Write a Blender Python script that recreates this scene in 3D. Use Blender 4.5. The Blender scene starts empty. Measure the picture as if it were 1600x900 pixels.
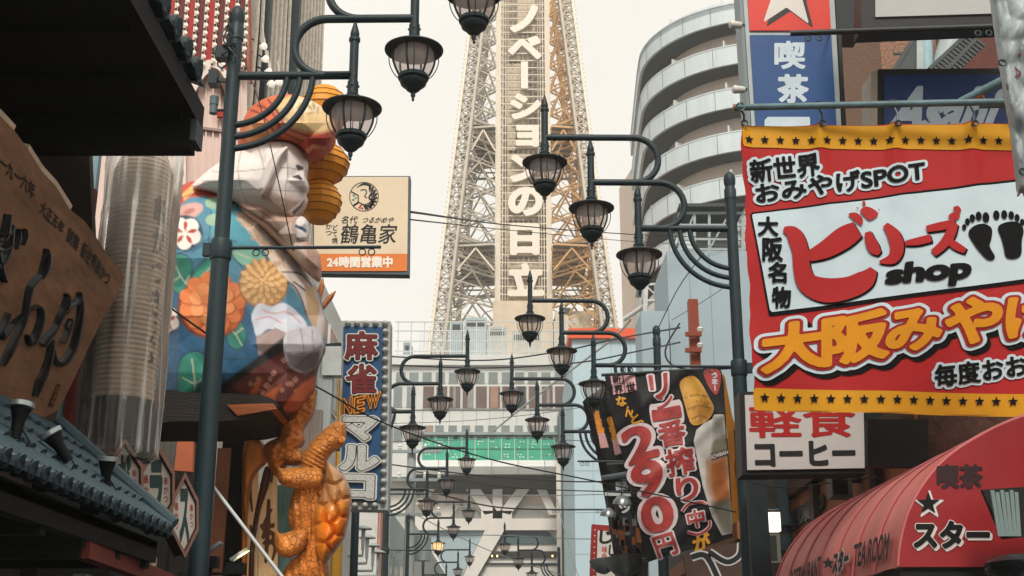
import bpy, math, random
import numpy as np
from mathutils import Vector, Matrix
from mathutils.geometry import tessellate_polygon
random.seed(7)
SC = bpy.context.scene
COL = SC.collection
# ---------------------------------------------------------------- camera, sky, sun, exposure
FOC, PITCH, EYE = 1953.0, math.radians(17.6), Vector((0, 0, 1.6))
cd = bpy.data.cameras.new('camera')
cam = bpy.data.objects.new('camera', cd)
COL.objects.link(cam)
SC.camera = cam
cam.location = EYE
cam.rotation_euler = (math.pi / 2 + PITCH, 0, 0)
cd.sensor_width = 36
cd.lens = 36 * FOC / 1600
cd.clip_end = 3000
SUN_EL, SUN_AZ = math.radians(48), math.radians(176)      # azimuth from +Y towards +X
W = bpy.data.worlds.new('World')
SC.world = W
W.use_nodes = True
nt = W.node_tree
bg = nt.nodes['Background']
sky = nt.nodes.new('ShaderNodeTexSky')
sky.sky_type = 'NISHITA'
sky.sun_disc = False
sky.sun_elevation = SUN_EL
sky.sun_rotation = SUN_AZ
sky.dust_density = 4.0
mx = nt.nodes.new('ShaderNodeMix')
mx.data_type = 'RGBA'
mx.inputs['Factor'].default_value = 0.88                    # an overcast veil over the blue sky
tcw = nt.nodes.new('ShaderNodeTexCoord')
nzw = nt.nodes.new('ShaderNodeTexNoise')
nzw.inputs['Scale'].default_value = 2.2
nzw.inputs['Detail'].default_value = 4
nt.links.new(tcw.outputs['Generated'], nzw.inputs['Vector'])
rpw = nt.nodes.new('ShaderNodeValToRGB')
rpw.color_ramp.elements[0].position = .3
rpw.color_ramp.elements[0].color = (8.7, 8.25, 7.35, 1)
rpw.color_ramp.elements[1].position = .7
rpw.color_ramp.elements[1].color = (10.4, 9.95, 9.0, 1)
nt.links.new(nzw.outputs['Fac'], rpw.inputs['Fac'])
nt.links.new(sky.outputs[0], mx.inputs[6])
nt.links.new(rpw.outputs[0], mx.inputs[7])
nt.links.new(mx.outputs[2], bg.inputs['Color'])
bg.inputs['Strength'].default_value = 0.085
sl = bpy.data.lights.new('sun', 'SUN')
sl.energy = 2.2
sl.angle = math.radians(16)
sl.color = (1.0, .92, .82)
so = bpy.data.objects.new('sun', sl)
COL.objects.link(so)
sd = Vector((math.sin(SUN_AZ) * math.cos(SUN_EL), math.cos(SUN_AZ) * math.cos(SUN_EL), math.sin(SUN_EL)))
so.rotation_euler = (-sd).to_track_quat('-Z', 'Y').to_euler()
so.location = (40, -20, 60)
SC.view_settings.view_transform = 'Standard'
SC.view_settings.look = 'None'
SC.view_settings.gamma = 1
SC.view_settings.exposure = 0.5
SC.render.engine = 'CYCLES'
SC.cycles.max_bounces = 6
SC.cycles.transparent_max_bounces = 12
SC.cycles.caustics_reflective = False
SC.cycles.caustics_refractive = False

# ---------------------------------------------------------------- measuring the place from the photograph
CP, SP = math.cos(PITCH), math.sin(PITCH)
def ray(px, py):
    x, y = (px - 800) / FOC, (450 - py) / FOC
    return Vector((x, CP - SP * y, SP + CP * y))
def at(px, py, Y):
    d = ray(px, py)
    return EYE + d * (Y / d.y)
def onx(px, py, X):
    d = ray(px, py)
    return EYE + d * (X / d.x)
def hit(px, py, P, n):
    d = ray(px, py)
    return EYE + d * ((P - EYE).dot(n) / d.dot(n))
class Surf:
    """a sign face, wall or cloth: a plane through P with normal n turned to the street, and folds"""
    def __init__(s, P, n, disp=None):
        s.P, s.n, s.disp = Vector(P), Vector(n).normalized(), disp
        if s.n.dot(s.P - EYE) > 0:
            s.n = -s.n
    def pt(s, px, py, off=0.0):
        p = hit(px, py, s.P, s.n)
        if s.disp:
            off += s.disp(px, py)
        return p + s.n * off
def plane3(a, b, c, disp=None):
    return Surf(a, (b - a).cross(c - a), disp)
def ysurf(Y, disp=None):
    return Surf((0, Y, 0), (0, -1, 0), disp)

# ---------------------------------------------------------------- materials
def C(h):
    h = h.lstrip('#')
    v = [int(h[i:i + 2], 16) / 255 for i in (0, 2, 4)]
    return tuple(x / 12.92 if x < .04045 else ((x + .055) / 1.055) ** 2.4 for x in v)
MATS = {}
def M(name, hexc, rough=.6, metal=0.0, var=.14, scale=3.0, bump=.0, bscale=30.0, emit=0.0, stretch=None, spec=.3, dirt=0.0):
    if name in MATS:
        return MATS[name]
    m = bpy.data.materials.new(name)
    m.use_nodes = True
    t = m.node_tree
    p = t.nodes['Principled BSDF']
    c = C(hexc)
    p.inputs['Roughness'].default_value = rough
    p.inputs['Metallic'].default_value = metal
    p.inputs['Specular IOR Level'].default_value = spec
    tc = t.nodes.new('ShaderNodeTexCoord')
    src = tc.outputs['Object']
    if stretch:
        mp = t.nodes.new('ShaderNodeMapping')
        mp.inputs['Scale'].default_value = stretch
        t.links.new(src, mp.inputs['Vector'])
        src = mp.outputs[0]
    nz = t.nodes.new('ShaderNodeTexNoise')
    nz.inputs['Scale'].default_value = scale
    nz.inputs['Detail'].default_value = 6
    nz.inputs['Roughness'].default_value = .65
    t.links.new(src, nz.inputs['Vector'])
    rp = t.nodes.new('ShaderNodeValToRGB')
    rp.color_ramp.elements[0].position = .3
    rp.color_ramp.elements[1].position = .72
    rp.color_ramp.elements[0].color = tuple(x * (1 - var) for x in c) + (1,)
    rp.color_ramp.elements[1].color = tuple(min(x * (1 + var), .95) for x in c) + (1,)
    t.links.new(nz.outputs['Fac'], rp.inputs['Fac'])
    out = rp.outputs[0]
    if dirt:
        n2 = t.nodes.new('ShaderNodeTexNoise')
        n2.inputs['Scale'].default_value = scale * 2.3
        n2.inputs['Detail'].default_value = 9
        n2.inputs['Roughness'].default_value = .75
        t.links.new(src, n2.inputs['Vector'])
        r2 = t.nodes.new('ShaderNodeValToRGB')
        r2.color_ramp.elements[0].position = .52
        r2.color_ramp.elements[0].color = (0, 0, 0, 1)
        r2.color_ramp.elements[1].position = .74
        r2.color_ramp.elements[1].color = (dirt, dirt, dirt, 1)
        t.links.new(n2.outputs['Fac'], r2.inputs['Fac'])
        mm = t.nodes.new('ShaderNodeMix')
        mm.data_type = 'RGBA'
        mm.inputs[7].default_value = tuple(x * .35 + .012 for x in c) + (1,)
        t.links.new(r2.outputs[0], mm.inputs['Factor'])
        t.links.new(out, mm.inputs[6])
        out = mm.outputs[2]
    t.links.new(out, p.inputs['Base Color'])
    if bump:
        nb = t.nodes.new('ShaderNodeTexNoise')
        nb.inputs['Scale'].default_value = bscale
        nb.inputs['Detail'].default_value = 5
        t.links.new(src, nb.inputs['Vector'])
        b = t.nodes.new('ShaderNodeBump')
        b.inputs['Strength'].default_value = bump
        b.inputs['Distance'].default_value = .02
        t.links.new(nb.outputs['Fac'], b.inputs['Height'])
        t.links.new(b.outputs[0], p.inputs['Normal'])
    if emit:
        p.inputs['Emission Color'].default_value = c + (1,)
        p.inputs['Emission Strength'].default_value = emit
    MATS[name] = m
    return m
def MP(name, rough=.6, bump=.15, bscale=25, var=.15, scale=5):
    """painted cloth or paint: colour from the point colours, broken up by noise"""
    m = bpy.data.materials.new(name)
    m.use_nodes = True
    t = m.node_tree
    p = t.nodes['Principled BSDF']
    p.inputs['Roughness'].default_value = rough
    a = t.nodes.new('ShaderNodeAttribute')
    a.attribute_name = 'paint'
    tc = t.nodes.new('ShaderNodeTexCoord')
    nz = t.nodes.new('ShaderNodeTexNoise')
    nz.inputs['Scale'].default_value = scale
    nz.inputs['Detail'].default_value = 7
    t.links.new(tc.outputs['Object'], nz.inputs['Vector'])
    mr = t.nodes.new('ShaderNodeMapRange')
    mr.inputs['From Min'].default_value = .3
    mr.inputs['From Max'].default_value = .7
    mr.inputs['To Min'].default_value = 1 - var
    mr.inputs['To Max'].default_value = 1 + var
    t.links.new(nz.outputs['Fac'], mr.inputs['Value'])
    mm = t.nodes.new('ShaderNodeMix')
    mm.data_type = 'RGBA'
    mm.blend_type = 'MULTIPLY'
    mm.inputs['Factor'].default_value = 1
    t.links.new(a.outputs['Color'], mm.inputs[6])
    t.links.new(mr.outputs[0], mm.inputs[7])
    t.links.new(mm.outputs[2], p.inputs['Base Color'])
    nb = t.nodes.new('ShaderNodeTexNoise')
    nb.inputs['Scale'].default_value = bscale
    nb.inputs['Detail'].default_value = 4
    t.links.new(tc.outputs['Object'], nb.inputs['Vector'])
    b = t.nodes.new('ShaderNodeBump')
    b.inputs['Strength'].default_value = bump
    b.inputs['Distance'].default_value = .02
    t.links.new(nb.outputs['Fac'], b.inputs['Height'])
    t.links.new(b.outputs[0], p.inputs['Normal'])
    return m
def clear(name, tint, amount, rough=.08, bump=.0, bscale=9, streak=0.0):
    """a clear film or pane: mostly transparent, with a coloured milky share and a glossy coat"""
    m = bpy.data.materials.new(name)
    m.use_nodes = True
    t = m.node_tree
    o = t.nodes['Material Output']
    p = t.nodes['Principled BSDF']
    p.inputs['Base Color'].default_value = C(tint) + (1,)
    p.inputs['Roughness'].default_value = rough
    p.inputs['Specular IOR Level'].default_value = .9
    tr = t.nodes.new('ShaderNodeBsdfTransparent')
    ms = t.nodes.new('ShaderNodeMixShader')
    fr = t.nodes.new('ShaderNodeFresnel')
    fr.inputs['IOR'].default_value = 1.6
    ad = t.nodes.new('ShaderNodeMath')
    ad.operation = 'ADD'
    ad.use_clamp = True
    ad.inputs[1].default_value = amount
    t.links.new(fr.outputs[0], ad.inputs[0])
    t.links.new(ad.outputs[0], ms.inputs[0])
    t.links.new(tr.outputs[0], ms.inputs[1])
    t.links.new(p.outputs[0], ms.inputs[2])
    t.links.new(ms.outputs[0], o.inputs['Surface'])
    if streak:  # crease whitening that also paints in the film's bright reflected streaks
        tc2 = t.nodes.new('ShaderNodeTexCoord')
        mp2 = t.nodes.new('ShaderNodeMapping')
        mp2.inputs['Scale'].default_value = (16, 16, .45)
        n2 = t.nodes.new('ShaderNodeTexNoise')
        n2.inputs['Scale'].default_value = 1.6
        n2.inputs['Detail'].default_value = 3
        r2 = t.nodes.new('ShaderNodeMapRange')
        r2.inputs['From Min'].default_value = .52
        r2.inputs['From Max'].default_value = .72
        r2.inputs['To Max'].default_value = streak
        a2 = t.nodes.new('ShaderNodeMath')
        a2.operation = 'ADD'
        a2.use_clamp = True
        t.links.new(tc2.outputs['Object'], mp2.inputs['Vector'])
        t.links.new(mp2.outputs[0], n2.inputs['Vector'])
        t.links.new(n2.outputs['Fac'], r2.inputs['Value'])
        t.links.new(ad.outputs[0], a2.inputs[0])
        t.links.new(r2.outputs[0], a2.inputs[1])
        t.links.new(a2.outputs[0], ms.inputs[0])
    if bump:
        tc = t.nodes.new('ShaderNodeTexCoord')
        mp = t.nodes.new('ShaderNodeMapping')
        mp.inputs['Scale'].default_value = (1, 1, .12)
        t.links.new(tc.outputs['Object'], mp.inputs['Vector'])
        nb = t.nodes.new('ShaderNodeTexNoise')
        nb.inputs['Scale'].default_value = bscale
        nb.inputs['Detail'].default_value = 5
        t.links.new(mp.outputs[0], nb.inputs['Vector'])
        b = t.nodes.new('ShaderNodeBump')
        b.inputs['Strength'].default_value = bump
        b.inputs['Distance'].default_value = .05
        t.links.new(nb.outputs['Fac'], b.inputs['Height'])
        t.links.new(b.outputs[0], p.inputs['Normal'])
        t.links.new(b.outputs[0], fr.inputs['Normal'])
    return m

# ---------------------------------------------------------------- mesh collecting
def wloc(o):
    v = Vector((0, 0, 0))
    while o:
        v += o.location
        o = o.parent
    return v
class MB:
    def __init__(s):
        s.v, s.f, s.mi, s.mats = [], [], [], []
    def m(s, mat):
        if mat not in s.mats:
            s.mats.append(mat)
        return s.mats.index(mat)
    def add(s, vs, fs, mat):
        k, i = len(s.v), s.m(mat)
        s.v.extend(Vector(v) for v in vs)
        for f in fs:
            s.f.append(tuple(a + k for a in f))
            s.mi.append(i)
        return s
    def hexa(s, p, mat):
        """p: four bottom corners, then the four above them"""
        return s.add(p, [(0, 3, 2, 1), (4, 5, 6, 7), (0, 1, 5, 4), (1, 2, 6, 5), (2, 3, 7, 6), (3, 0, 4, 7)], mat)
    def box(s, a, b, mat):
        x0, x1 = sorted((a[0], b[0])); y0, y1 = sorted((a[1], b[1])); z0, z1 = sorted((a[2], b[2]))
        return s.hexa([(x0, y0, z0), (x1, y0, z0), (x1, y1, z0), (x0, y1, z0), (x0, y0, z1), (x1, y0, z1), (x1, y1, z1), (x0, y1, z1)], mat)
    def bar(s, a, b, w, h, mat, up=(0, 0, 1)):
        a, b = Vector(a), Vector(b)
        d = (b - a).normalized()
        u = Vector(up)
        if abs(d.dot(u)) > .97:
            u = Vector((0, 1, 0))
        r = d.cross(u).normalized() * w / 2
        u = r.cross(d).normalized() * h / 2
        return s.hexa([a - r - u, a + r - u, b + r - u, b - r - u, a - r + u, a + r + u, b + r + u, b - r + u], mat)
    def tube(s, pts, r, mat, n=10, cap=True):
        pts = [Vector(p) for p in pts]
        rs = r if isinstance(r, (list, tuple)) else [r] * len(pts)
        vs, fs = [], []
        pu = None
        for i, p in enumerate(pts):
            d = (pts[min(i + 1, len(pts) - 1)] - pts[max(i - 1, 0)]).normalized()
            if pu is None:
                pu = d.orthogonal().normalized()
            pu = (pu - d * pu.dot(d))
            if pu.length < 1e-6:
                pu = d.orthogonal()
            pu.normalize()
            w = d.cross(pu)
            for k in range(n):
                a = 2 * math.pi * k / n
                vs.append(p + (pu * math.cos(a) + w * math.sin(a)) * rs[i])
        for i in range(len(pts) - 1):
            for k in range(n):
                fs.append((i * n + k, i * n + (k + 1) % n, (i + 1) * n + (k + 1) % n, (i + 1) * n + k))
        if cap:
            fs.append(tuple(range(n - 1, -1, -1)))
            fs.append(tuple((len(pts) - 1) * n + k for k in range(n)))
        return s.add(vs, fs, mat)
    def lathe(s, prof, mat, n=24, c=(0, 0, 0), axis=None, wob=None):
        """prof: (radius, height) pairs round the vertical through c, or round axis"""
        c = Vector(c)
        ax = Vector(axis).normalized() if axis else Vector((0, 0, 1))
        u = ax.orthogonal().normalized() if axis else Vector((1, 0, 0))
        w = ax.cross(u)
        vs, fs = [], []
        for i, (r, h) in enumerate(prof):
            for k in range(n):
                a = 2 * math.pi * k / n
                q = r * (1 + (wob(i, a) if wob else 0))
                vs.append(c + ax * h + (u * math.cos(a) + w * math.sin(a)) * q)
        for i in range(len(prof) - 1):
            for k in range(n):
                fs.append((i * n + k, i * n + (k + 1) % n, (i + 1) * n + (k + 1) % n, (i + 1) * n + k))
        if prof[0][0] > 1e-4:
            fs.append(tuple(range(n - 1, -1, -1)))
        if prof[-1][0] > 1e-4:
            fs.append(tuple((len(prof) - 1) * n + k for k in range(n)))
        return s.add(vs, fs, mat)
    def prism(s, poly, d, mat):
        """a flat polygon of 3-D points pushed along d"""
        poly = [Vector(p) for p in poly]
        d = Vector(d)
        n = len(poly)
        tri = tessellate_polygon([poly])
        vs = poly + [p + d for p in poly]
        fs = [tuple(t) for t in tri] + [tuple(n + a for a in reversed(t)) for t in tri]
        fs += [(i, (i + 1) % n, n + (i + 1) % n, n + i) for i in range(n)]
        return s.add(vs, fs, mat)
    def slab(s, sf, poly, depth, mat, off=0.0):
        """a panel whose front is the pixel polygon on a surface, `depth` thick behind it"""
        return s.prism([sf.pt(x, y, off) for x, y in poly], -sf.n * depth, mat)
    def sheet(s, sf, poly, mat, off=0.0):
        q = [sf.pt(x, y, off) for x, y in poly]
        return s.add(q, [tuple(t) for t in tessellate_polygon([q])], mat)
    def build(s, name, parent=None, smooth=False, angle=None, weld=False, tag_=None, colors=None):
        me = bpy.data.meshes.new(name)
        L = wloc(parent) if parent else Vector((0, 0, 0))
        me.from_pydata([v - L for v in s.v], [], s.f)
        for m_ in s.mats:
            me.materials.append(m_)
        me.polygons.foreach_set('material_index', s.mi)
        if colors is not None:
            ca = me.color_attributes.new('paint', 'FLOAT_COLOR', 'POINT')
            ca.data.foreach_set('color', np.asarray(colors, dtype=np.float32).ravel())
        if weld or smooth:
            import bmesh
            bm = bmesh.new()
            bm.from_mesh(me)
            if weld:
                bmesh.ops.remove_doubles(bm, verts=bm.verts, dist=weld if weld is not True else 1e-4)
            bmesh.ops.recalc_face_normals(bm, faces=bm.faces)
            bm.to_mesh(me)
            bm.free()
        if smooth:
            me.shade_smooth()
            me.set_sharp_from_angle(angle=math.radians(angle or 40))
        me.update()
        o = bpy.data.objects.new(name, me)
        COL.objects.link(o)
        o.parent = parent
        return o
def tag(o, label, cat, group=None):
    o['label'] = label
    o['category'] = cat
    if group:
        o['group'] = group
    return o
def thing(name, loc, label, cat, group=None):
    o = bpy.data.objects.new(name, None)
    COL.objects.link(o)
    o.location = loc
    return tag(o, label, cat, group)
def setting(o, kind='structure'):
    o['kind'] = kind
    return o
KIDS = {}
def copy_tree(o, parent=None):
    c = o.copy()
    COL.objects.link(c)
    c.parent = parent
    for ch in [x for x in COL.objects if x.parent == o]:
        copy_tree(ch, c)
    return c

# ---------------------------------------------------------------- lettering: each glyph as a distance field, so strokes can be fattened and outlined
GL = {}
def seg_sdf(segs, X, Y):
    """signed distance (negative inside, even-odd) of points to a set of closed outlines given as segments"""
    D = np.full(X.shape, 1e9)
    inside = np.zeros(X.shape, bool)
    for x0, y0, x1, y1 in segs:
        dx, dy = x1 - x0, y1 - y0
        l2 = dx * dx + dy * dy
        if l2 < 1e-14:
            continue
        t = np.clip(((X - x0) * dx + (Y - y0) * dy) / l2, 0, 1)
        D = np.minimum(D, (X - x0 - t * dx) ** 2 + (Y - y0 - t * dy) ** 2)
        if y0 != y1:
            c = ((y0 > Y) != (y1 > Y)) & (X < dx * (Y - y0) / dy + x0)
            inside ^= c
    D = np.sqrt(D)
    return np.where(inside, -D, D)
def march(F, xs, ys, run=12):
    """filled marching squares of F > 0: polygons as lists of (x, y)"""
    out = []
    P = F > 0
    cnt = P[:-1, :-1].astype(int) + P[1:, :-1] + P[:-1, 1:] + P[1:, 1:]
    ny, nx = cnt.shape
    for j in range(ny):
        row = cnt[j]
        i = 0
        while i < nx:
            c = row[i]
            if c == 0:
                i += 1
            elif c == 4:
                k = i
                while k < nx and row[k] == 4 and k - i < run:
                    k += 1
                out.append([(xs[i], ys[j]), (xs[k], ys[j]), (xs[k], ys[j + 1]), (xs[i], ys[j + 1])])
                i = k
            else:
                q = [(xs[i], ys[j], F[j, i]), (xs[i + 1], ys[j], F[j, i + 1]), (xs[i + 1], ys[j + 1], F[j + 1, i + 1]), (xs[i], ys[j + 1], F[j + 1, i])]
                poly = []
                for a in range(4):
                    A, B = q[a], q[(a + 1) % 4]
                    if A[2] > 0:
                        poly.append((A[0], A[1]))
                    if (A[2] > 0) != (B[2] > 0):
                        t = A[2] / (A[2] - B[2])
                        poly.append((A[0] + t * (B[0] - A[0]), A[1] + t * (B[1] - A[1])))
                if len(poly) > 2:
                    out.append(poly)
                i += 1
    return out
MARG = .3
def glyph(s, res):
    if (s, res) in GL:
        return GL[(s, res)]
    c = bpy.data.curves.new('glyph', 'FONT')
    c.body = s
    c.fill_mode = 'NONE'
    c.resolution_u = 4
    o = bpy.data.objects.new('glyph', c)
    COL.objects.link(o)
    dg = bpy.context.evaluated_depsgraph_get()
    ev = o.evaluated_get(dg)
    me = ev.to_mesh()
    co = [(v.co.x, v.co.y) for v in me.vertices]
    segs = [co[e.vertices[0]] + co[e.vertices[1]] for e in me.edges]
    ev.to_mesh_clear()
    bpy.data.objects.remove(o)
    bpy.data.curves.remove(c)
    a = np.array(co)
    x0, y0, x1, y1 = a[:, 0].min(), a[:, 1].min(), a[:, 0].max(), a[:, 1].max()
    xs = np.arange(x0 - MARG, x1 + MARG + 1 / res, 1 / res)
    ys = np.arange(y0 - MARG, y1 + MARG + 1 / res, 1 / res)
    X, Y = np.meshgrid(xs, ys)
    GL[(s, res)] = (seg_sdf(segs, X, Y), xs, ys, (x0, y0, x1, y1))
    return GL[(s, res)]
def words(s, vertical=False, gap=1.0):
    """[(glyph string, x, y, rotate)] in em units; runs of latin letters stay one glyph"""
    out, x, run = [], 0.0, ''
    def flush():
        nonlocal run, x
        if run.strip():
            g = glyph(run, 36)
            out.append((run, x - g[3][0] + .03, 0, False))
            x += g[3][2] - g[3][0] + .1
        elif run:
            x += .35 * len(run)
        run = ''
    for ch in s:
        if ch.isascii() and not vertical:
            run += ch
            continue
        flush()
        if vertical:
            if ch != ' ':
                out.append((ch, 0, -x, ch in 'ー（）()'))
        elif ch != '　':
            out.append((ch, x, 0, False))
        x += gap
    flush()
    return out
def text(mb, sf, s, quad, mat, bold=.02, off=.002, depth=0.0, res=36, vertical=False, gap=1.0, fit=.0, shift=(0, 0), run=8, italic=0.0):
    """letters whose inked box fills the pixel quad (TL, TR, BR, BL) on a surface"""
    items = words(s, vertical, gap)
    X0 = Y0 = 1e9
    X1 = Y1 = -1e9
    for g, x, y, rot in items:
        b = glyph(g, res)[3]
        if rot:
            cx, cy = (b[0] + b[2]) / 2, (b[1] + b[3]) / 2
            hw, hh = (b[3] - b[1]) / 2, (b[2] - b[0]) / 2
            b = (cx - hw, cy - hh, cx + hw, cy + hh)
        X0, X1, Y0, Y1 = min(X0, b[0] + x), max(X1, b[2] + x), min(Y0, b[1] + y), max(Y1, b[3] + y)
    X0 -= fit; X1 += fit; Y0 -= fit; Y1 += fit
    (ax, ay), (bx, by), (cx_, cy_), (dx, dy) = quad
    def mp(x, y):
        u, v = (x - X0) / (X1 - X0), (Y1 - y) / (Y1 - Y0)
        u += italic * (.5 - v)
        return ((ax * (1 - u) + bx * u) * (1 - v) + (dx * (1 - u) + cx_ * u) * v + shift[0],
                (ay * (1 - u) + by * u) * (1 - v) + (dy * (1 - u) + cy_ * u) * v + shift[1])
    for g, x, y, rot in items:
        S, xs, ys, b = glyph(g, res)
        cx, cy = (b[0] + b[2]) / 2, (b[1] + b[3]) / 2
        F = bold - S
        for poly in march(F, xs, ys, run):
            if rot:
                poly = [(cx + (q[1] - cy), cy - (q[0] - cx)) for q in poly]
            pp = [mp(q[0] + x, q[1] + y) for q in poly]
            vs = [sf.pt(p[0], p[1], off + depth) for p in pp]
            n = len(vs)
            mb.add(vs, [tuple(range(n - 1, -1, -1))], mat)
        if depth:
            # side walls along the outline of the raised letter
            P = F > 0
            for j in range(len(ys) - 1):
                for i in range(len(xs) - 1):
                    k = int(P[j, i]) + P[j + 1, i] + P[j, i + 1] + P[j + 1, i + 1]
                    if k in (0, 4):
                        continue
                    q = [(xs[i], ys[j], F[j, i]), (xs[i + 1], ys[j], F[j, i + 1]), (xs[i + 1], ys[j + 1], F[j + 1, i + 1]), (xs[i], ys[j + 1], F[j + 1, i])]
                    cr = []
                    for a in range(4):
                        A, B = q[a], q[(a + 1) % 4]
                        if (A[2] > 0) != (B[2] > 0):
                            t = A[2] / (A[2] - B[2])
                            cr.append((A[0] + t * (B[0] - A[0]), A[1] + t * (B[1] - A[1])))
                    for a in range(0, len(cr) - 1, 2):
                        e = cr[a:a + 2]
                        if rot:
                            e = [(cx + (w[1] - cy), cy - (w[0] - cx)) for w in e]
                        e = [mp(w[0] + x, w[1] + y) for w in e]
                        mb.add([sf.pt(*e[0], off), sf.pt(*e[1], off), sf.pt(*e[1], off + depth), sf.pt(*e[0], off + depth)], [(0, 1, 2, 3)], mat)
def psegs(polys):
    out = []
    for p in polys:
        for a, b in zip(p, p[1:] + p[:1]):
            out.append((a[0], a[1], b[0], b[1]))
    return out
def fill(mb, sf, polys, mat, off=.002, cell=4.0, grow=0.0, run=6):
    """pixel polygons (even-odd) filled with small cells, so that they follow folds"""
    al = np.array([q for p in polys for q in p], float)
    xs = np.arange(al[:, 0].min() - grow - cell, al[:, 0].max() + grow + 2 * cell, cell)
    ys = np.arange(al[:, 1].min() - grow - cell, al[:, 1].max() + grow + 2 * cell, cell)
    X, Y = np.meshgrid(xs, ys)
    S = seg_sdf(psegs(polys), X, Y)
    for poly in march(grow - S, xs, ys, run):
        vs = [sf.pt(p[0], p[1], off) for p in poly]
        mb.add(vs, [tuple(range(len(vs)))], mat)
def stroke(pts, w0, w1=None):
    """a brush stroke polygon along pixel points; widths may be a list"""
    n = len(pts)
    ws = w0 if isinstance(w0, (list, tuple)) else [w0 + ((w1 if w1 is not None else w0) - w0) * i / (n - 1) for i in range(n)]
    L, R = [], []
    for i, (x, y) in enumerate(pts):
        a, b = pts[max(i - 1, 0)], pts[min(i + 1, n - 1)]
        dx, dy = b[0] - a[0], b[1] - a[1]
        l = math.hypot(dx, dy) or 1
        nx, ny = -dy / l * ws[i] / 2, dx / l * ws[i] / 2
        L.append((x + nx, y + ny))
        R.append((x - nx, y - ny))
    return L + R[::-1]
def smooth(pts, k=6, closed=False):
    """Catmull-Rom through points of any dimension"""
    n = len(pts)
    out = []
    rng = range(n if closed else n - 1)
    for i in rng:
        if closed:
            p0, p1, p2, p3 = (pts[(i + a) % n] for a in (-1, 0, 1, 2))
        else:
            p0, p1, p2, p3 = pts[max(i - 1, 0)], pts[i], pts[i + 1], pts[min(i + 2, n - 1)]
        for j in range(k):
            t = j / k
            out.append(tuple(.5 * (2 * b + (c - a) * t + (2 * a - 5 * b + 4 * c - d) * t * t + (3 * b - a - 3 * c + d) * t ** 3)
                             for a, b, c, d in zip(p0, p1, p2, p3)))
    if not closed:
        out.append(tuple(pts[-1]))
    return out
def circ(cx, cy, rx, ry=None, n=24, rot=0.0, a0=0.0):
    ry = rx if ry is None else ry
    c, s_ = math.cos(rot), math.sin(rot)
    return [(cx + rx * math.cos(a0 + 2 * math.pi * i / n) * c - ry * math.sin(a0 + 2 * math.pi * i / n) * s_,
             cy + rx * math.cos(a0 + 2 * math.pi * i / n) * s_ + ry * math.sin(a0 + 2 * math.pi * i / n) * c) for i in range(n)]
def star(cx, cy, r, rot=0.0, k=.4):
    return [(cx + (r if i % 2 == 0 else r * k) * math.sin(rot + math.pi * i / 5), cy - (r if i % 2 == 0 else r * k) * math.cos(rot + math.pi * i / 5)) for i in range(10)]
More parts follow.
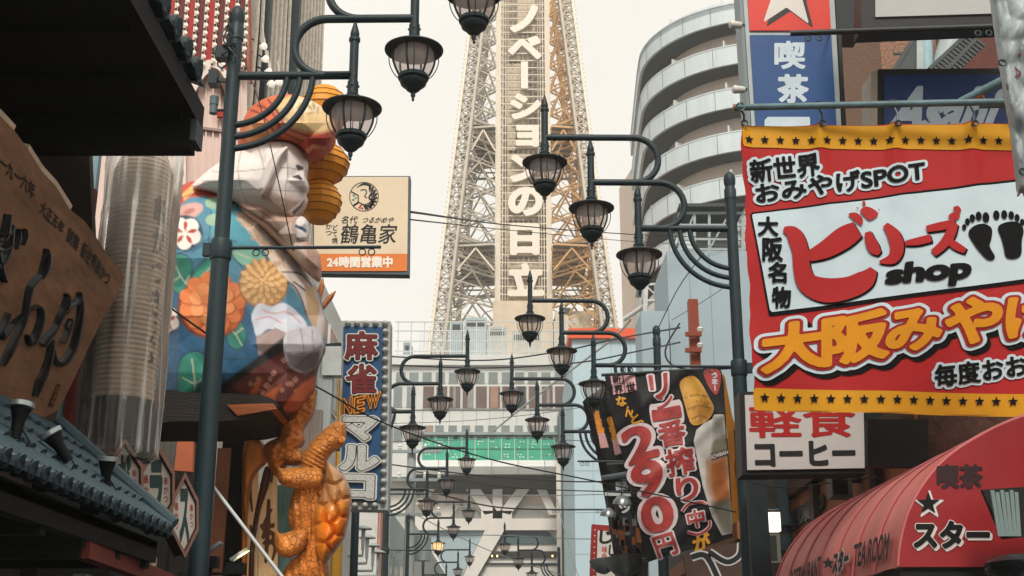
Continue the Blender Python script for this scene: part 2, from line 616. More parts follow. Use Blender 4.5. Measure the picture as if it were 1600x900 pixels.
def inflate(mb, poly, Y, T, D, mat, cell=3.0, paint=None, back=1.0, bump=None, lean=0.0, facet=0.0):
    """a puffed-out solid over a pixel outline: round towards its rim, T metres deep in front of Y and back*T behind; returns paint colours"""
    al = np.array(poly, float)
    xs = np.arange(al[:, 0].min() - cell, al[:, 0].max() + 2 * cell, cell)
    ys = np.arange(al[:, 1].min() - cell, al[:, 1].max() + 2 * cell, cell)
    X, Yg = np.meshgrid(xs, ys)
    S = seg_sdf(psegs([poly]), X, Yg)
    polys = march(-S, xs, ys, 1)
    idx, vs2, fs = {}, [], []
    for p in polys:
        f = []
        for q in p:
            k = (round(q[0] * 20), round(q[1] * 20))
            if k not in idx:
                idx[k] = len(vs2)
                vs2.append(q)
            f.append(idx[k])
        g = [a for i, a in enumerate(f) if a != f[i - 1]]
        if len(g) > 2:
            fs.append(tuple(g))
    P = np.array(vs2)
    d = -seg_sdf(psegs([poly]), P[:, 0], P[:, 1])
    d = np.maximum(d, 0)
    d[d < cell * .05] = 0
    t = np.clip(d / D, 0, 1)
    h = np.sqrt(np.maximum(0, 1 - (1 - t) ** 2))
    if facet:
        # flat panels between the wires of a coarse frame, like stretched paper
        def dome(x, y):
            dd = np.maximum(0, -seg_sdf(psegs([poly]), x, y))
            return np.sqrt(np.maximum(0, 1 - (1 - np.clip(dd / D, 0, 1)) ** 2))
        jit = lambda i, j: (.28 * np.sin(i * 12.9 + j * 78.2), .28 * np.sin(i * 39.3 + j * 11.1))
        a, b = P[:, 0] / facet, P[:, 1] / (facet * .8)
        a = a + .5 * (np.floor(b) % 2) * 0
        i, j = np.floor(a), np.floor(b)
        fa, fb = a - i, b - j
        def L(ii, jj):
            u, v = jit(ii, jj)
            return dome((ii + u) * facet, (jj + v) * facet * .8)
        flip = (i + j) % 2 == 0
        lo = fa + fb < 1
        h00, h10, h01, h11 = L(i, j), L(i + 1, j), L(i, j + 1), L(i + 1, j + 1)
        A = np.where(lo, h00 + (h10 - h00) * fa + (h01 - h00) * fb, h11 + (h01 - h11) * (1 - fa) + (h10 - h11) * (1 - fb))
        lo2 = fa > fb
        B = np.where(lo2, h00 + (h10 - h00) * fa + (h11 - h10) * fb, h00 + (h01 - h00) * fb + (h11 - h01) * fa)
        hf = np.where(flip, A, B)
        h = (.6 * hf + .4 * h) * np.sqrt(np.clip(d / (cell * 2.5), 0, 1))
    bz = bump(P[:, 0], P[:, 1]) * np.minimum(1, d / (cell * 3)) if bump else np.zeros(len(P))
    cy = al[:, 1].mean()
    front = [at(p[0], p[1], Y + lean * (p[1] - cy) - T * hh - b) for p, hh, b in zip(P, h, bz)]
    backv = [at(p[0], p[1], Y + lean * (p[1] - cy) + T * back * hh) for p, hh in zip(P, h)]
    # the back keeps the metric size of the outline: slide it back onto the same X, Z
    backv = [Vector((f.x, b.y, f.z)) for f, b in zip([at(p[0], p[1], Y + lean * (p[1] - cy)) for p in P], backv)]
    n = len(P)
    base = len(mb.v)
    mb.add(front, fs, mat)
    mb.add(backv, [tuple(reversed(f)) for f in fs], mat)
    if paint is not None:
        c = paint(P[:, 0], P[:, 1])
        return np.vstack([c, c])
    return None
class Paint:
    """flat prints laid over one another in the photograph's grid; called with point arrays"""
    def __init__(s, base):
        s.base, s.ops = C(base), []
    def poly(s, p, hexc, soft=.8):
        s.ops.append((psegs([p]), C(hexc), soft)); return s
    def line(s, pts, w, hexc):
        return s.poly(stroke(pts, w), hexc, .6)
    def __call__(s, X, Y):
        c = np.tile(np.array(s.base), (len(X), 1))
        for segs, col, soft in s.ops:
            a = np.array(segs)
            sel = (X > a[:, [0, 2]].min() - 2) & (X < a[:, [0, 2]].max() + 2) & (Y > a[:, [1, 3]].min() - 2) & (Y < a[:, [1, 3]].max() + 2)
            if not sel.any():
                continue
            k = np.clip(.5 - seg_sdf(segs, X[sel], Y[sel]) / (2 * soft), 0, 1)[:, None]
            c[sel] = c[sel] * (1 - k) + np.array(col) * k
        return np.hstack([c, np.ones((len(X), 1))])
# ---------------------------------------------------------------- ground
asph = M('asphalt', '#3f4244', .85, scale=2, var=.25, bump=.25, bscale=60)
b = MB(); b.add([(-600, -300, 0), (600, -300, 0), (600, 2500, 0), (-600, 2500, 0)], [(0, 1, 2, 3)], M('earth', '#5d5a54', .9, scale=.2))
setting(b.build('ground'))
b = MB(); b.add([(-2.0, -30, .004), (2.0, -30, .004), (.6, 100, .004), (-3.4, 100, .004)], [(0, 1, 2, 3)], asph)
setting(b.build('road'))
pav = M('paving', '#8a8480', .8, scale=4, var=.2, bump=.15)
b = MB()
b.hexa([(-3.2, -30, 0), (-2.0, -30, 0), (-3.4, 90, 0), (-5, 90, 0), (-3.2, -30, .12), (-2.0, -30, .12), (-3.4, 90, .12), (-5, 90, .12)], pav)
b.hexa([(2.0, -30, 0), (3.2, -30, 0), (2.4, 90, 0), (.6, 90, 0), (2.0, -30, .12), (3.2, -30, .12), (2.4, 90, .12), (.6, 90, .12)], pav)
setting(b.build('pavement'))

def RX(x0, y0, x1, y1, Y):
    ym, xm = (y0 + y1) / 2, (x0 + x1) / 2
    return at(x0, ym, Y).x, at(x1, ym, Y).x, at(xm, y1, Y).z, at(xm, y0, Y).z
def pbox(mb, x0, y0, x1, y1, Y, depth, mat, proud=0.0):
    """a box whose front, on the plane Y - proud, measures the pixel rectangle"""
    a, c, z0, z1 = RX(x0, y0, x1, y1, Y)
    mb.box((a, Y - proud, z0), (c, Y + depth, z1), mat)

# ---------------------------------------------------------------- lattice tower at the end of the street
TX, TYC = 1.1, 116.2
def tw(z):
    return 16.4 - (z - 32.8) * .187
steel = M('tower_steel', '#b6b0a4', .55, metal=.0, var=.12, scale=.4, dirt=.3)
steel_warm = M('tower_steel_sun_tint', '#cba271', .55, var=.15, scale=.4, dirt=.2)  # warm sunlight on the right-hand members, put into the colour
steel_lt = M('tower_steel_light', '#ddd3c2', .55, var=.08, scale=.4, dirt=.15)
panel_m = M('tower_panel', '#cfc1ac', .7, var=.1, scale=.5, dirt=.2)
tower = thing('observation_tower', (TX, TYC, 0), 'tall lattice steel observation tower with white vertical lettering at the end of the street', 'tower')
Z0, Z1 = 29.0, 76.0
def corner(z, sx, sy, inn=0.0):
    w = tw(z) / 2 - inn
    return Vector((TX + sx * w, TYC + sy * w, z))
LEGW = 1.25
bays = [29.0, 32.4, 35.6, 38.6, 41.4, 44.2, 47.0, 49.9, 52.8, 55.6, 58.3, 61.0, 63.8, 66.7, 69.6, 72.6, 76.0]
for sx in (-1, 1):
    for sy in (-1, 1):
        m = MB()
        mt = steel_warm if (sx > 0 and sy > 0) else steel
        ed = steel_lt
        def ch(z, i, j):
            c = corner(z, sx, sy)
            return c + Vector((-sx * LEGW * i, -sy * LEGW * j, 0))
        for i in (0, 1):
            for j in (0, 1):
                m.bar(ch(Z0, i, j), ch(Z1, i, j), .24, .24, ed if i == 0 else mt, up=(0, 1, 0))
        zz = np.linspace(Z0, Z1, 46)
        for k in range(45):
            a, c = zz[k], zz[k + 1]
            for j in (0, 1):
                m.bar(ch(a, 0, j), ch(a, 1, j), .1, .12, mt)
                m.bar(ch(a, k % 2, j), ch(c, 1 - k % 2, j), .09, .1, mt)
                m.bar(ch(a, 1 - k % 2, j), ch(c, k % 2, j), .09, .1, mt)
            for i in (0, 1):
                m.bar(ch(a, i, 0), ch(a, i, 1), .1, .12, mt)
                m.bar(ch(a, i, k % 2), ch(c, i, 1 - k % 2), .09, .1, mt)
        # ladder rail with rungs on the outer face
        for k in range(90):
            z = Z0 + (Z1 - Z0) * k / 90
            p = ch(z, -.12, 0)
            m.box(p - Vector((.07, .05, .05)), p + Vector((.07, .05, .05)), mt)
        m.build('leg', tower)
m = MB()
CORE = 2.75
fy, by_ = TYC - CORE, TYC + CORE
def side(z, s, d):
    """a point on leg line (inner chord) for face s in (front, back, left, right) and d in (-1, 1)"""
    return {'f': corner(z, d, -1, LEGW * .5), 'b': corner(z, d, 1, LEGW * .5), 'l': corner(z, -1, d, LEGW * .5), 'r': corner(z, 1, d, LEGW * .5)}[s]
for bi, (a, c) in enumerate(zip(bays[:-1], bays[1:])):
    h = Vector((0, 0, .4))
    for fc in 'lr':
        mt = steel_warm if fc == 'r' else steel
        A, B = side(a, fc, -1), side(a, fc, 1)
        Cc, D = side(c, fc, -1), side(c, fc, 1)
        m.bar(A, B, .13, .13, mt)
        m.bar(A + h, B + h, .1, .1, mt)
        m.bar(A, (Cc + D) / 2, .13, .13, mt)
        m.bar(B, (Cc + D) / 2, .13, .13, mt)
    # ties from each leg to the core
    for sx in (-1, 1):
        for sy in (-1, 1):
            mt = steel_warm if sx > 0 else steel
            p, q = corner(a, sx, sy, LEGW * .6), Vector((TX + sx * CORE, TYC + sy * CORE, a))
            p2, q2 = corner(c, sx, sy, LEGW * .6), Vector((TX + sx * CORE, TYC + sy * CORE, c))
            m.bar(p, q, .13, .15, mt)
            m.bar(p + h, q + h, .1, .1, mt)
            for k in range(7):
                m.bar(p.lerp(q, k / 7) + h * (k % 2), p.lerp(q, (k + 1) / 7) + h * ((k + 1) % 2), .06, .06, mt)
            mid = (p2 + q2) / 2
            m.bar(p, mid, .14, .14, mt)
            m.bar(q, mid, .14, .14, mt)
            m.bar(p.lerp(p2, .5), p.lerp(mid, .5), .07, .07, mt)
            m.bar(q.lerp(q2, .5), q.lerp(mid, .5), .07, .07, mt)
            m.bar(p.lerp(mid, .5), (p + q) / 2, .07, .07, mt)
            m.bar(q.lerp(mid, .5), (p + q) / 2, .07, .07, mt)
            if sy < 0:
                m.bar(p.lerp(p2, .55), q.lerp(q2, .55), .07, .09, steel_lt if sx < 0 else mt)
m.build('bracing', tower)
for z in (40.6, 53.2):                                       # the two deep ring trusses with decks
    m = MB()
    for fc in 'lbr123':
        if fc in '12':
            sx = -1 if fc == '1' else 1
            A, B = corner(z, sx, -1, LEGW * .5), Vector((TX + sx * CORE, TYC - CORE, z))
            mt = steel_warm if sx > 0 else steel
        elif fc == '3':
            continue
        else:
            A, B = side(z, fc, -1), side(z, fc, 1)
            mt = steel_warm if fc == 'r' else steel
        for dz, w in ((-.9, .22), (-.2, .14), (.5, .16), (1.0, .22)):
            m.bar(A + Vector((0, 0, dz)), B + Vector((0, 0, dz)), w, w, mt)
        for k in range(12):
            p, q = A.lerp(B, k / 12), A.lerp(B, (k + 1) / 12)
            m.bar(p + Vector((0, 0, -.9 if k % 2 else 1)), q + Vector((0, 0, 1 if k % 2 else -.9)), .1, .1, mt)
    w = tw(z) / 2 - LEGW
    for sx in (-1, 1):
        for k in range(9):
            y = TYC - w + 2 * w * k / 8
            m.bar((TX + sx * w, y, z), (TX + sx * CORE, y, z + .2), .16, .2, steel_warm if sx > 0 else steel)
        m.box((TX + sx * CORE, TYC - w, z + .32), (TX + sx * w, TYC + w, z + .38), M('deck', '#6d6f70', .8))
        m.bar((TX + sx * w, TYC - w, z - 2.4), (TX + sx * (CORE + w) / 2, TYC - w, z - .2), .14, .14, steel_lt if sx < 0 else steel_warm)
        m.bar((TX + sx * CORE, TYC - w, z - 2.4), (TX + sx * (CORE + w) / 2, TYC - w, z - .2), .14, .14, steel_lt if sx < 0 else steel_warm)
    m.build('ring_truss', tower)
m = MB()
for sx in (-1, 1):
    for sy in (-1, 1):
        m.box((TX + sx * CORE, TYC + sy * CORE, Z0), (TX + sx * (CORE - .55), TYC + sy * (CORE - .55), Z1), steel_lt)
    for k, (dx, mt) in enumerate(((.75, steel_lt), (1.0, panel_m), (1.25, steel))):
        m.bar((TX + sx * (CORE - dx), fy + .1, Z0), (TX + sx * (CORE - dx), fy + .1, Z1), .09, .09, mt)
    m.box((TX + sx * (CORE - .1), fy + .6, Z0), (TX + sx * (CORE - .2), by_ - .6, Z1), panel_m)
m.box((TX - CORE + .6, by_ - .3, Z0), (TX + CORE - .6, by_ - .2, Z1), panel_m)
rnd = random.Random(3)
z = Z0
while z < Z1:
    m.bar((TX - CORE + .5, fy + .2, z), (TX + CORE - .5, fy + .2, z), .08, .1, steel_lt)
    for yy in (1.2, 2.6):
        m.bar((TX - CORE + .5, fy + yy, z + .3), (TX + CORE - .5, fy + yy, z + .3), .1, .12, steel)
    if rnd.random() < .55:
        m.bar((TX - 1.6, fy + .9, z), (TX + 1.6, fy + .9, z + .8), .07, .07, steel)
    z += .8
for k in range(7):
    x = TX - 1.5 + 3.0 * k / 6
    m.bar((x, fy + .3, Z0), (x, fy + .3, Z1), .05, .05, steel)
for k, (y0, y1, x0, x1) in enumerate(((0, 52, 808, 836), (62, 96, 795, 812), (100, 140, 790, 814), (142, 195, 790, 822), (196, 235, 792, 806), (240, 300, 792, 824), (300, 345, 790, 838), (348, 402, 790, 836), (405, 470, 792, 848), (470, 520, 790, 852))):
    a, c, za, zb = RX(x0, y0, x1, y1, fy + .7)
    m.box((a, fy + .62, za), (c, fy + .72, zb), panel_m)
m.build('elevator_shaft', tower)
# lettering: raised white characters on the front of the shaft
sf = ysurf(fy - .12)
m = MB()
white_l = M('white_letters', '#e6dfd3', .5, var=.04)
cells = [('イ', -98, -50, 796, 846), ('ノ', 8, 50, 797, 841), ('ベ', 56, 92, 794, 846), ('ー', 96, 138, 0, 0), ('シ', 146, 186, 797, 845), ('ョ', 195, 229, 806, 842),
         ('ン', 241, 284, 797, 846), ('の', 292, 337, 794, 848), ('日', 350, 398, 797, 843), ('立', 411, 462, 793, 850)]
for g, y0, y1, x0, x1 in cells:
    if g == 'ー':
        m.slab(sf, [(814, 96), (825, 96), (825, 138), (814, 138)], .3, white_l)
        continue
    text(m, sf, g, [(x0, y0), (x1, y0), (x1, y1), (x0, y1)], white_l, bold=.055, off=-.3, depth=.3, res=30, fit=.05)
m.build('lettering', tower)
m = MB()
pbox(m, 770, 470, 856, 600, 112.4, 6.5, panel_m)
pbox(m, 868, 486, 925, 600, 112.0, 6, M('tower_hut', '#c8bda9', .7))
pbox(m, 882, 481, 892, 490, 111.9, .5, M('dark_vent', '#4a4846', .7))
m.build('machine_room', tower)

# ---------------------------------------------------------------- the tower's base building
BY = 100.0
wh = M('white_cladding', '#cfd2d0', .55, var=.05, scale=.3, dirt=.12)
beige = M('beige_cladding', '#dad5cd', .6, var=.06, scale=.3, dirt=.15)
glass_b = M('tinted_glass', '#6b5c57', .15, var=.25, scale=.6)
glass_g = M('grey_glass', '#7f8a8c', .15, var=.2, scale=.6)
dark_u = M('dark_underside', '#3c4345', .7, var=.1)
bluegrey = M('blue_grey_cladding', '#9fb2ba', .6, var=.06, scale=.3, dirt=.15)
base = thing('tower_base_building', (at(755, 800, BY).x, BY, 0), 'pale building straddling the street under the tower with a green glazed band', 'building')
m = MB()
xa, xb, _, _ = RX(608, 600, 900, 640, BY)
m.box((xa - 6, BY, at(755, 745, BY).z), (xb + 3, BY + 22, at(755, 572, BY).z), wh)
pbox(m, 606, 556, 902, 572, BY, 22.2, wh, proud=.4)
m.box((xa - 6, BY + 1.5, 0), (xb + 3, BY + 22, at(755, 745, BY).z - .02), beige)
m.build('wall', base)
P = 20.6
def winrow(y0, y1, x0, x1, mat, pitch, gapw, name='window'):
    x = x0
    while x < x1 - 3:
        f = MB()
        pbox(f, x, y0, x + pitch - gapw, y1, BY, .1, wh, proud=.10)
        o = f.build(name, base)
        g = MB()
        a, c, za, zb = RX(x + 1.2, y0 + 1.2, x + pitch - gapw - 1.2, y1 - 1.2, BY)
        g.box((a, BY - .14, za), (c, BY - .02, zb), mat)
        if rnd.random() < .35 and y1 - y0 > 20:
            g.box((a + (c - a) * rnd.uniform(.1, .5), BY - .16, za), (a + (c - a) * rnd.uniform(.55, 1), BY - .15, zb), M(rnd.choice(['blind_pink', 'blind_dark', 'blind_grey']), {'blind_pink': '#a58478'}.get('x', rnd.choice(['#a0806f', '#39474a', '#8c8f8d'])), .7))
        g.build('pane', o)
        x += pitch
winrow(581, 599, 618, 897, glass_g, P, 4)
winrow(603, 639, 660, 893, glass_b, P, 1.2)
winrow(603, 636, 614, 656, glass_g, P, 5)
winrow(664, 676, 679, 872, glass_g, P, 5)
winrow(664, 690, 614, 676, glass_g, 24, 8)
m = MB()
for x in range(618, 900, 21):
    pbox(m, x, 640, x + .7, 664, BY, .05, M('seam', '#8d918f', .7), proud=.02)
pbox(m, 640, 677, 890, 681, BY, .3, M('ledge', '#8b989a', .5), proud=.5)
pbox(m, 612, 640, 895, 641, BY, .1, M('seam', '#8d918f', .7), proud=.08)
m.build('ledge', base)
m = MB()
grn = M('green_glazing', '#3fa88a', .3, var=.2, scale=.4)
pbox(m, 660, 683, 868, 722, BY, .2, grn, proud=.25)
for x in np.arange(660, 870, P):
    pbox(m, x - .5, 683, x + .5, 722, BY, .1, wh, proud=.32)
    for r_ in range(5):
        if rnd.random() < .8:
            yy = 690 + rnd.choice([0, 4, 9, 20, 24])
            xx = x + rnd.uniform(3, 8)
            for k in range(rnd.randint(1, 2)):
                pbox(m, xx + k * 5, yy, xx + k * 5 + 2.6, yy + 2, BY, .1, M('pale_green', '#bfe0cf', .5), proud=.28)
    for k in range(3):
        xx = x + rnd.uniform(0, 16)
        pbox(m, xx, 683, xx + rnd.uniform(3, 7), 683 + rnd.uniform(2, 5), BY, .1, M('dark_green', '#16624f', .5), proud=.27)
pbox(m, 660, 702, 868, 702.8, BY, .1, M('dark_green', '#16624f', .5), proud=.29)
m.build('green_window_band', base)
# curved white band over the passage and its dark underside
m = MB()
a, c, za, zb = RX(640, 722, 872, 744, BY)
prof = [(0, zb), (-.9, zb), (-1.3, (za + zb) / 2), (-1.0, za), (0, za - .3)]
m.prism([(a, BY + y, z) for y, z in prof], (c - a, 0, 0), wh)
for x in range(686, 872, 41):
    pbox(m, x, 723, x + .6, 744, BY, .1, M('seam', '#8d918f', .7), proud=1.31)
m.build('canopy_band', base)
m = MB()
za = at(755, 745, BY).z
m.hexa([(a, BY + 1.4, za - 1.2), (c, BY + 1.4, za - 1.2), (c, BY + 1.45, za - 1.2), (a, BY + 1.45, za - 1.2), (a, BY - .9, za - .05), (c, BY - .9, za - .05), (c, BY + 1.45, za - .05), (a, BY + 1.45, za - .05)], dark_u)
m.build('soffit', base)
Y2 = BY + 1.5
for x in (656, 694, 720, 755, 786, 820, 850):
    f = MB(); pbox(f, x, 765, x + 30, 790, Y2, .1, wh, proud=.06); o = f.build('window', base)
    g = MB(); pbox(g, x + 1.5, 766.5, x + 28.5, 788.5, Y2, .1, M('pink_pane', '#c9b4a8', .25, var=.2, scale=.5), proud=.1); g.build('pane', o)
m = MB()
sy2 = ysurf(Y2)
br = M('concrete_brace', '#dcd8d2', .7, var=.08, scale=.3, dirt=.2)
for poly in ([(718, 752), (740, 752), (778, 802), (758, 806)], [(818, 752), (838, 752), (797, 806), (780, 802)], [(770, 752), (785, 752), (785, 812), (770, 812)],
             [(612, 812), (872, 812), (872, 830), (612, 830)], [(752, 800), (800, 800), (800, 812), (752, 812)],
             [(758, 830), (788, 830), (744, 905), (722, 905)], [(648, 835), (668, 835), (700, 905), (676, 905)], [(832, 752), (846, 752), (872, 806), (858, 806)],
             [(690, 752), (676, 752), (650, 790), (664, 790)]):
    m.slab(sy2, poly, .9, br, off=.75)
m.build('brace', base)
m = MB()
for poly in ([(716, 793), (740, 793), (760, 812), (700, 812)], [(802, 796), (845, 796), (856, 812), (792, 812)]):
    m.slab(sy2, poly, .3, M('grey_louvre', '#8c8d8b', .7), off=.2)
m.slab(sy2, [(612, 830), (757, 830), (720, 905), (612, 905)], .3, bluegrey, off=.3)
m.slab(sy2, [(790, 830), (872, 830), (872, 905), (748, 905)], .3, br, off=.15)
m.build('infill_panel', base)
m = MB()
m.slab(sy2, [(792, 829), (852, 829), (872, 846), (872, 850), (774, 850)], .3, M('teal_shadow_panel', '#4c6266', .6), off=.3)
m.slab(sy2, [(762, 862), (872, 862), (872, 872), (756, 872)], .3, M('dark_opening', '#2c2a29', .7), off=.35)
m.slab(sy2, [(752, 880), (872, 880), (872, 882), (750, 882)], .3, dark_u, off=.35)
lampm = M('far_lamp', '#ffcf8a', emit=3)
for x in (768, 776, 862):
    m.slab(sy2, [(x, 868), (x + 2, 868), (x + 2, 871), (x, 871)], .1, lampm, off=.42)
m.build('passage_opening', base)
m = MB()
tealw = M('teal_column', '#5e7072', .6, var=.25, scale=1.2, stretch=(1, 1, .12), dirt=.4)
pbox(m, 875, 640, 896, 925, BY - 3, 3, tealw)
m.box((at(875, 780, BY - 3).x, BY - 3, 0), (at(896, 780, BY - 3).x, BY, at(885, 920, BY - 3).z), tealw)
m.bar(Vector((at(873, 780, BY - 3.4).x, BY - 3.4, 0)), Vector((at(873, 780, BY - 3.4).x, BY - 3.4, at(873, 715, BY - 3).z)), .35, .35, beige)
m.build('column', base)
# roof railing: fine uprights and rails, plant behind it
m = MB()
railm = M('rail_white', '#c6cccb', .5, var=.05)
for y in (503, 517, 533, 549):
    a = at(622, y, BY + .2); c = at(900, y, BY + .2)
    m.bar(a, c, .09, .09, railm)
    m.bar(a, at(618, y, BY + 9), .09, .09, railm)
for i, x in enumerate(np.arange(622, 902, 3.4)):
    if 655 < x or i % 6 == 0:
        X = at(x, 530, BY + .2).x
        m.bar((X, BY + .2, at(x, 557, BY).z), (X, BY + .2, at(x, 517 if i % 6 else 503, BY).z), .045 if i % 6 else .1, .045, railm)
m.build('roof_railing', base)
for x0, y0, x1, y1, cx in ((704, 502, 722, 556, '#93a3aa'), (726, 496, 760, 556, '#a3b2b8'), (762, 510, 792, 556, '#b4b8b4'), (630, 535, 642, 556, '#8fa0a6'), (800, 518, 846, 556, '#b9b5aa')):
    m = MB(); pbox(m, x0, y0, x1, y1, BY + 4 + (x0 % 7) * .3, 2, M('plant_' + cx[1:], cx, .6, dirt=.3))
    pbox(m, x0 + 3, y0 + 5, x1 - 3, y0 + 14, BY + 4 + (x0 % 7) * .3, .2, dark_u, proud=.03)
    m.build('roof_unit', base)

# ---------------------------------------------------------------- round-fronted apartment block on the right
apt = thing('apartment_tower', (11, 82, 0), 'round-fronted pale apartment block with curved balconies behind the vertical blue and red sign', 'building')
AX, AY, AR = at(1186, 200, 78).x, 79.0, 7.9
plan = [Vector((at(984, 200, 93).x, 93, 0)), Vector((AX - AR + .05, AY + 2.0, 0))]
for k in range(0, 37):
    a = math.pi - math.pi * k / 36
    plan.append(Vector((AX + AR * math.cos(a), AY - AR * math.sin(a), 0)))
plan.append(Vector((AX + AR, 92, 0)))
def offs(pl, d):
    out = []
    for i, p in enumerate(pl):
        a, c = pl[max(i - 1, 0)], pl[min(i + 1, len(pl) - 1)]
        t = (c - a).normalized()
        out.append(p + Vector((-t.y, t.x, 0)) * d)          # inwards
    return out
def ring(mb, outer, inner, z0, z1, mat):
    n = len(outer)
    vs = [Vector((p.x, p.y, z)) for z in (z0, z1) for p in outer] + [Vector((p.x, p.y, z)) for z in (z0, z1) for p in inner]
    fs = []
    for i in range(n - 1):
        fs += [(i, i + 1, n + i + 1, n + i), (2 * n + i, 3 * n + i, 3 * n + i + 1, 2 * n + i + 1), (i, 2 * n + i, 2 * n + i + 1, i + 1), (n + i, n + i + 1, 3 * n + i + 1, 3 * n + i)]
    for i in (0, n - 1):
        fs.append((i, n + i, 3 * n + i, 2 * n + i))
    mb.add(vs, fs, mat)
conc = M('pale_concrete', '#cad6da', .65, var=.07, scale=1.2, stretch=(1, 1, .18), dirt=.28, bump=.1, bscale=6)
pinkw = M('recess_wall', '#d9c9bd', .7, var=.05, scale=.5)
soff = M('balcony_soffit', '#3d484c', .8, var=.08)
inn = offs(plan, 1.7)
thin = offs(plan, .18)
m = MB()
core = [p for p in inn] + [Vector((AX + AR - 1.7, 104, 0)), Vector((plan[0].x, 104, 0))]
n = len(core)
m.add([Vector((p.x, p.y, z)) for z in (0, 43.9) for p in core], [(i, (i + 1) % n, n + (i + 1) % n, n + i) for i in range(n)] + [tuple(range(n, 2 * n))], pinkw)
m.build('wall', apt, smooth=True, angle=30)
for fl in range(12):
    zb = 42.3 - 3.0 * fl
    m = MB()
    ring(m, plan, thin, zb, zb + 1.28, conc)
    ring(m, offs(plan, -.03), offs(plan, .22), zb + 1.28, zb + 1.36, conc)
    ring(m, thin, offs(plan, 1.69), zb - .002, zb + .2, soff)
    for k in range(2, len(plan) - 1, 3):
        q_ = plan[k] * 1.0 + (plan[k] - thin[k]).normalized() * .004
        m.box((q_.x - .012, q_.y - .012, zb + .03), (q_.x + .012, q_.y + .012, zb + 1.26), soff)
    o = m.build('balcony', apt, smooth=True, angle=30)
    for k in range(3, len(plan) - 2, 6):
        m = MB()
        a, c = plan[k] * .82 + inn[k] * .18, inn[k]
        m.bar(Vector((a.x, a.y, zb + 1.1)), Vector((c.x, c.y, zb + 1.1)), .08, 1.7, wh)
        m.build('partition', o)
    gl = M('apt_glass', '#4d5457', .2, var=.25, scale=.5)
    for k in range(3, len(plan) - 3, 6):
        for a_, c_ in ((k + 1, k + 3), (k + 3, k + 5)):
            if c_ < len(inn) - 1:
                m = MB()
                p, q = inn[a_], inn[c_]
                nrm = (offs(plan, 1.6)[a_] - inn[a_]).normalized() * .05
                m.bar(Vector((p.x, p.y, zb + 1.1)) + nrm, Vector((q.x, q.y, zb + 1.1)) + nrm, .06, 1.7, gl)
                m.bar(Vector((p.x, p.y, zb + 1.98)) + nrm, Vector((q.x, q.y, zb + 1.98)) + nrm, .12, .07, wh)
                m.build('balcony_window', o)
    if fl % 2 == 0:
        m = MB()
        p = plan[20] * .9 + inn[20] * .1
        m.box((p.x - .4, p.y + .1, zb + 1.3), (p.x + .4, p.y + .5, zb + 1.75), M('laundry_white', '#c9c6c0', .7))
        m.build('laundry', o)
m = MB()
ring(m, plan, offs(plan, .5), 42.3 + 1.38, 43.2, conc)
ring(m, offs(plan, .35), offs(plan, .9), 43.4, 44.0, conc)
m.build('parapet', apt, smooth=True, angle=30)

# ---------------------------------------------------------------- plain pale buildings at the right of the tower base
lb = M('pale_blue_wall', '#a9c0ca', .6, var=.04, scale=.3, dirt=.1)
orange = M('orange_band', '#d9542a', .5, var=.06)
blk = thing('pale_blue_building', (at(950, 700, 74).x, 74, 0), 'plain pale blue building with an orange stripe along its roof edge', 'building')
m = MB(); a, c, za, zb = RX(897, 530, 1010, 900, 74)
m.box((a, 74, 0), (c, 90, zb), lb)
for x in (926, 958, 990):
    pbox(m, x, 531, x + .8, 895, 74, .05, M('seam_b', '#8aa3ad', .6), proud=.015)
for y in (600, 668, 735, 800, 865):
    pbox(m, 898, y, 1008, y + .8, 74, .05, M('seam_b', '#8aa3ad', .6), proud=.016)
m.build('wall', blk)
m = MB(); pbox(m, 888, 515, 1003, 530, 74, 10, orange, proud=.3); m.build('fascia', blk)
gb = thing('grey_blue_building', (at(1075, 500, 40).x, 40, 0), 'grey blue windowless building with a steel sign frame on its roof', 'building')
gbm = M('grey_blue_wall', '#96a9b2', .65, var=.05, scale=.6, dirt=.15)
m = MB()
m.box((at(1044, 450, 40).x, 40, 0), (at(1200, 450, 40).x, 44, at(1100, 392, 40).z), gbm)
m.box((at(1003, 540, 39).x, 39, 0), (at(1046, 540, 39).x, 41, at(1020, 486, 39).z), gbm)
for x in (1080, 1112):
    pbox(m, x, 395, x + .8, 600, 40, .05, M('seam_g', '#7d919a', .6), proud=.015)
m.build('wall', gb)
m = MB()
sm = M('galvanised', '#8b9698', .45, metal=.4, dirt=.2)
def fr(x, y, Y=41.0):
    return at(x, y, Y)
for Y in (40.6, 42.4):
    for x in (1062, 1085, 1108, 1140, 1160):
        m.bar(fr(x, 393, Y), fr(x, 333, Y), .09, .09, sm)
    for y in (333, 352, 374, 390):
        m.bar(fr(1062, y, Y), fr(1165, y, Y), .08, .08, sm)
    m.bar(fr(1062, 390, Y), fr(1085, 333, Y), .06, .06, sm)
    m.bar(fr(1108, 390, Y), fr(1140, 333, Y), .06, .06, sm)
for y in (333, 352, 374, 390):
    m.bar(fr(1062, y, 40.6), Vector((fr(1062, y, 40.6).x, 42.45, fr(1062, y, 40.6).z)), .07, .07, sm)
m.build('steel_frame', gb)
m = MB()
m.slab(ysurf(42.6), [(1085, 338), (1165, 338), (1165, 388), (1085, 388)], .1, M('frame_sheet', '#b9c0bf', .6, dirt=.3))
m.build('sheet', gb)
m = MB()
m.box((at(1062, 332, 40.3).x, 40.3, fr(1062, 334).z), (at(1165, 332, 40.3).x, 43, fr(1062, 329).z), dark_u)
m.build('frame_roof', gb)
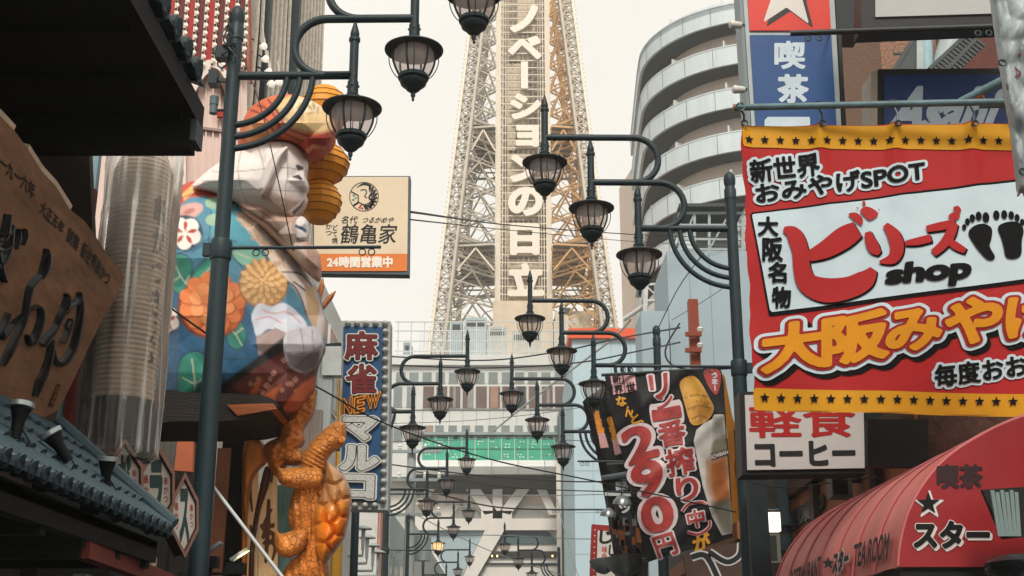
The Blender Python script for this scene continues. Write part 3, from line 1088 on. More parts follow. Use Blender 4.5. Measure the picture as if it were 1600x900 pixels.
# ---------------------------------------------------------------- street lamps
green = M('lamp_green_paint', '#182b31', .5, var=.18, scale=6, dirt=.25, bump=.05, bscale=60)
green_d = M('lamp_dark_paint', '#1a2a2e', .45, var=.2, scale=9, dirt=.2)
U, HA, DZ = .48, 6.23, .507
def milk(name, emit=0.0):
    m = bpy.data.materials.new(name)
    m.use_nodes = True
    t = m.node_tree
    p = t.nodes['Principled BSDF']
    p.inputs['Base Color'].default_value = C('#f3e9e4') + (1,)
    p.inputs['Roughness'].default_value = .18
    p.inputs['Transmission Weight'].default_value = .0
    tl = t.nodes.new('ShaderNodeBsdfTranslucent')
    tl.inputs['Color'].default_value = C('#f8f0ea') + (1,)
    tr = t.nodes.new('ShaderNodeBsdfTransparent')
    tr.inputs['Color'].default_value = C('#f6f0ee') + (1,)
    m1 = t.nodes.new('ShaderNodeMixShader'); m1.inputs[0].default_value = .45
    m2 = t.nodes.new('ShaderNodeMixShader'); m2.inputs[0].default_value = .72
    t.links.new(p.outputs[0], m1.inputs[1]); t.links.new(tl.outputs[0], m1.inputs[2])
    t.links.new(m1.outputs[0], m2.inputs[1]); t.links.new(tr.outputs[0], m2.inputs[2])
    t.links.new(m2.outputs[0], t.nodes['Material Output'].inputs['Surface'])
    if emit:
        p.inputs['Emission Color'].default_value = C('#ffd27a') + (1,)
        p.inputs['Emission Strength'].default_value = emit
    return m
milk_m, milk_lit = milk('lamp_glass'), milk('lit_lamp_glass', 2.6)
lamp = thing('street_lamp', (0, 0, 0), 'x', 'street lamp', 'green three-lantern street lamps along the street')
m = MB()
m.lathe([(.17, 0), (.17, .5), (.13, .62), (.072, .75), (.071, 3.0), (.069, 4.70)], green, 24)
m.lathe([(.059, 4.69), (.055, 6.62)], green, 24)
m.lathe([(.062, 6.55), (.062, 6.66), (.051, 6.68), (.051, 6.70), (.06, 6.73), (.062, 6.78), (.053, 6.82), (.03, 6.85), (0, 6.858)], green, 24)
m.build('pole', lamp, smooth=True)
m = MB()
m.lathe([(.078, 4.68), (.082, 4.695), (.082, 4.82), (.077, 4.835), (.059, 4.845)], green, 24)
m.box((-.135, -.025, 4.71), (-.07, .025, 4.81), green)
m.build('collar', lamp, smooth=True)
m = MB()
m.tube([(0, 0, 4.775), (1.22, 0, 4.775)], .014, green, 8)
for x in (.27, .34, 1.08, 1.15):
    pts = [(x + .025 * math.cos(a), 0, 4.735 + .025 * math.sin(a)) for a in np.linspace(0, 2 * math.pi, 14)]
    m.tube(pts, .005, green_d, 5)
m.build('flag_rod', lamp, smooth=True)
def arm_pts(k):
    """k-th arm: the first straight from the pole, the others hairpins rising from the arm below"""
    z = HA + k * DZ
    xe = U * (2 + k)
    if k == 0:
        return [(0, 0, z), (xe, 0, z)]
    r = DZ / 2
    cx = U + r if k == 1 else U * 1.53 + r
    pts = [(cx + .25, 0, z - DZ), (cx, 0, z - DZ)]
    for i in range(1, 16):
        a = -math.pi / 2 - math.pi * i / 16
        pts.append((cx + r * math.cos(a), 0, z - r + r * math.sin(a)))
    return pts + [(cx, 0, z), (xe, 0, z)]
for k in range(3):
    m = MB(); m.tube(arm_pts(k), .034, green, 14)
    m.build('arm', lamp, smooth=True, angle=60)
for w, h in ((.434, .43), (.536, .53), (.638, .63)):
    m = MB(); m.tube([(w * math.sin(t), 0, HA - h * math.cos(t)) for t in np.linspace(0, math.pi / 2, 16)], .026, green, 10)
    m.build('bracket', lamp, smooth=True, angle=60)
for k in range(3):
    x, z = U * (2 + k), HA + DZ * k
    m = MB()
    m.lathe([(.036, -.17), (.036, .30), (.046, .302), (.046, .33), (.03, .335), (.038, .36), (.036, .38), (.004, .5), (0, .5)], green, 14, c=(x, 0, z))
    m.lathe([(.044, -.19), (.044, -.06), (.036, -.058)], green, 14, c=(x, 0, z))
    for a in range(4):
        m.lathe([(.01, .036), (.01, .052), (0, .053)], green_d, 6, c=(x, 0, z - .1), axis=(math.cos(a * 1.57), math.sin(a * 1.57), 0))
    m.build('lamp_post', lamp, smooth=True)
    m = MB()
    m.lathe([(.03, -.16), (.05, -.172), (.06, -.185), (.055, -.2), (.085, -.225), (.10, -.235), (.105, -.25), (.15, -.262), (.21, -.272), (.236, -.284), (.236, -.293), (.21, -.290), (.15, -.282), (.0, -.278)], green_d, 32, c=(x, 0, z))
    head = m.build('lantern', lamp, smooth=True)
    m = MB()
    gp = [(.150, -.284), (.166, -.31), (.172, -.35), (.166, -.40), (.146, -.46), (.118, -.515), (.10, -.53)]
    m.lathe([(r * .97, h) for r, h in gp], milk_m, 32, c=(x, 0, z))
    m.build('glass', head, smooth=True, angle=80)
    m = MB()
    for a in range(6):
        t = 2 * math.pi * a / 6 + .26
        m.tube([(x + r * 1.0 * math.cos(t), r * 1.0 * math.sin(t), z + h) for r, h in gp], .0095, green_d, 6)
    for a in range(4):
        t = 2 * math.pi * a / 4 + .1
        q = [(.185, -.285), (.197, -.34), (.196, -.40), (.178, -.46), (.15, -.51), (.125, -.535), (.10, -.525)]
        m.tube([(x + r * math.cos(t), r * math.sin(t), z + h) for r, h in smooth(q, 3)], .0045, green_d, 5)
    m.build('frame', head, smooth=True)
    m = MB()
    m.lathe([(.0, -.505), (.112, -.51), (.125, -.525), (.122, -.545), (.10, -.555), (.108, -.57), (.10, -.595), (.07, -.62), (.062, -.625), (.055, -.64), (.03, -.66), (.016, -.668), (.02, -.685), (.016, -.70), (.009, -.715), (.012, -.73), (0, -.745)], green_d, 24, c=(x, 0, z))
    m.build('bowl', head, smooth=True)
spots = [(-2.2, 9, 0, 0, 'green three-lantern street lamp nearest on the left, its pole in front of the giant figure'),
         (-2.685, 21.8, -.02, 0, 'green three-lantern street lamp in front of the blue mahjong sign'),
         (-3.02, 30.5, -.1, 0, 'green three-lantern street lamp just right of the mahjong sign, third along the left side'),
         (-3.29, 40, -.1, 0, 'green three-lantern street lamp with one lantern lit yellow'),
         (-3.66, 52.6, -.33, 0, 'farthest green three-lantern street lamp on the left, below the lit lantern'),
         (2.226, 12.05, -.17, 1, 'green three-lantern street lamp beside the red banner, nearest on the right'),
         (2.16, 18.3, -.05, 1, 'green three-lantern street lamp whose pole top stands above the black beer banner'),
         (1.91, 23.2, -.1, 1, 'green three-lantern street lamp reaching out from behind the narrow black banner'),
         (1.69, 45.2, -.58, 1, 'farthest green three-lantern street lamp on the right, in front of the passage')]
lamps = []
for i, (x, y, dz, r, lab) in enumerate(spots):
    o = lamp if i == 0 else copy_tree(lamp)
    o['label'] = lab
    o.location = (x, y, dz)
    o.rotation_euler.z = math.pi if r else random.uniform(-.02, .02)
    o.rotation_euler.y = random.uniform(-.006, .006)
    lamps.append(o)
# the one lantern that is on
hd = [c for c in lamps[3].children if c.name.startswith('lantern')]
hd.sort(key=lambda c: min(v[0] for v in c.bound_box))
for c in hd[0].children:
    if c.name.startswith('glass'):
        c.data = c.data.copy()
        c.data.materials[0] = milk_lit
hd[0]['label'] = 'lantern lit warm yellow'
# clutter on the nearest poles
m = MB()
for k in range(9):
    a = k * 2.4
    m.tube([(-2.28 + .1 * math.cos(a + t * 5) * t, 8.95 + .1 * math.sin(a + t * 4) * t, 6.38 + .12 * math.sin(a * 3) * t + .05 * k * (1 - t)) for t in np.linspace(0, 1, 10)], .007, green_d, 5)
m.box((-2.36, 8.92, 6.36), (-2.26, 9.02, 6.46), green_d)
m.box((-2.40, 8.9, 6.12), (-2.33, 9.0, 6.24), green_d)
m.bar((-2.2, 9, 6.18), (-2.4, 8.95, 6.18), .03, .03, green_d)
m.bar((-2.2, 9, 6.42), (-2.4, 8.95, 6.42), .03, .03, green_d)
tag(m.build('junction_box', None), 'tangle of dark wires and small box clamped near the top of the left pole', 'junction box')
m = MB()
c = at(334, 165, 9)
m.lathe([(0, -.07), (.032, -.07), (.032, .0), (.036, .002), (.036, .075), (0, .08)], M('grey_plastic', '#54666c', .5), 14, c=c)
m.tube([c + Vector((.03, 0, -.04)), Vector((-2.2, 9, c.z - .04))], .012, green, 8)
tag(m.build('camera_pod', None, smooth=True), 'small grey camera pod on a stub arm beside the left pole', 'camera')
# ---------------------------------------------------------------- LEFT: kushikatsu restaurant with eaves
dkw = M('dark_wood', '#0f1214', .75, var=.3, scale=2, bump=.2, bscale=25, stretch=(1, 8, 1), spec=.25)
brw = M('brown_board_wall', '#2a211c', .7, var=.3, scale=2, stretch=(6, 6, .6), bump=.2)
tile = M('roof_tile', '#2e464f', .42, var=.22, scale=7, dirt=.4, bump=.12, bscale=40)
tile_d = M('tile_end', '#18262b', .45, var=.25, scale=9, dirt=.3)
rest = thing('restaurant', (-2.9, 4.5, 0), 'dark timber restaurant front with tiled eaves at the left edge', 'restaurant')
m = MB()
m.box((-2.75, 2.0, 0), (-5.5, 5.95, 4.5), brw)
m.build('wall', rest)
m = MB()
# upper eave: soffit boards, fascia, cross beam at the far end, tiled slope above
m.hexa([(-1.57, 2.0, 4.27), (-2.8, 2.0, 4.27), (-2.8, 5.72, 4.27), (-1.57, 5.72, 4.27), (-1.57, 2.0, 4.36), (-2.8, 2.0, 4.62), (-2.8, 5.72, 4.62), (-1.57, 5.72, 4.36)], dkw)
for k in range(9):
    y = 2.2 + .42 * k
    m.box((-1.62, y, 4.235), (-2.75, y + .07, 4.268), dkw)
m.box((-1.55, 2.0, 4.25), (-1.572, 5.73, 4.37), dkw)
m.box((-1.575, 5.60, 4.10), (-2.75, 5.715, 4.265), dkw)
m.build('upper_eave', rest)
m = MB()
gb_ = M('gable_cap', '#3f474a', .6, dirt=.4)
m.box((-1.545, 5.59, 4.13), (-1.574, 5.73, 4.245), gb_)
m.build('beam_cap', rest)
m = MB()
def tile_slope(mb, x_lo, z_lo, x_hi, z_hi, y0, y1, pitch, rows, mat, mat_end):
    n = int((y1 - y0) / pitch)
    dx, dz = x_hi - x_lo, z_hi - z_lo
    L = math.hypot(dx, dz)
    nx, nz = -dz / L, dx / L
    if nz < 0:
        nx, nz = -nx, -nz
    for i in range(n):
        y = y0 + pitch * (i + .5)
        for r in range(rows):
            a, c = r / rows, (r + 1.08) / rows
            lift = .018
            p = [(x_lo + dx * a + nx * lift, z_lo + dz * a + nz * lift), (x_lo + dx * c, z_lo + dz * c)]
            # shallow pan
            mb.hexa([(p[0][0], y - pitch * .5, p[0][1] - .02), (p[0][0], y + pitch * .5, p[0][1] - .02), (p[1][0], y + pitch * .5, p[1][1] - .02), (p[1][0], y - pitch * .5, p[1][1] - .02),
                     (p[0][0], y - pitch * .5, p[0][1]), (p[0][0], y + pitch * .5, p[0][1]), (p[1][0], y + pitch * .5, p[1][1]), (p[1][0], y - pitch * .5, p[1][1])], mat)
            # half-round cover
            vs, fs = [], []
            for t in (0, 1):
                for k in range(7):
                    an = math.pi * k / 6
                    rr = pitch * .27
                    vs.append((p[t][0] + nx * rr * math.sin(an), y + rr * math.cos(an) - pitch * .25, p[t][1] + nz * rr * math.sin(an)))
            for k in range(6):
                fs.append((k, k + 1, 8 + k, 7 + k))
            fs.append((0, 1, 2, 3, 4, 5, 6))
            mb.add(vs, fs, mat)
        # round end disc
        mb.lathe([(0, -.05), (pitch * .30, -.05), (pitch * .31, .015), (pitch * .25, .02), (pitch * .22, .005), (0, .008)], mat_end, 14,
                 c=(x_lo, y - pitch * .25, z_lo + pitch * .1), axis=(-dx, 0, -dz * .2) if dx < 0 else (-dx, 0, 0))
tile_slope(m, -1.53, 4.42, -2.9, 5.05, 2.2, 5.72, .2, 6, tile, tile_d)
m.build('upper_roof', rest)
m = MB()
tile_slope(m, -1.60, 2.27, -2.2, 2.76, 2.6, 5.95, .115, 4, tile, tile_d)
for y in (5.95,):
    m.tube([(-1.6, y, 2.31), (-2.2, y, 2.80)], .045, tile, 10)
m.build('lower_roof', rest, smooth=True, angle=35)
m = MB()
m.box((-1.66, 2.5, 2.14), (-1.72, 5.94, 2.24), dkw)
m.hexa([(-1.66, 2.5, 2.2), (-2.75, 2.5, 2.2), (-2.75, 5.93, 2.2), (-1.66, 5.93, 2.2), (-1.66, 2.5, 2.235), (-2.75, 2.5, 2.68), (-2.75, 5.93, 2.68), (-1.66, 5.93, 2.235)], dkw)
for k in range(8):
    m.box((-1.68, 2.7 + .45 * k, 2.11), (-2.7, 2.76 + .45 * k, 2.199), dkw)
m.build('lower_eave', rest)
m = MB()
rp_ = M('red_brown_rail', '#6a2d20', .6, var=.25, bump=.1)
ra, rb = at(128, 858, 5.0), at(262, 908, 6.6)
m.bar(ra, rb, .06, .07, rp_)
m.bar(ra + Vector((0, 0, -.12)), rb + Vector((0, 0, -.12)), .05, .05, M('grey_rail', '#465256', .5))
for k in range(8):
    c_ = ra.lerp(rb, (k + .3) / 8) + Vector((-.08, 0, .01))
    m.hexa([c_, c_ + Vector((.02, .0, 0)), c_ + Vector((.0, .17, 0)), c_ + Vector((-.02, .17, 0))] + [q + Vector((0, 0, .08 + .03 * (k % 3))) for q in (c_, c_ + Vector((.02, .0, 0)), c_ + Vector((.0, .17, 0)), c_ + Vector((-.02, .17, 0)))], M('menu_card_' + 'ab'[k % 2], ['#a9583c', '#b9a08a'][k % 2], .6, var=.3, scale=12))
m.bar(ra, ra + Vector((-.9, 0, 0)), .06, .08, dkw)
m.build('menu_rail', rest)
m = MB()
m.box(at(143, 215, 6.3) + Vector((-.02, 0, -1.6)), at(143, 215, 6.3) + Vector((.05, .05, .1)), M('pale_blue_post', '#7f99a3', .5))
m.box(at(150, 215, 6.28) + Vector((-.01, 0, -1.6)), at(150, 215, 6.28) + Vector((.025, .05, -.3)), M('dark_red_trim', '#5c1f1c', .5))
m.build('post', rest)
m = MB(); m.slab(ysurf(6.0), [(44, 210), (138, 212), (146, 400), (44, 400)], .06, brw); m.build('side_panel', rest)

# ---------------------------------------------------------------- the big wooden signboard
A, B_, Cc = at(195, 430, 6.0), at(0, 180, 4.33), at(70, 650, 5.72)
sb = plane3(A, B_, Cc)
board_m = M('carved_plank', '#78573f', .55, var=.4, scale=2.2, stretch=(3, 1.2, 5), bump=.14, bscale=9, dirt=.4)
board = thing('signboard', at(70, 650, 5.72), 'weathered wooden signboard with large black brush characters under the dark eave', 'sign')
m = MB()
edge = [(-420, -330), (-60, 96), (0, 181), (22, 203), (45, 235), (66, 268), (88, 292), (110, 328), (132, 345), (150, 370), (168, 398), (186, 418), (195, 432), (183, 462), (160, 500), (136, 548), (112, 600), (92, 640), (70, 652), (30, 645), (-30, 634), (-420, 560)]
m.slab(sb, edge, .07, board_m)
m.build('board', board)
m = MB()
pale = M('pale_raw_edge', '#b9a691', .8, var=.25, scale=9)
for a_, b_ in (((45, 231), (66, 264)), ((66, 264), (88, 288)), ((88, 288), (112, 326)), ((0, 176), (24, 202))):
    m = MB(); m.bar(sb.pt(*a_, -.03), sb.pt(*b_, -.03), .03, .055, pale, up=sb.n); m.build('raw_edge', board)
ink = M('black_lacquer', '#0d1519', .18, var=.3)
m = MB()
def raised(pts, ws, off=.0, h=.022):
    poly = stroke(smooth(pts, 5), [w[0] for w in smooth([(w,) for w in ws], 5)])
    n = len(poly) // 2
    mid = [((poly[i][0] + poly[-1 - i][0]) / 2, (poly[i][1] + poly[-1 - i][1]) / 2) for i in range(n)]
    vs, fs = [], []
    for i in range(n):
        vs += [sb.pt(*poly[i], off), sb.pt(mid[i][0] * .6 + poly[i][0] * .4, mid[i][1] * .6 + poly[i][1] * .4, off + h), sb.pt(mid[i][0] * .6 + poly[-1 - i][0] * .4, mid[i][1] * .6 + poly[-1 - i][1] * .4, off + h), sb.pt(*poly[-1 - i], off)]
    for i in range(n - 1):
        for k in range(3):
            fs.append((4 * i + k, 4 * i + k + 1, 4 * i + 5 + k, 4 * i + 4 + k))
    m.add(vs, fs, ink)
# ぎ (cut by the picture's edge), ふ, や
raised([(10, 334), (8, 352), (4, 368), (-4, 376)], [9, 12, 14, 5])
raised([(14, 350), (13, 370), (9, 392), (0, 408), (-10, 420)], [8, 12, 14, 12, 5])
raised([(-30, 345), (-10, 362), (6, 366), (16, 352)], [5, 9, 9, 4])
raised([(-40, 385), (-20, 392), (2, 388), (14, 380)], [5, 9, 9, 4])
raised([(-20, 320), (-14, 360), (-6, 400), (4, 440)], [6, 11, 11, 6])
raised([(24, 357), (25, 370), (20, 388)], [5, 8, 4])
raised([(34, 357), (36, 368), (31, 382)], [5, 9, 4])
raised([(69, 388), (72, 402), (69, 420), (60, 434)], [3, 14, 17, 8])
raised([(60, 430), (46, 446), (40, 470), (36, 495), (26, 520), (12, 550), (0, 570)], [8, 9, 8, 8, 10, 13, 6])
raised([(40, 484), (50, 480), (60, 480), (62, 496), (56, 520), (46, 536), (39, 522)], [3, 5, 8, 10, 13, 12, 3])
raised([(40, 486), (26, 498), (12, 512), (0, 530)], [3, 5, 6, 3])
raised([(10, 488), (4, 505), (-6, 520), (-14, 526)], [5, 9, 12, 5])
raised([(64, 538), (72, 528), (84, 512), (92, 494), (100, 478), (103, 462)], [12, 14, 9, 10, 12, 5])
raised([(100, 458), (104, 468), (98, 490), (107, 478), (119, 470), (122, 458)], [4, 9, 6, 6, 9, 4])
raised([(121, 456), (124, 480), (121, 510), (112, 545), (97, 566), (84, 562), (79, 545)], [5, 9, 11, 12, 14, 11, 5])
raised([(96, 534), (104, 515), (108, 498), (102, 510)], [9, 6, 4, 3])
raised([(78, 530), (76, 552), (70, 575), (60, 598), (52, 618)], [9, 10, 11, 12, 5])
m.build('brush_characters', board, smooth=True, angle=70)
m = MB()
inkf = M('ink_flat', '#171716', .5)
text(m, sb, '一九一六年', [(2, 240), (55, 288), (52, 312), (-3, 262)], inkf, bold=.02, off=.003, res=26)
text(m, sb, '大正五年', [(66, 312), (102, 350), (96, 366), (60, 332)], inkf, bold=.02, off=.003, res=26)
text(m, sb, '創業', [(107, 352), (125, 372), (119, 394), (103, 376)], inkf, bold=.02, off=.003, res=26)
text(m, sb, '新世界串かつ', [(131, 376), (174, 428), (166, 448), (124, 400)], inkf, bold=.02, off=.003, res=26)
m.build('small_lettering', board)
m = MB()
m.sheet(sb, [(89, 599), (94, 601), (82, 637), (74, 634)], M('seal_dark', '#33201a', .6), .003)
text(m, sb, 'ぎふや', [(87, 603), (92, 604), (82, 634), (77, 632)], M('seal_pale', '#82553a', .6), off=.005, res=20, vertical=True)
m.build('seal', board)

# ---------------------------------------------------------------- paper lantern inside its clear cover
LX, LY = at(208, 450, 6.55).x, 6.55
zt, zb_ = at(222, 232, LY).z, at(190, 690, LY).z
lan = thing('paper_lantern', (LX, LY, zb_), 'long pale paper lantern wrapped in a clear plastic cover under the eave', 'lantern')
lan_m = M('lantern_paper', '#dcc8b2', .75, var=.2, scale=3, stretch=(1, 1, .5), dirt=.25)
_t = lan_m.node_tree
_w = _t.nodes.new('ShaderNodeTexWave')
_w.bands_direction = 'Z'
_w.inputs['Scale'].default_value = 62 / 1.72 / 3.18 * 1.0
_w.inputs['Distortion'].default_value = .6
_w.inputs['Detail Scale'].default_value = 2
_c = _t.nodes.new('ShaderNodeTexCoord')
_t.links.new(_c.outputs['Object'], _w.inputs['Vector'])
_r = _t.nodes.new('ShaderNodeMapRange')
_r.inputs['To Min'].default_value = .55
_r.inputs['To Max'].default_value = 1.1
_t.links.new(_w.outputs['Fac'], _r.inputs['Value'])
_m = _t.nodes.new('ShaderNodeMix')
_m.data_type = 'RGBA'
_m.blend_type = 'MULTIPLY'
_m.inputs['Factor'].default_value = 1
_p = _t.nodes['Principled BSDF']
_s = _p.inputs['Base Color'].links[0].from_socket
_t.links.new(_s, _m.inputs[6])
_t.links.new(_r.outputs[0], _m.inputs[7])
_t.links.new(_m.outputs[2], _p.inputs['Base Color'])
m = MB()
prof = []
N = 62
for i in range(N * 4 + 1):
    t = i / (N * 4)
    z = zb_ + .02 + (zt - zb_) * .97 * t
    r = .158 + .006 * math.sin(math.pi * t) + (.0065 * abs(math.sin(math.pi * i / 4)))
    prof.append((r * min(1, .72 + 3.5 * min(t, 1 - t)), z))
m.lathe(prof, lan_m, 40, c=(LX, LY, 0))
m.build('lantern_body', lan, smooth=True, angle=70)
m = MB()
m.lathe([(.166, zb_ + .22), (.170, zb_ + .04), (.15, zb_ - .0), (.0, zb_ - .01)][::-1], M('black_band', '#04070a', .4), 40, c=(LX, LY, 0))
m.lathe([(.12, zt - .06), (.125, zt + .1), (0, zt + .11)], M('black_band', '#04070a', .4), 32, c=(LX, LY, 0))
m.build('end_ring', lan, smooth=True)
m = MB()
film = clear('clear_film', '#f0eeea', .05, .12, bump=.5, bscale=9, streak=.55)
rw = random.Random(5)
ph = [rw.uniform(0, 6.28) for _ in range(12)]
def wob(i, a):
    return .03 * math.sin(7 * a + ph[0] + i * .05) + .028 * math.sin(13 * a + ph[1] - i * .08) + .02 * math.sin(23 * a + ph[2] + i * .15) + .006 * math.sin(3 * a + i * .4)
pr = [(.205 + (.012 if i % 9 == 0 else 0) * .3, zb_ - .07 + (zt - zb_ + .1) * i / 60) for i in range(61)]
m.lathe([(.17, zb_ - .10)] + pr, film, 96, c=(LX, LY, 0), wob=wob)
m.f = [f for f in m.f if len(f) == 4]; m.mi = m.mi[:len(m.f)]
m.build('plastic_cover', lan, smooth=True, angle=70)
m = MB()
sfl = Surf((LX, LY - .178, 0), (-.25, -1, 0))
def cyl(px, py):
    return 0
lett = M('faded_print', '#6d5f56', .8, var=.3, scale=20)
class CylS:
    def pt(s, px, py, off=0):
        p = hit(px, py, Vector((LX, LY - .17, 0)), Vector((0, -1, 0)))
        dx = max(-.95, min(.95, (p.x - LX) / .17))
        return Vector((LX + (.17 + off) * math.sin(math.asin(dx)), LY - (.17 + off) * math.cos(math.asin(dx)), p.z))
    n = Vector((0, -1, 0))
text(m, CylS(), '串かつぎふや', [(238, 300), (252, 300), (238, 580), (224, 580)], lett, off=.003, res=24, vertical=True, run=2)
m.build('print', lan)

# ---------------------------------------------------------------- spotlights on the lower roof
spot_m = M('spot_black', '#0a0f11', .5, spec=.15)
spot_rim = M('spot_rim', '#9aa5a6', .3, metal=.6)
spot_gl = M('spot_glass', '#7d9095', .08, var=.2)
def spotlight(px, py, Y, aim, s, lab, base_z=None):
    c = at(px, py, Y)
    aim = Vector(aim).normalized()
    k_ = .56
    S = lambda pr: [(q * k_, h * k_) for q, h in pr]
    r = thing('spotlight', c, lab, 'spotlight', 'spotlights clamped on the tiled roof')
    m = MB()
    m.lathe(S([(0, -.22), (.035, -.22), (.04, -.1), (.05, -.07), (.07, 0), (.0, .001)]), spot_m, 20, c=c, axis=aim)
    m.build('housing', r, smooth=True)
    m = MB()
    m.lathe(S([(.07, -.015), (.078, -.01), (.078, .02), (.068, .024), (.064, .012), (.0, .008)]), spot_rim, 24, c=c, axis=aim)
    m.lathe(S([(.063, .0125), (0, .0135)]), spot_gl, 20, c=c, axis=aim)
    m.build('rim', r, smooth=True)
    m = MB()
    k = c - aim * .08
    dn = Vector((0, 0, -1))
    m.tube([k, k + dn * .05 + Vector((-.02, 0, 0)), k + dn * .1 + Vector((-.05, -.02, 0))], .009, spot_m, 8)
    m.box(k + dn * .15 + Vector((-.08, -.05, 0)), k + dn * .1 + Vector((-.02, .02, 0)), spot_m)
    m.tube([k + Vector((.015, 0, 0)), k + Vector((.05, .0, -.05)), k + Vector((.03, 0, -.09)), k + Vector((-.03, 0, -.12))], .0035, spot_m, 6)
    m.build('clamp', r, smooth=True)
spotlight(34, 634, 4.35, (.05, .1, 1), 1, 'black spotlight pointing straight up at the bottom of the wooden signboard')
spotlight(80, 678, 4.7, (-.55, -.25, .8), 1, 'black spotlight tilted left, middle one of three on the tiled roof')
spotlight(168, 718, 5.3, (.05, -.15, 1), 1, 'black spotlight below the plastic-wrapped paper lantern')

# ---------------------------------------------------------------- next shop: hexagonal lamp signs
shop = thing('timber_shop', (-3.1, 7.4, 0), 'dark timber shop front with hexagonal signs between restaurant and giant figure', 'shop')
m = MB(); m.box((-3.0, 5.97, 0), (-5.5, 9.6, 4.4), brw); m.build('wall', shop)
m = MB()
m.slab(ysurf(8.2), [(277, 690), (302, 690), (300, 737), (272, 735)], .05, M('orange_panel', '#b56345', .6))
m.slab(ysurf(8.3), [(246, 690), (277, 690), (277, 735), (246, 735)], .05, M('grey_ribbed', '#544f4a', .7, scale=8, stretch=(9, 1, .3), var=.5))
m.build('panel', shop)
m = MB(); m.box((-2.99, 9.2, 0), (-2.5, 9.3, 3.0), dkw); m.box((-2.99, 7.8, 0), (-2.9, 9.2, 2.9), M('black_doorway', '#060809', .9)); m.build('doorway', shop)
hexw = M('sign_white', '#c5beb3', .5, var=.08, scale=6)
def hexsign(cx, cy, w, h, Y, ch, lab, red='串かつ'):
    P0 = at(cx, cy, Y)
    r = thing('hexagon_sign', P0, lab, 'sign', 'hexagonal lamp signs')
    sf = Surf(P0, (.55, -1, 0))
    hexp = [(cx, cy - h), (cx + w, cy - h * .35), (cx + w, cy + h * .35), (cx, cy + h), (cx - w, cy + h * .35), (cx - w, cy - h * .35)]
    hx = lambda k: [(cx + (x - cx) * k, cy + (y - cy) * k) for x, y in hexp]
    m = MB()
    m.slab(sf, hx(1.0), .22, M('sign_frame_brown', '#3d2420', .5)); m.build('casing', r)
    m = MB()
    o_ = [sf.pt(*p, .004) for p in hx(1.12)]; i_ = [sf.pt(*p, .004) for p in hx(.96)]
    for k in range(6):
        a, b, c, d = o_[k], o_[(k + 1) % 6], i_[(k + 1) % 6], i_[k]
        m.hexa([a, b, c, d] + [q + sf.n * .03 for q in (a, b, c, d)], M('copper_rim', '#7a5a4e', .35, metal=.5))
    m.build('rim', r)
    m = MB(); m.sheet(sf, hx(.9), hexw, .003); m.build('face', r)
    m = MB()
    text(m, sf, ch, [(cx - w * .32, cy - h * .62), (cx + w * .38, cy - h * .62), (cx + w * .38, cy + h * .62), (cx - w * .32, cy + h * .62)], M('dark_green_ink', '#24403f', .5), bold=.06, off=.005)
    text(m, sf, red, [(cx - w * .75, cy - h * .35), (cx - w * .45, cy - h * .35), (cx - w * .45, cy + h * .35), (cx - w * .75, cy + h * .35)], M('red_ink', '#9c2f27', .5), off=.005, res=22, vertical=True)
    text(m, sf, red, [(cx + w * .5, cy - h * .3), (cx + w * .76, cy - h * .3), (cx + w * .76, cy + h * .3), (cx + w * .5, cy + h * .3)], M('red_ink', '#9c2f27', .5), off=.005, res=22, vertical=True)
    m.build('lettering', r)
hexsign(193, 752, 26, 60, 6.5, 'だ', 'hexagonal sign half hidden behind the roof spotlight, leftmost of three')
hexsign(243, 765, 25, 66, 7.1, 'ラ', 'white hexagonal sign with a dark green character below the paper lantern')
hexsign(287, 806, 19, 60, 7.7, 'ス', 'narrow white hexagonal sign beside the nearest left pole, rightmost of three')
# ---------------------------------------------------------------- arcade building with the bulb sign
arc = thing('arcade_building', (-4.5, 14, 0), 'tall pale building with a red striped bulb sign behind the giant figure', 'building')
clad = M('pink_cladding', '#d8c2ba', .5, var=.06, scale=1.5, dirt=.12)
m = MB()
m.box((-3.45, 12.95, 0), (-9, 18.3, 14), clad)
m.build('wall', arc)
fa = Surf(at(310, 150, 12.4), (.35, -1, 0))
m = MB()
m.slab(fa, [(215, -160), (386, -160), (386, 345), (215, 345)], .9, clad)
for x in range(222, 386, 11):
    m.slab(fa, [(x, -160), (x + 2.2, -160), (x + 1.2, 345), (x - 1, 345)], .03, clad, off=.03)
m.slab(fa, [(215, 187), (386, 210), (386, 214), (215, 191)], .05, M('clad_joint', '#8f7d77', .5), off=.05)
m.build('cladding', arc)
m = MB()
red_a, red_b = M('sign_red', '#a01f1c', .45, var=.15), M('sign_dark_red', '#5f1517', .5, var=.2)
wstrip = M('bulb_strip', '#cfc6bb', .5, var=.12, scale=8)
bulb = M('bulb_white', '#f3ead8', .25, emit=.25)
sock = M('bulb_socket', '#26181a', .6)
m.slab(fa, [(218, -150), (384, -150), (384, 112), (358, 118), (290, 125), (218, 120)], .08, red_a, off=.12)
k = 0
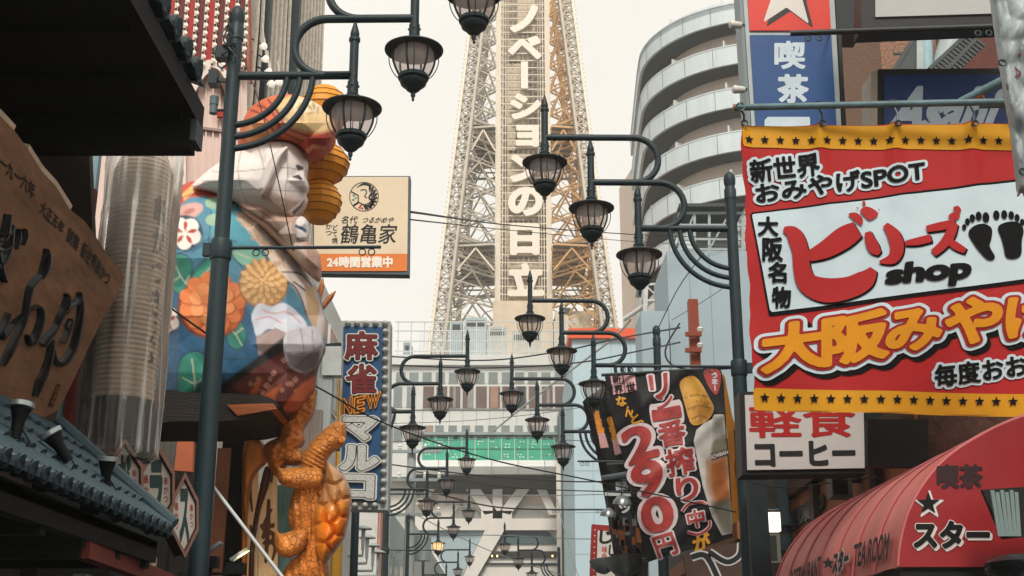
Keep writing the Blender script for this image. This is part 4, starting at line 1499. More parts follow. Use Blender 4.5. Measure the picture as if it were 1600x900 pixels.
for x in np.arange(226, 384, 15.6):
    tl_ = -.075
    xx = lambda y, d=0: x + d + tl_ * (y - 0)
    yb = 119
    m.slab(fa, [(xx(-150, 0), -150), (xx(-150, 5), -150), (xx(yb, 5), yb), (xx(yb, 0), yb)], .05, wstrip, off=.15)
    if k % 2:
        m.slab(fa, [(xx(-150, 5.2), -150), (xx(-150, 15.2), -150), (xx(yb, 15.2), yb), (xx(yb, 5.2), yb)], .05, red_b, off=.125)
    y = -60 + (k % 2) * 6
    while y < yb - 4:
        c = fa.pt(xx(y, 4.5), y, .15)
        m.lathe([(.0, 0), (.017, .0), (.019, .012), (.015, .026), (0, .032)], bulb, 7, c=c, axis=fa.n)
        c2 = fa.pt(xx(y + 5.5, 2), y + 5.5, .152)
        m.box(c2 - Vector((.013, .004, .012)), c2 + Vector((.013, .004, .012)), sock)
        y += 12.2
    k += 1
m.build('bulb_sign', arc)
m = MB()
ao = smooth([(268, 345), (272, 200), (285, 150), (308, 112), (328, 102), (346, 112), (358, 135), (362, 170)], 5)
ai = smooth([(288, 345), (290, 205), (300, 160), (316, 130), (328, 122), (340, 130), (348, 146), (354, 172)], 5)
m.slab(fa, ao + ai[::-1], .1, M('arch_white', '#ddd2ca', .5), off=.14)
m.slab(fa, smooth([(326, 114), (340, 120), (352, 142), (360, 172), (355, 172), (346, 148), (336, 128)], 4), .1, M('arch_brown', '#5b3a31', .5), off=.16)
m.slab(fa, [(338, 178), (360, 178), (360, 188), (338, 188)], .05, red_a, off=.1)
m.build('arch', arc)
m = MB()
lump = M('white_plaster', '#c9c2b8', .6, var=.25, scale=14, bump=.5, bscale=20, dirt=.3)
m.box((-3.45, 13.05, 0), (-3.1, 18.28, 13.5), lump)
for k in range(18):
    m.tube([(-3.07, 13.2 + .28 * k, 6.3), (-3.03, 13.22 + .28 * k, 9), (-3.07, 13.2 + .28 * k, 13)], .025, lump, 6)
m.build('plaster_panel', arc)
m = MB()
dkp = M('dark_post_paint', '#1f3036', .5, var=.2, dirt=.2)
for px0, px1, Y in ((401, 419, 13.6), (442, 465, 15.2)):
    a, c = at(px0, 60, Y), at(px1, 60, Y)
    m.box((a.x, Y, 5.9), (c.x, Y + .14, 14), dkp)
m.build('sign_post', arc)
m = MB()
for px, py in ((416, 92), (421, 112), (425, 131), (437, 128), (413, 72)):
    c = at(px, py, 13.2)
    m.lathe([(0, -.06), (.03, -.06), (.045, 0), (.0, .012)], M('flood_white', '#efe7da', .3, emit=.35), 12, c=c, axis=(.7, -.6, -.2))
    m.bar(c, (-3.1, c.y + .1, c.z + .15), .018, .018, dkp)
    m.bar(c + Vector((0, 0, .02)), c + Vector((-.05, .05, .3)), .014, .014, wstrip)
m.build('floodlight', arc)
m = MB()
m.tube([at(372, 30, 11.5), at(368, 60, 11.4), at(378, 90, 11.3)], .015, M('rust_cable', '#8d4a35', .5), 6)
m.tube([at(390, 0, 12), at(392, 130, 12)], .018, M('rust_cable', '#8d4a35', .5), 6)
m.build('conduit', arc, smooth=True)

# ---------------------------------------------------------------- giant fabric figure over the restaurant door
FY = 10.7
fig = thing('giant_figure', at(375, 640, FY), 'giant fabric figure in a flowered blue robe and orange hat above the shop door', 'statue')
fm = MP('painted_fabric', .6, .25, 16, .13, 4)
robe = [(250, 310), (275, 292), (300, 283), (330, 286), (360, 303), (395, 328), (430, 362), (462, 400), (487, 432), (501, 465), (509, 500), (508, 545), (497, 575), (492, 610), (470, 640), (440, 658), (380, 665), (320, 662), (280, 655), (250, 645), (236, 560), (232, 450), (238, 360)]
pt = Paint('#4a8299')
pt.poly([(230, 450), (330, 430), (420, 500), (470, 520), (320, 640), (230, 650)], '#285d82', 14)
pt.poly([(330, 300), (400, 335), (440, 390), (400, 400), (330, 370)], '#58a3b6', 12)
for p in ([(300, 395), (330, 372), (370, 378)], [(268, 398), (310, 388), (345, 372), (380, 400)], [(330, 330), (322, 400), (300, 440)], [(350, 380), (420, 470), (470, 500)], [(262, 545), (330, 560), (400, 560)], [(390, 520), (340, 600)]):
    pt.line(smooth(p, 5), 1.6, '#1f4d68')
pt.poly([(240, 325), (262, 302), (300, 281), (350, 298), (372, 315), (350, 316), (320, 306), (296, 309), (268, 332), (240, 350)], '#b4452f')
pt.poly([(284, 304), (303, 286), (316, 291), (306, 298), (288, 313)], '#cfa767')
pt.line([(262, 318), (300, 303), (345, 305)], 1.5, '#7a2a20')
pt.poly(circ(293, 331, 26, 12, rot=-.35), '#c79a94').poly(circ(296, 330, 9, 4, rot=-.4), '#a96b60')
def plum(cx, cy, r):
    pt.poly(circ(cx, cy, r * 1.22), '#1d3c55', 1.5)
    for k in range(5):
        a = k * 1.2566 + .4
        pt.poly(circ(cx + r * .62 * math.cos(a), cy + r * .62 * math.sin(a), r * .52), '#ece2da')
    pt.poly(circ(cx, cy, r * .6), '#ece2da')
    for k in range(5):
        a = k * 1.2566 + 1.0
        pt.poly(stroke([(cx + r * .2 * math.cos(a), cy + r * .2 * math.sin(a)), (cx + r * .5 * math.cos(a), cy + r * .5 * math.sin(a)), (cx + r * .8 * math.cos(a), cy + r * .8 * math.sin(a))], [2, 7, 4]), '#a8442f')
plum(289, 364, 23)
plum(258, 500, 20)
for cx, cy, rx, ry, r_ in ((336, 318, 16, 9, .1), (334, 343, 13, 9, -.2), (352, 352, 9, 6, .4)):
    pt.poly(circ(cx, cy, rx, ry, rot=r_), '#93b39a')
def leaf(p, col, veins):
    pt.poly(smooth(p, 5, True), '#17384a', 2.5)
    c = (sum(q[0] for q in p) / len(p), sum(q[1] for q in p) / len(p))
    pt.poly([(c[0] + (x - c[0]) * .94, c[1] + (y - c[1]) * .94) for x, y in smooth(p, 5, True)], col)
    for v in veins:
        pt.line(v, 2.2, '#b9c2a5')
leaf([(262, 402), (285, 396), (300, 410), (298, 440), (285, 462), (265, 448), (258, 425)], '#2f8272', [[(272, 410), (282, 432), (292, 445)], [(282, 432), (270, 440)], [(290, 442), (296, 430)]])
leaf([(300, 430), (318, 408), (345, 398), (348, 420), (325, 440), (304, 448)], '#3a8f7c', [[(306, 440), (325, 422), (343, 405)]])
leaf([(362, 392), (392, 385), (415, 400), (420, 425), (395, 420), (372, 410)], '#7db4a0', [[(368, 395), (395, 405), (415, 420)]])
leaf([(282, 560), (310, 548), (330, 570), (325, 620), (295, 640), (278, 610)], '#2c8471', [[(300, 640), (305, 600), (300, 560)], [(303, 600), (320, 590)], [(303, 600), (285, 590)], [(303, 622), (322, 618)]])
leaf([(352, 505), (372, 498), (385, 520), (378, 545), (358, 540)], '#2f8272', [[(356, 510), (370, 525), (378, 540)], [(368, 522), (380, 512)]])
pt.poly(circ(330, 480, 53, 50), '#6f2f1e', 2)
pt.poly(circ(332, 478, 50, 48), '#c9622c')
for k, (rr, n_, col, s_) in enumerate(((38, 11, '#d8793f', 14), (25, 8, '#df8f56', 12), (10, 4, '#cf7a45', 9))):
    for i in range(n_):
        a = 2 * math.pi * i / n_ + k * .3
        cx, cy = 332 + rr * math.cos(a), 474 + rr * .92 * math.sin(a)
        pt.poly(circ(cx, cy, s_ + 1.2, s_ * .85 + 1.2, rot=a), '#a34a22').poly(circ(cx - 1, cy - 1, s_, s_ * .85, rot=a), col)
pt.poly(circ(412, 444, 39, 38), '#8a5c38', 2)
pt.poly(circ(412, 444, 37, 36), '#c08d55')
for k, (rr, n_, s_) in enumerate(((31, 16, 8), (22, 12, 8), (13, 9, 7), (4, 4, 5))):
    for i in range(n_):
        a = 2 * math.pi * i / n_ + k * .2
        cx, cy = 412 + rr * math.cos(a), 440 + rr * math.sin(a)
        pt.poly(circ(cx, cy, s_ * .95, s_ * .55, rot=a), '#9d6a3c').poly(circ(cx - .6, cy - .8, s_ * .85, s_ * .45, rot=a), '#d9b07a')
# pale lace along the front edge, folds of the white sash
pt.poly([(372, 332), (392, 330), (430, 362), (462, 400), (487, 432), (509, 500), (508, 530), (488, 500), (462, 455), (436, 420), (412, 385)], '#cfc4be')
pt.poly([(366, 330), (380, 333), (408, 362), (440, 402), (450, 425), (436, 425), (410, 388), (385, 358)], '#d8c7b5')
rp = random.Random(2)
for i in range(40):
    t = rp.random()
    pt.poly(circ(374 + 66 * t + rp.uniform(-6, 6), 338 + 78 * t + rp.uniform(-5, 5), 3.5, 2.4, rot=.8), '#c4a892', .6)
for p in ([(448, 440), (460, 448), (472, 470), (480, 500)], [(458, 440), (480, 458), (492, 490)], [(440, 425), (470, 428), (490, 450)]):
    pt.line(smooth(p, 4), 3, '#615a60')
pt.poly([(476, 445), (494, 450), (500, 480), (492, 520), (480, 490)], '#c2a27f')
pt.poly(smooth([(393, 492), (405, 474), (424, 479), (442, 473), (462, 485), (480, 508), (470, 521), (445, 520), (420, 514), (402, 526), (396, 510)], 4, True), '#cfd4e0')
for p in ([(400, 500), (420, 495), (440, 505)], [(410, 484), (428, 490), (450, 488), (470, 505)]):
    pt.line(smooth(p, 4), 2.5, '#cda2a4')
pt.poly([(400, 526), (430, 512), (452, 522), (430, 545), (404, 556)], '#a08a86')
# the dark underside of the robe with its small squares and maple leaves
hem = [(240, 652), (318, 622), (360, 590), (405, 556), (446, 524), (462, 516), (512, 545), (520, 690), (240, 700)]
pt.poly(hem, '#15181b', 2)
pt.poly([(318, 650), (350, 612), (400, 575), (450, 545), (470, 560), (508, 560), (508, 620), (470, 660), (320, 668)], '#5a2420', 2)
for i in range(34):
    a, bb = rp.random(), rp.random()
    x, y = 345 + 110 * a + 15 * bb, 625 - 80 * a + 62 * bb
    pt.poly([(x - 4, y), (x, y - 4.5), (x + 4, y), (x, y + 4.5)], '#b98a72', .6).poly([(x - 2, y), (x, y - 2.4), (x + 2, y), (x, y + 2.4)], '#6a2a24', .6)
for p in ([(360, 648), (385, 620), (410, 590), (400, 625), (440, 600), (420, 640), (380, 660)], [(440, 640), (470, 600), (505, 580), (495, 605), (465, 645)]):
    pt.poly(p, '#a9522b', 2)
pt.poly(smooth([(446, 522), (470, 512), (497, 512), (507, 540), (497, 568), (478, 582), (455, 575), (444, 550)], 4, True), '#c6c3c9')
pt.poly([(446, 552), (500, 548), (500, 570), (478, 584), (450, 572)], '#6c6669', 3)
for p in ([(470, 514), (475, 548)], [(488, 516), (490, 550)], [(445, 550), (475, 556), (503, 540)]):
    pt.line(p, 1.6, '#8d8a91')
def quilt(x, y):
    return .03 * np.sin(x * .055 + y * .02) * np.sin(y * .05) + .012 * np.sin(x * .16 + 1) * np.sin(y * .13)
m = MB()
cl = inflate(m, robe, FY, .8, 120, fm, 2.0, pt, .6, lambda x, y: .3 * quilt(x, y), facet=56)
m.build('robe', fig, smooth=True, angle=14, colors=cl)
ph_ = Paint('#dcd4d0')
ph_.poly([(300, 300), (380, 296), (420, 300), (480, 312), (480, 360), (300, 360)], '#b79d92', 8)
ph_.poly(circ(448, 262, 40, 36), '#d6d0cc', 14)
for p in ([(378, 232), (372, 262), (378, 300), (395, 328)], [(400, 222), (412, 262), (405, 300)], [(440, 220), (450, 262), (446, 300), (452, 342)], [(330, 268), (370, 268), (440, 262), (481, 268)], [(345, 300), (400, 296), (480, 300)]):
    ph_.line(smooth(p, 4), 1.3, '#8f8680')
for q, w in (([(463, 258), (468, 263), (475, 263)], [4, 9, 3]), ([(457, 276), (466, 276), (472, 281)], [2, 7, 4]), ([(476, 312), (470, 322), (458, 333)], [2, 5, 6])):
    ph_.poly(stroke(q, w), '#37353a')
ph_.poly(circ(472, 296, 5, 7), '#b9aaa4', 3)
m = MB()
cl = inflate(m, smooth([(300, 292), (318, 272), (345, 252), (372, 236), (400, 224), (440, 218), (464, 226), (478, 242), (482, 262), (479, 276), (483, 292), (479, 304), (481, 316), (472, 332), (454, 345), (430, 350), (408, 342), (390, 332), (360, 312), (325, 300)], 4, True), FY - .28, .42, 62, fm, 1.7, ph_, .8, facet=32)
m.build('head', fig, smooth=True, angle=12, colors=cl)
pe = Paint('#d2cac6'); pe.poly(circ(409, 299, 6, 5), '#3a2c29', 1.5).line([(446, 236), (424, 282), (410, 300)], 4, '#b3a7a1').poly([(402, 300), (425, 290), (420, 312), (405, 312)], '#a48d84', 2)
m = MB()
cl = inflate(m, smooth([(450, 229), (442, 250), (430, 282), (418, 306), (406, 309), (402, 290), (414, 262), (430, 238)], 4, True), FY - .64, .13, 14, fm, 1.8, pe, 1.0)
m.build('ear', fig, smooth=True, angle=60, colors=cl)
pn = Paint('#b08f80'); pn.line([(372, 320), (420, 350), (470, 400)], 5, '#6e4a3d').line([(390, 318), (430, 345), (468, 355)], 2, '#7c5a4c').poly([(430, 345), (470, 350), (480, 420), (455, 400)], '#b9a59a', 4)
m = MB()
cl = inflate(m, smooth([(372, 316), (400, 312), (450, 325), (476, 345), (480, 372), (500, 400), (500, 440), (478, 425), (450, 395), (415, 362), (385, 338)], 4, True), FY - .3, .3, 30, fm, 2.0, pn, .8, facet=24)
m.build('collar', fig, smooth=True, angle=14, colors=cl)
pw = Paint('#d6d2d2'); pw.line([(458, 352), (470, 356), (479, 362)], 5, '#3b5263').line([(452, 368), (478, 378)], 2, '#8f8a8c')
m = MB()
cl = inflate(m, smooth([(444, 352), (460, 338), (476, 340), (483, 356), (481, 378), (470, 388), (454, 376)], 4, True), FY - .35, .2, 22, fm, 1.6, pw, .8, facet=16)
m.build('hand', fig, smooth=True, angle=14, colors=cl)
pa = Paint('#bf5a30')
pa.poly(smooth([(430, 160), (470, 150), (512, 175), (522, 200), (490, 208), (450, 196), (438, 182)], 4, True), '#c9ab7b', 3)
pa.poly([(455, 152), (500, 158), (505, 172), (460, 180)], '#cfc3a4', 3)
pa.poly([(380, 205), (400, 180), (430, 200), (428, 212), (392, 226)], '#cf8f5f', 4)
for p in ([(392, 172), (410, 180), (428, 205)], [(402, 164), (425, 176), (440, 205)], [(418, 155), (434, 175), (446, 200)], [(446, 200), (490, 214), (522, 206)], [(440, 206), (480, 222), (515, 214)], [(432, 212), (470, 232), (500, 236)]):
    pa.line(smooth(p, 5), 3.4, '#7d2519')
pa.poly([(470, 222), (500, 212), (524, 206), (512, 232), (484, 250), (472, 240)], '#a5301f', 3).poly(stroke([(476, 240), (490, 228), (510, 232)], 7), '#c7875a')
pa.poly([(384, 226), (420, 214), (450, 219), (476, 236), (480, 250), (455, 228), (420, 222)], '#c14f2f', 2)
for i in range(14):
    pa.poly(circ(rp.uniform(440, 515), rp.uniform(165, 205), 7, 2.0, rot=rp.uniform(0, 3)), '#a98a5c')
m = MB()
cl = inflate(m, smooth([(372, 236), (376, 200), (390, 170), (416, 153), (450, 147), (482, 155), (508, 172), (525, 202), (514, 232), (486, 252), (477, 240), (455, 226), (420, 221), (392, 229)], 4, True), FY - .2, .55, 55, fm, 1.8, pa, .8, facet=30)
m.build('hat', fig, smooth=True, angle=12, colors=cl)
gy = FY + .35
gourd = M('gourd_yellow', '#cf8a25', .5, var=.1, scale=4, bump=.1, dirt=.12)
gc = at(502, 270, gy)
m = MB()
pxm = 11.3 / 1953
def bulge(cyp, hpx, rpx, seg=7):
    zc = at(502, cyp, gy).z
    dz = .0058 * hpx
    return [(rpx * pxm * math.sin(math.pi * (.16 + .68 * i / (seg - 1))), zc - dz + 2 * dz * i / (seg - 1)) for i in range(seg)]
m.lathe(bulge(316, 34, 36) + bulge(256, 34, 46) + bulge(172, 38, 43), gourd, 14, c=(gc.x, gy, 0))
for cyp, hpx, rpx in ((316, 34, 36), (256, 34, 46), (172, 38, 43)):
    for r_, z_ in bulge(cyp, hpx, rpx)[1:-1]:
        m.tube([(gc.x + (r_ + .002) * math.cos(a), gy + (r_ + .002) * math.sin(a), z_) for a in np.linspace(0, 2 * math.pi, 15)], .006, M('gourd_seam', '#a3641c', .6), 4)
m.build('gourd', fig)
m = MB()
for p in ([(492, 478), (497, 450), (505, 432), (507, 446), (500, 480)], [(500, 478), (512, 462), (526, 453), (520, 466), (506, 484)]):
    inflate(m, p, FY + .1, .06, 6, M('tail_orange', '#bd7a4c', .6, var=.3, scale=9), 1.6, None, 1)
m.build('tail_tip', fig, smooth=True)

# ---------------------------------------------------------------- the shop below the figure: shelf, doorway, carved panels
fsh = thing('figure_shop', (-3.2, 12.2, 0), 'timber shop front below the giant figure with black doorway and carved panels', 'shop')
m = MB()
m.box((-3.44, 9.63, 0), (-3.12, 13.04, 4.0), brw)
m.build('wall', fsh)
m = MB()
m.prism([at(x, y, 10.95) for x, y in smooth([(245, 640), (330, 648), (410, 650), (448, 655), (462, 668), (430, 684), (380, 690), (320, 690), (245, 692)], 3, True)], (0, -.9, 0), M('charred_shelf', '#1d1815', .7, var=.5, scale=3, stretch=(.4, 3, 6), bump=.4))
m.prism([at(x, y, 10.8) for x, y in ((385, 662), (452, 660), (458, 668), (400, 678))], (0, -.78, 0), M('scorched_wood', '#8a4a25', .6, var=.5, scale=5, stretch=(.4, 3, 6), bump=.3))
m.build('shelf', fsh)
m = MB()
m.box(at(348, 690, 11.5), at(387, 930, 11.5) + Vector((0, .05, -2)), M('black_doorway', '#060809', .9))
m.box(at(340, 700, 11.45) + Vector((0, 0, 0)), at(344, 930, 11.45) + Vector((0, .06, -2)), M('pink_trim', '#a3705a', .5))
m.build('doorway', fsh)
wood_o = M('carved_orange_wood', '#bf7638', .45, var=.4, scale=3, stretch=(4, 4, 1), bump=.5, bscale=18, dirt=.3)
m = MB()
inflate(m, smooth([(440, 652), (462, 625), (482, 598), (494, 612), (490, 645), (474, 672), (476, 690), (452, 720), (440, 745), (428, 742), (420, 728), (412, 700), (420, 690), (436, 680)], 4, True), 10.85, .26, 24, wood_o, 2.6, None, .8, lambda x, y: .03 * np.sin(x * .4 + 2 * np.sin(y * .2)) * np.sin(y * .35))
inflate(m, smooth([(382, 690), (410, 690), (418, 720), (404, 735), (392, 760), (386, 830), (385, 905), (378, 905), (378, 780)], 4, True), 11.0, .12, 10, wood_o, 2.6, None, .8)
inflate(m, smooth([(414, 730), (424, 740), (416, 770), (406, 800), (398, 850), (396, 905), (388, 905), (392, 840), (402, 780)], 4, True), 10.9, .1, 6, M('dark_bark', '#4b2a1c', .6, var=.4, scale=6, bump=.4), 2.4, None, .8)
m.build('carved_wood', fsh, smooth=True, angle=60)
m = MB()
cream = M('cream_panel', '#e6c498', .55, var=.25, scale=4, stretch=(4, 4, .6), dirt=.2)
pf = Surf(at(410, 800, 11.2), (.3, -1, 0))
m.slab(pf, [(386, 735), (400, 722), (404, 735), (402, 910), (386, 910)], .05, cream)
m.slab(pf, [(405, 790), (420, 722), (433, 712), (434, 910), (403, 910)], .05, cream)
m.build('calligraphy_panel', fsh)
m = MB()
bi = M('brown_ink', '#57301e', .6)
for p, w in (([(420, 780), (418, 830), (415, 880)], [5, 8, 4]), ([(425, 795), (414, 815), (409, 830)], [3, 5, 2]), ([(410, 850), (420, 845), (430, 855), (424, 880)], [3, 5, 6, 3]), ([(393, 745), (391, 770), (394, 800)], [3, 5, 3]), ([(391, 820), (396, 850), (391, 880)], [4, 6, 3]), ([(427, 730), (424, 755)], [4, 3])):
    fill(m, pf, [stroke(smooth(p, 4), [q[0] for q in smooth([(a,) for a in w], 4)])], bi, .004, 1.5)
text(m, pf, 'ち', [(408, 815), (430, 815), (428, 850), (407, 850)], bi, bold=.05, off=.005, res=24)
m.build('brush_lettering', fsh)
m = MB()
m.box(at(433, 758, 11.3), at(450, 905, 11.3) + Vector((0, .12, -1.9)), M('turquoise_post', '#5a7f84', .7, var=.5, scale=4, stretch=(5, 5, .7), dirt=.7))
m.box(at(462, 640, 12.6), at(491, 900, 12.6) + Vector((0, .1, -2)), M('pink_grey_wall', '#a89a94', .6, scale=9, stretch=(8, 8, .2), var=.3))
m.build('post', fsh)
def add_scales(m_, scale, dark=.55):
    t = m_.node_tree
    tc = t.nodes.new('ShaderNodeTexCoord')
    v = t.nodes.new('ShaderNodeTexVoronoi')
    v.feature = 'DISTANCE_TO_EDGE'
    v.inputs['Scale'].default_value = scale
    t.links.new(tc.outputs['Object'], v.inputs['Vector'])
    r = t.nodes.new('ShaderNodeMapRange')
    r.inputs['From Max'].default_value = .09
    t.links.new(v.outputs['Distance'], r.inputs['Value'])
    p = t.nodes['Principled BSDF']
    old = p.inputs['Normal'].links[0].from_socket
    b = t.nodes.new('ShaderNodeBump')
    b.inputs['Strength'].default_value = .7
    b.inputs['Distance'].default_value = .012
    t.links.new(r.outputs[0], b.inputs['Height'])
    t.links.new(old, b.inputs['Normal'])
    t.links.new(b.outputs[0], p.inputs['Normal'])
    # shade in the grooves between the carved scales, painted into the colour
    r2 = t.nodes.new('ShaderNodeMapRange')
    r2.inputs['From Max'].default_value = .05
    r2.inputs['To Min'].default_value = dark
    t.links.new(v.outputs['Distance'], r2.inputs['Value'])
    mm = t.nodes.new('ShaderNodeMix')
    mm.data_type = 'RGBA'
    mm.blend_type = 'MULTIPLY'
    mm.inputs['Factor'].default_value = 1
    t.links.new(p.inputs['Base Color'].links[0].from_socket, mm.inputs[6])
    t.links.new(r2.outputs[0], mm.inputs[7])
    t.links.new(mm.outputs[2], p.inputs['Base Color'])
# carved turtle
tur = thing('turtle_statue', at(480, 900, 10.7), 'varnished orange wooden turtle statue climbing upright beside the shop door', 'statue')
tw_ = M('turtle_wood', '#c07a3a', .38, var=.4, scale=8, bump=.55, bscale=42, dirt=.45)
add_scales(tw_, 19)
m = MB()
TY = 10.6
wr = lambda x, y: .010 * np.sin((y - .55 * x) * .85) * np.clip((y - 692) / 15, 0, 1)
sc_ = lambda x, y: .0035 * np.sin(x * .9 + 1.5 * np.sin(y * .5)) * np.sin(y * .9 + np.sin(x * .3))
inflate(m, smooth([(497, 680), (517, 663), (532, 658), (540, 664), (541, 682), (535, 697), (521, 706), (511, 720), (507, 740), (487, 746), (472, 738), (471, 715), (483, 695)], 4, True), TY, .17, 22, tw_, 1.8, None, .8, wr)
inflate(m, smooth([(434, 728), (441, 732), (473, 729), (497, 731), (505, 743), (503, 757), (490, 763), (457, 763), (438, 756), (433, 743)], 4, True), TY - .12, .14, 17, tw_, 1.8, None, .9, sc_)
inflate(m, smooth([(430, 829), (440, 834), (457, 829), (476, 826), (483, 840), (473, 860), (453, 871), (437, 868), (429, 853)], 4, True), TY - .12, .14, 18, tw_, 1.8, None, .9, sc_)
inflate(m, smooth([(450, 800), (464, 752), (492, 735), (508, 745), (510, 800), (505, 853), (512, 877), (508, 915), (440, 915), (448, 883), (470, 860), (456, 833)], 4, True), TY + .06, .22, 26, tw_, 2, None, .8, lambda x, y: .02 * np.sin(x * .55 + .8 * np.sin(y * .06)))
inflate(m, smooth([(432, 700), (446, 694), (470, 700), (474, 722), (456, 728), (438, 722)], 4, True), TY + .15, .12, 14, tw_, 2, None, .9)
m.build('body', tur, smooth=True, angle=60)
pts_ = [(524, 742), (538, 765), (520, 770), (540, 792), (515, 800), (534, 822), (508, 832), (526, 850), (505, 862), (503, 775), (496, 800)]
PA = np.array(pts_, float)
def facets(x, y):
    d = np.sqrt((x[:, None] - PA[:, 0]) ** 2 + (y[:, None] - PA[:, 1]) ** 2)
    s = np.sort(d, 1)
    return .05 * np.clip((s[:, 1] - s[:, 0]) / 9, 0, 1) - .02 * s[:, 0] / 14
ps = Paint('#c07a30'); ps.poly([(470, 720), (560, 720), (556, 770), (500, 790), (470, 790)], '#a87b52', 10).poly([(500, 800), (550, 800), (540, 850), (505, 865)], '#c86a12', 8)  # lower patch: warm lamp glow painted on as brighter orange
m = MB()
cl = inflate(m, smooth([(510, 724), (521, 728), (537, 743), (547, 763), (549, 787), (544, 817), (537, 843), (523, 863), (507, 880), (494, 868), (488, 833), (489, 800), (496, 780), (505, 757)], 4, True), TY - .03, .26, 28, MP('shell_varnish_glow', .3, .3, 30, .22, 6), 1.6, ps, .8, facets)
m.build('shell', tur, smooth=True, angle=25, colors=cl)
m = MB()
c = at(534, 687, TY - .15)
m.lathe([(.0, -.03), (.03, -.02), (.034, .0), (.028, .018), (0, .028)], tw_, 14, c=c, axis=(.2, -1, .1))
m.build('eye', tur, smooth=True)
m = MB()
m.tube([at(334, 762, 9.3), at(442, 903, 9.1)], .014, M('white_pole', '#aeb4b4', .4), 10)
tag(m.build('slanting_pole', None, smooth=True), 'thin white pole slanting down across the black doorway', 'pole')
for i, (px, py, lab) in enumerate(((333, 870, 'small black floodlight bracket touching the nearest left pole at the bottom edge'), (375, 880, 'small black floodlight below the slanting white pole'))):
    c = at(px, py, 9.3)
    r = thing('floodlight', c, lab, 'floodlight', 'floodlights at the bottom left')
    m = MB()
    ax = Vector((.5, -.3, .8)).normalized()
    m.box(c + Vector((-.09, -.05, -.08)), c + Vector((.04, .06, -.0)), spot_m)
    m.bar(c, c + Vector((-.05, 0, -.3)), .03, .03, spot_m); m.bar(c + Vector((-.25, .02, -.12)), c + Vector((.2, .02, -.12)), .02, .02, spot_m)
    m.build('housing', r)
    m = MB(); m.bar(c + Vector((-.06, -.02, .02)), c + Vector((.06, -.02, .10)), .09, .02, spot_rim); m.build('lens', r)

# the floodlight below that lights the carved panel and the turtle
fl_ = bpy.data.lights.new('floodlight_beam', 'SPOT')
fl_.energy = 34
fl_.color = (1.0, .72, .42)
fl_.spot_size = math.radians(95)
fl_.spot_blend = .8
fl_.shadow_soft_size = .08
flo = bpy.data.objects.new('floodlight_beam', fl_)
COL.objects.link(flo)
flo.location = at(378, 872, 9.25)
flo.rotation_euler = (at(455, 770, 10.9) - flo.location).to_track_quat('-Z', 'Y').to_euler()

# ---------------------------------------------------------------- crane-and-turtle shop sign
SY = 14.3
s1 = ysurf(SY)
sg = thing('shop_sign', at(565, 350, SY), 'square cream hanging sign with a round crane emblem and an orange band', 'sign')
scream = M('sign_cream', '#d9c9af', .5, var=.05, scale=3, dirt=.08)
m = MB()
m.slab(s1, [(489, 275), (641, 275), (639, 429), (489, 427)], .16, M('sign_case', '#4a5a63', .5))
m.build('casing', sg)
m = MB(); m.slab(s1, [(491, 277), (638, 277), (636.5, 397), (491, 397)], .01, scream, .012); m.build('face', sg)
m = MB(); m.slab(s1, [(491, 397), (636.5, 397), (636, 424), (491, 424)], .01, M('sign_orange', '#d97a35', .5, var=.05), .0125); m.build('orange_band', sg)
m = MB()
black = M('sign_black', '#1b1c1c', .5)
white = M('sign_white_ink', '#e9e3d6', .5, var=.03)
redk, grk = M('emblem_red', '#b5402a', .5), M('emblem_green', '#3e8a6d', .5)
O = .015
ex, ey, er = 569, 308, 23
fill(m, s1, [circ(ex, ey, er, n=40), circ(ex, ey, er - 1.2, n=40)], black, O, .8)
for k in range(9):
    a0 = -1.15 + k * .30
    p = [(ex + 11 * math.cos(a0 + .5), ey + 11 * math.sin(a0 + .5)), (ex + 16 * math.cos(a0 + .2), ey + 16 * math.sin(a0 + .2)), (ex + 21 * math.cos(a0), ey + 21 * math.sin(a0))]
    fill(m, s1, [stroke(p, [1, 4, 3])], black, O, .8)
fill(m, s1, [stroke(smooth([(ex - 12, ey - 14), (ex, ey - 20), (ex + 12, ey - 16)], 4), [1, 1, 2, 3, 4, 4, 3, 2, 1])], black, O, .8)
fill(m, s1, [stroke(smooth([(ex - 6, ey - 10), (ex + 2, ey - 11), (ex + 4, ey - 6), (ex + 1, ey - 1), (ex + 5, ey + 2)], 4), 1.6)], black, O, .8)
fill(m, s1, [stroke(smooth([(ex + 12, ey - 6), (ex + 8, ey + 2), (ex + 14, ey + 8), (ex + 8, ey + 19)], 4), [1, 2, 3, 3, 3, 3, 3, 3, 3, 3, 3, 2, 1])], black, O, .8)
for hx_ in ([(ex - 20, ey - 8), (ex - 9, ey - 2), (ex - 9, ey + 8), (ex - 17, ey + 14)], [(ex - 17, ey + 15), (ex - 8, ey + 9), (ex + 2, ey + 14), (ex + 2, ey + 21)]):
    fill(m, s1, [stroke(hx_, 2)], black, O, .8)
for cx, cy, c_ in ((-16, -2, grk), (-13, 2, grk), (-17, 5, grk), (-7, 17, redk), (-3, 18, redk), (-5, 14, redk)):
    fill(m, s1, [circ(ex + cx, ey + cy, 2.2, 1.5, n=10)], c_, O, .6)
m.build('emblem', sg)
m = MB()
def box4(x0, y0, x1, y1):
    return [(x0, y0), (x1, y0), (x1, y1), (x0, y1)]
text(m, s1, '名代', box4(534, 338, 559, 350), black, .015, O, res=28, italic=.1)
text(m, s1, 'つるかめや', box4(567, 340, 615, 349), black, .015, O, res=28, italic=.1)
text(m, s1, '鶴亀家', box4(533, 351, 620, 381), black, .012, O, res=48, italic=.06)
text(m, s1, '串かつ', box4(509, 340, 519, 368), black, .015, O, res=26, vertical=True)
text(m, s1, 'どて焼', box4(519, 352, 528, 381), black, .015, O, res=26, vertical=True)
text(m, s1, '24時間営業中', box4(512, 402, 613, 418), white, .05, O + .002, res=30)
m.build('lettering', sg)
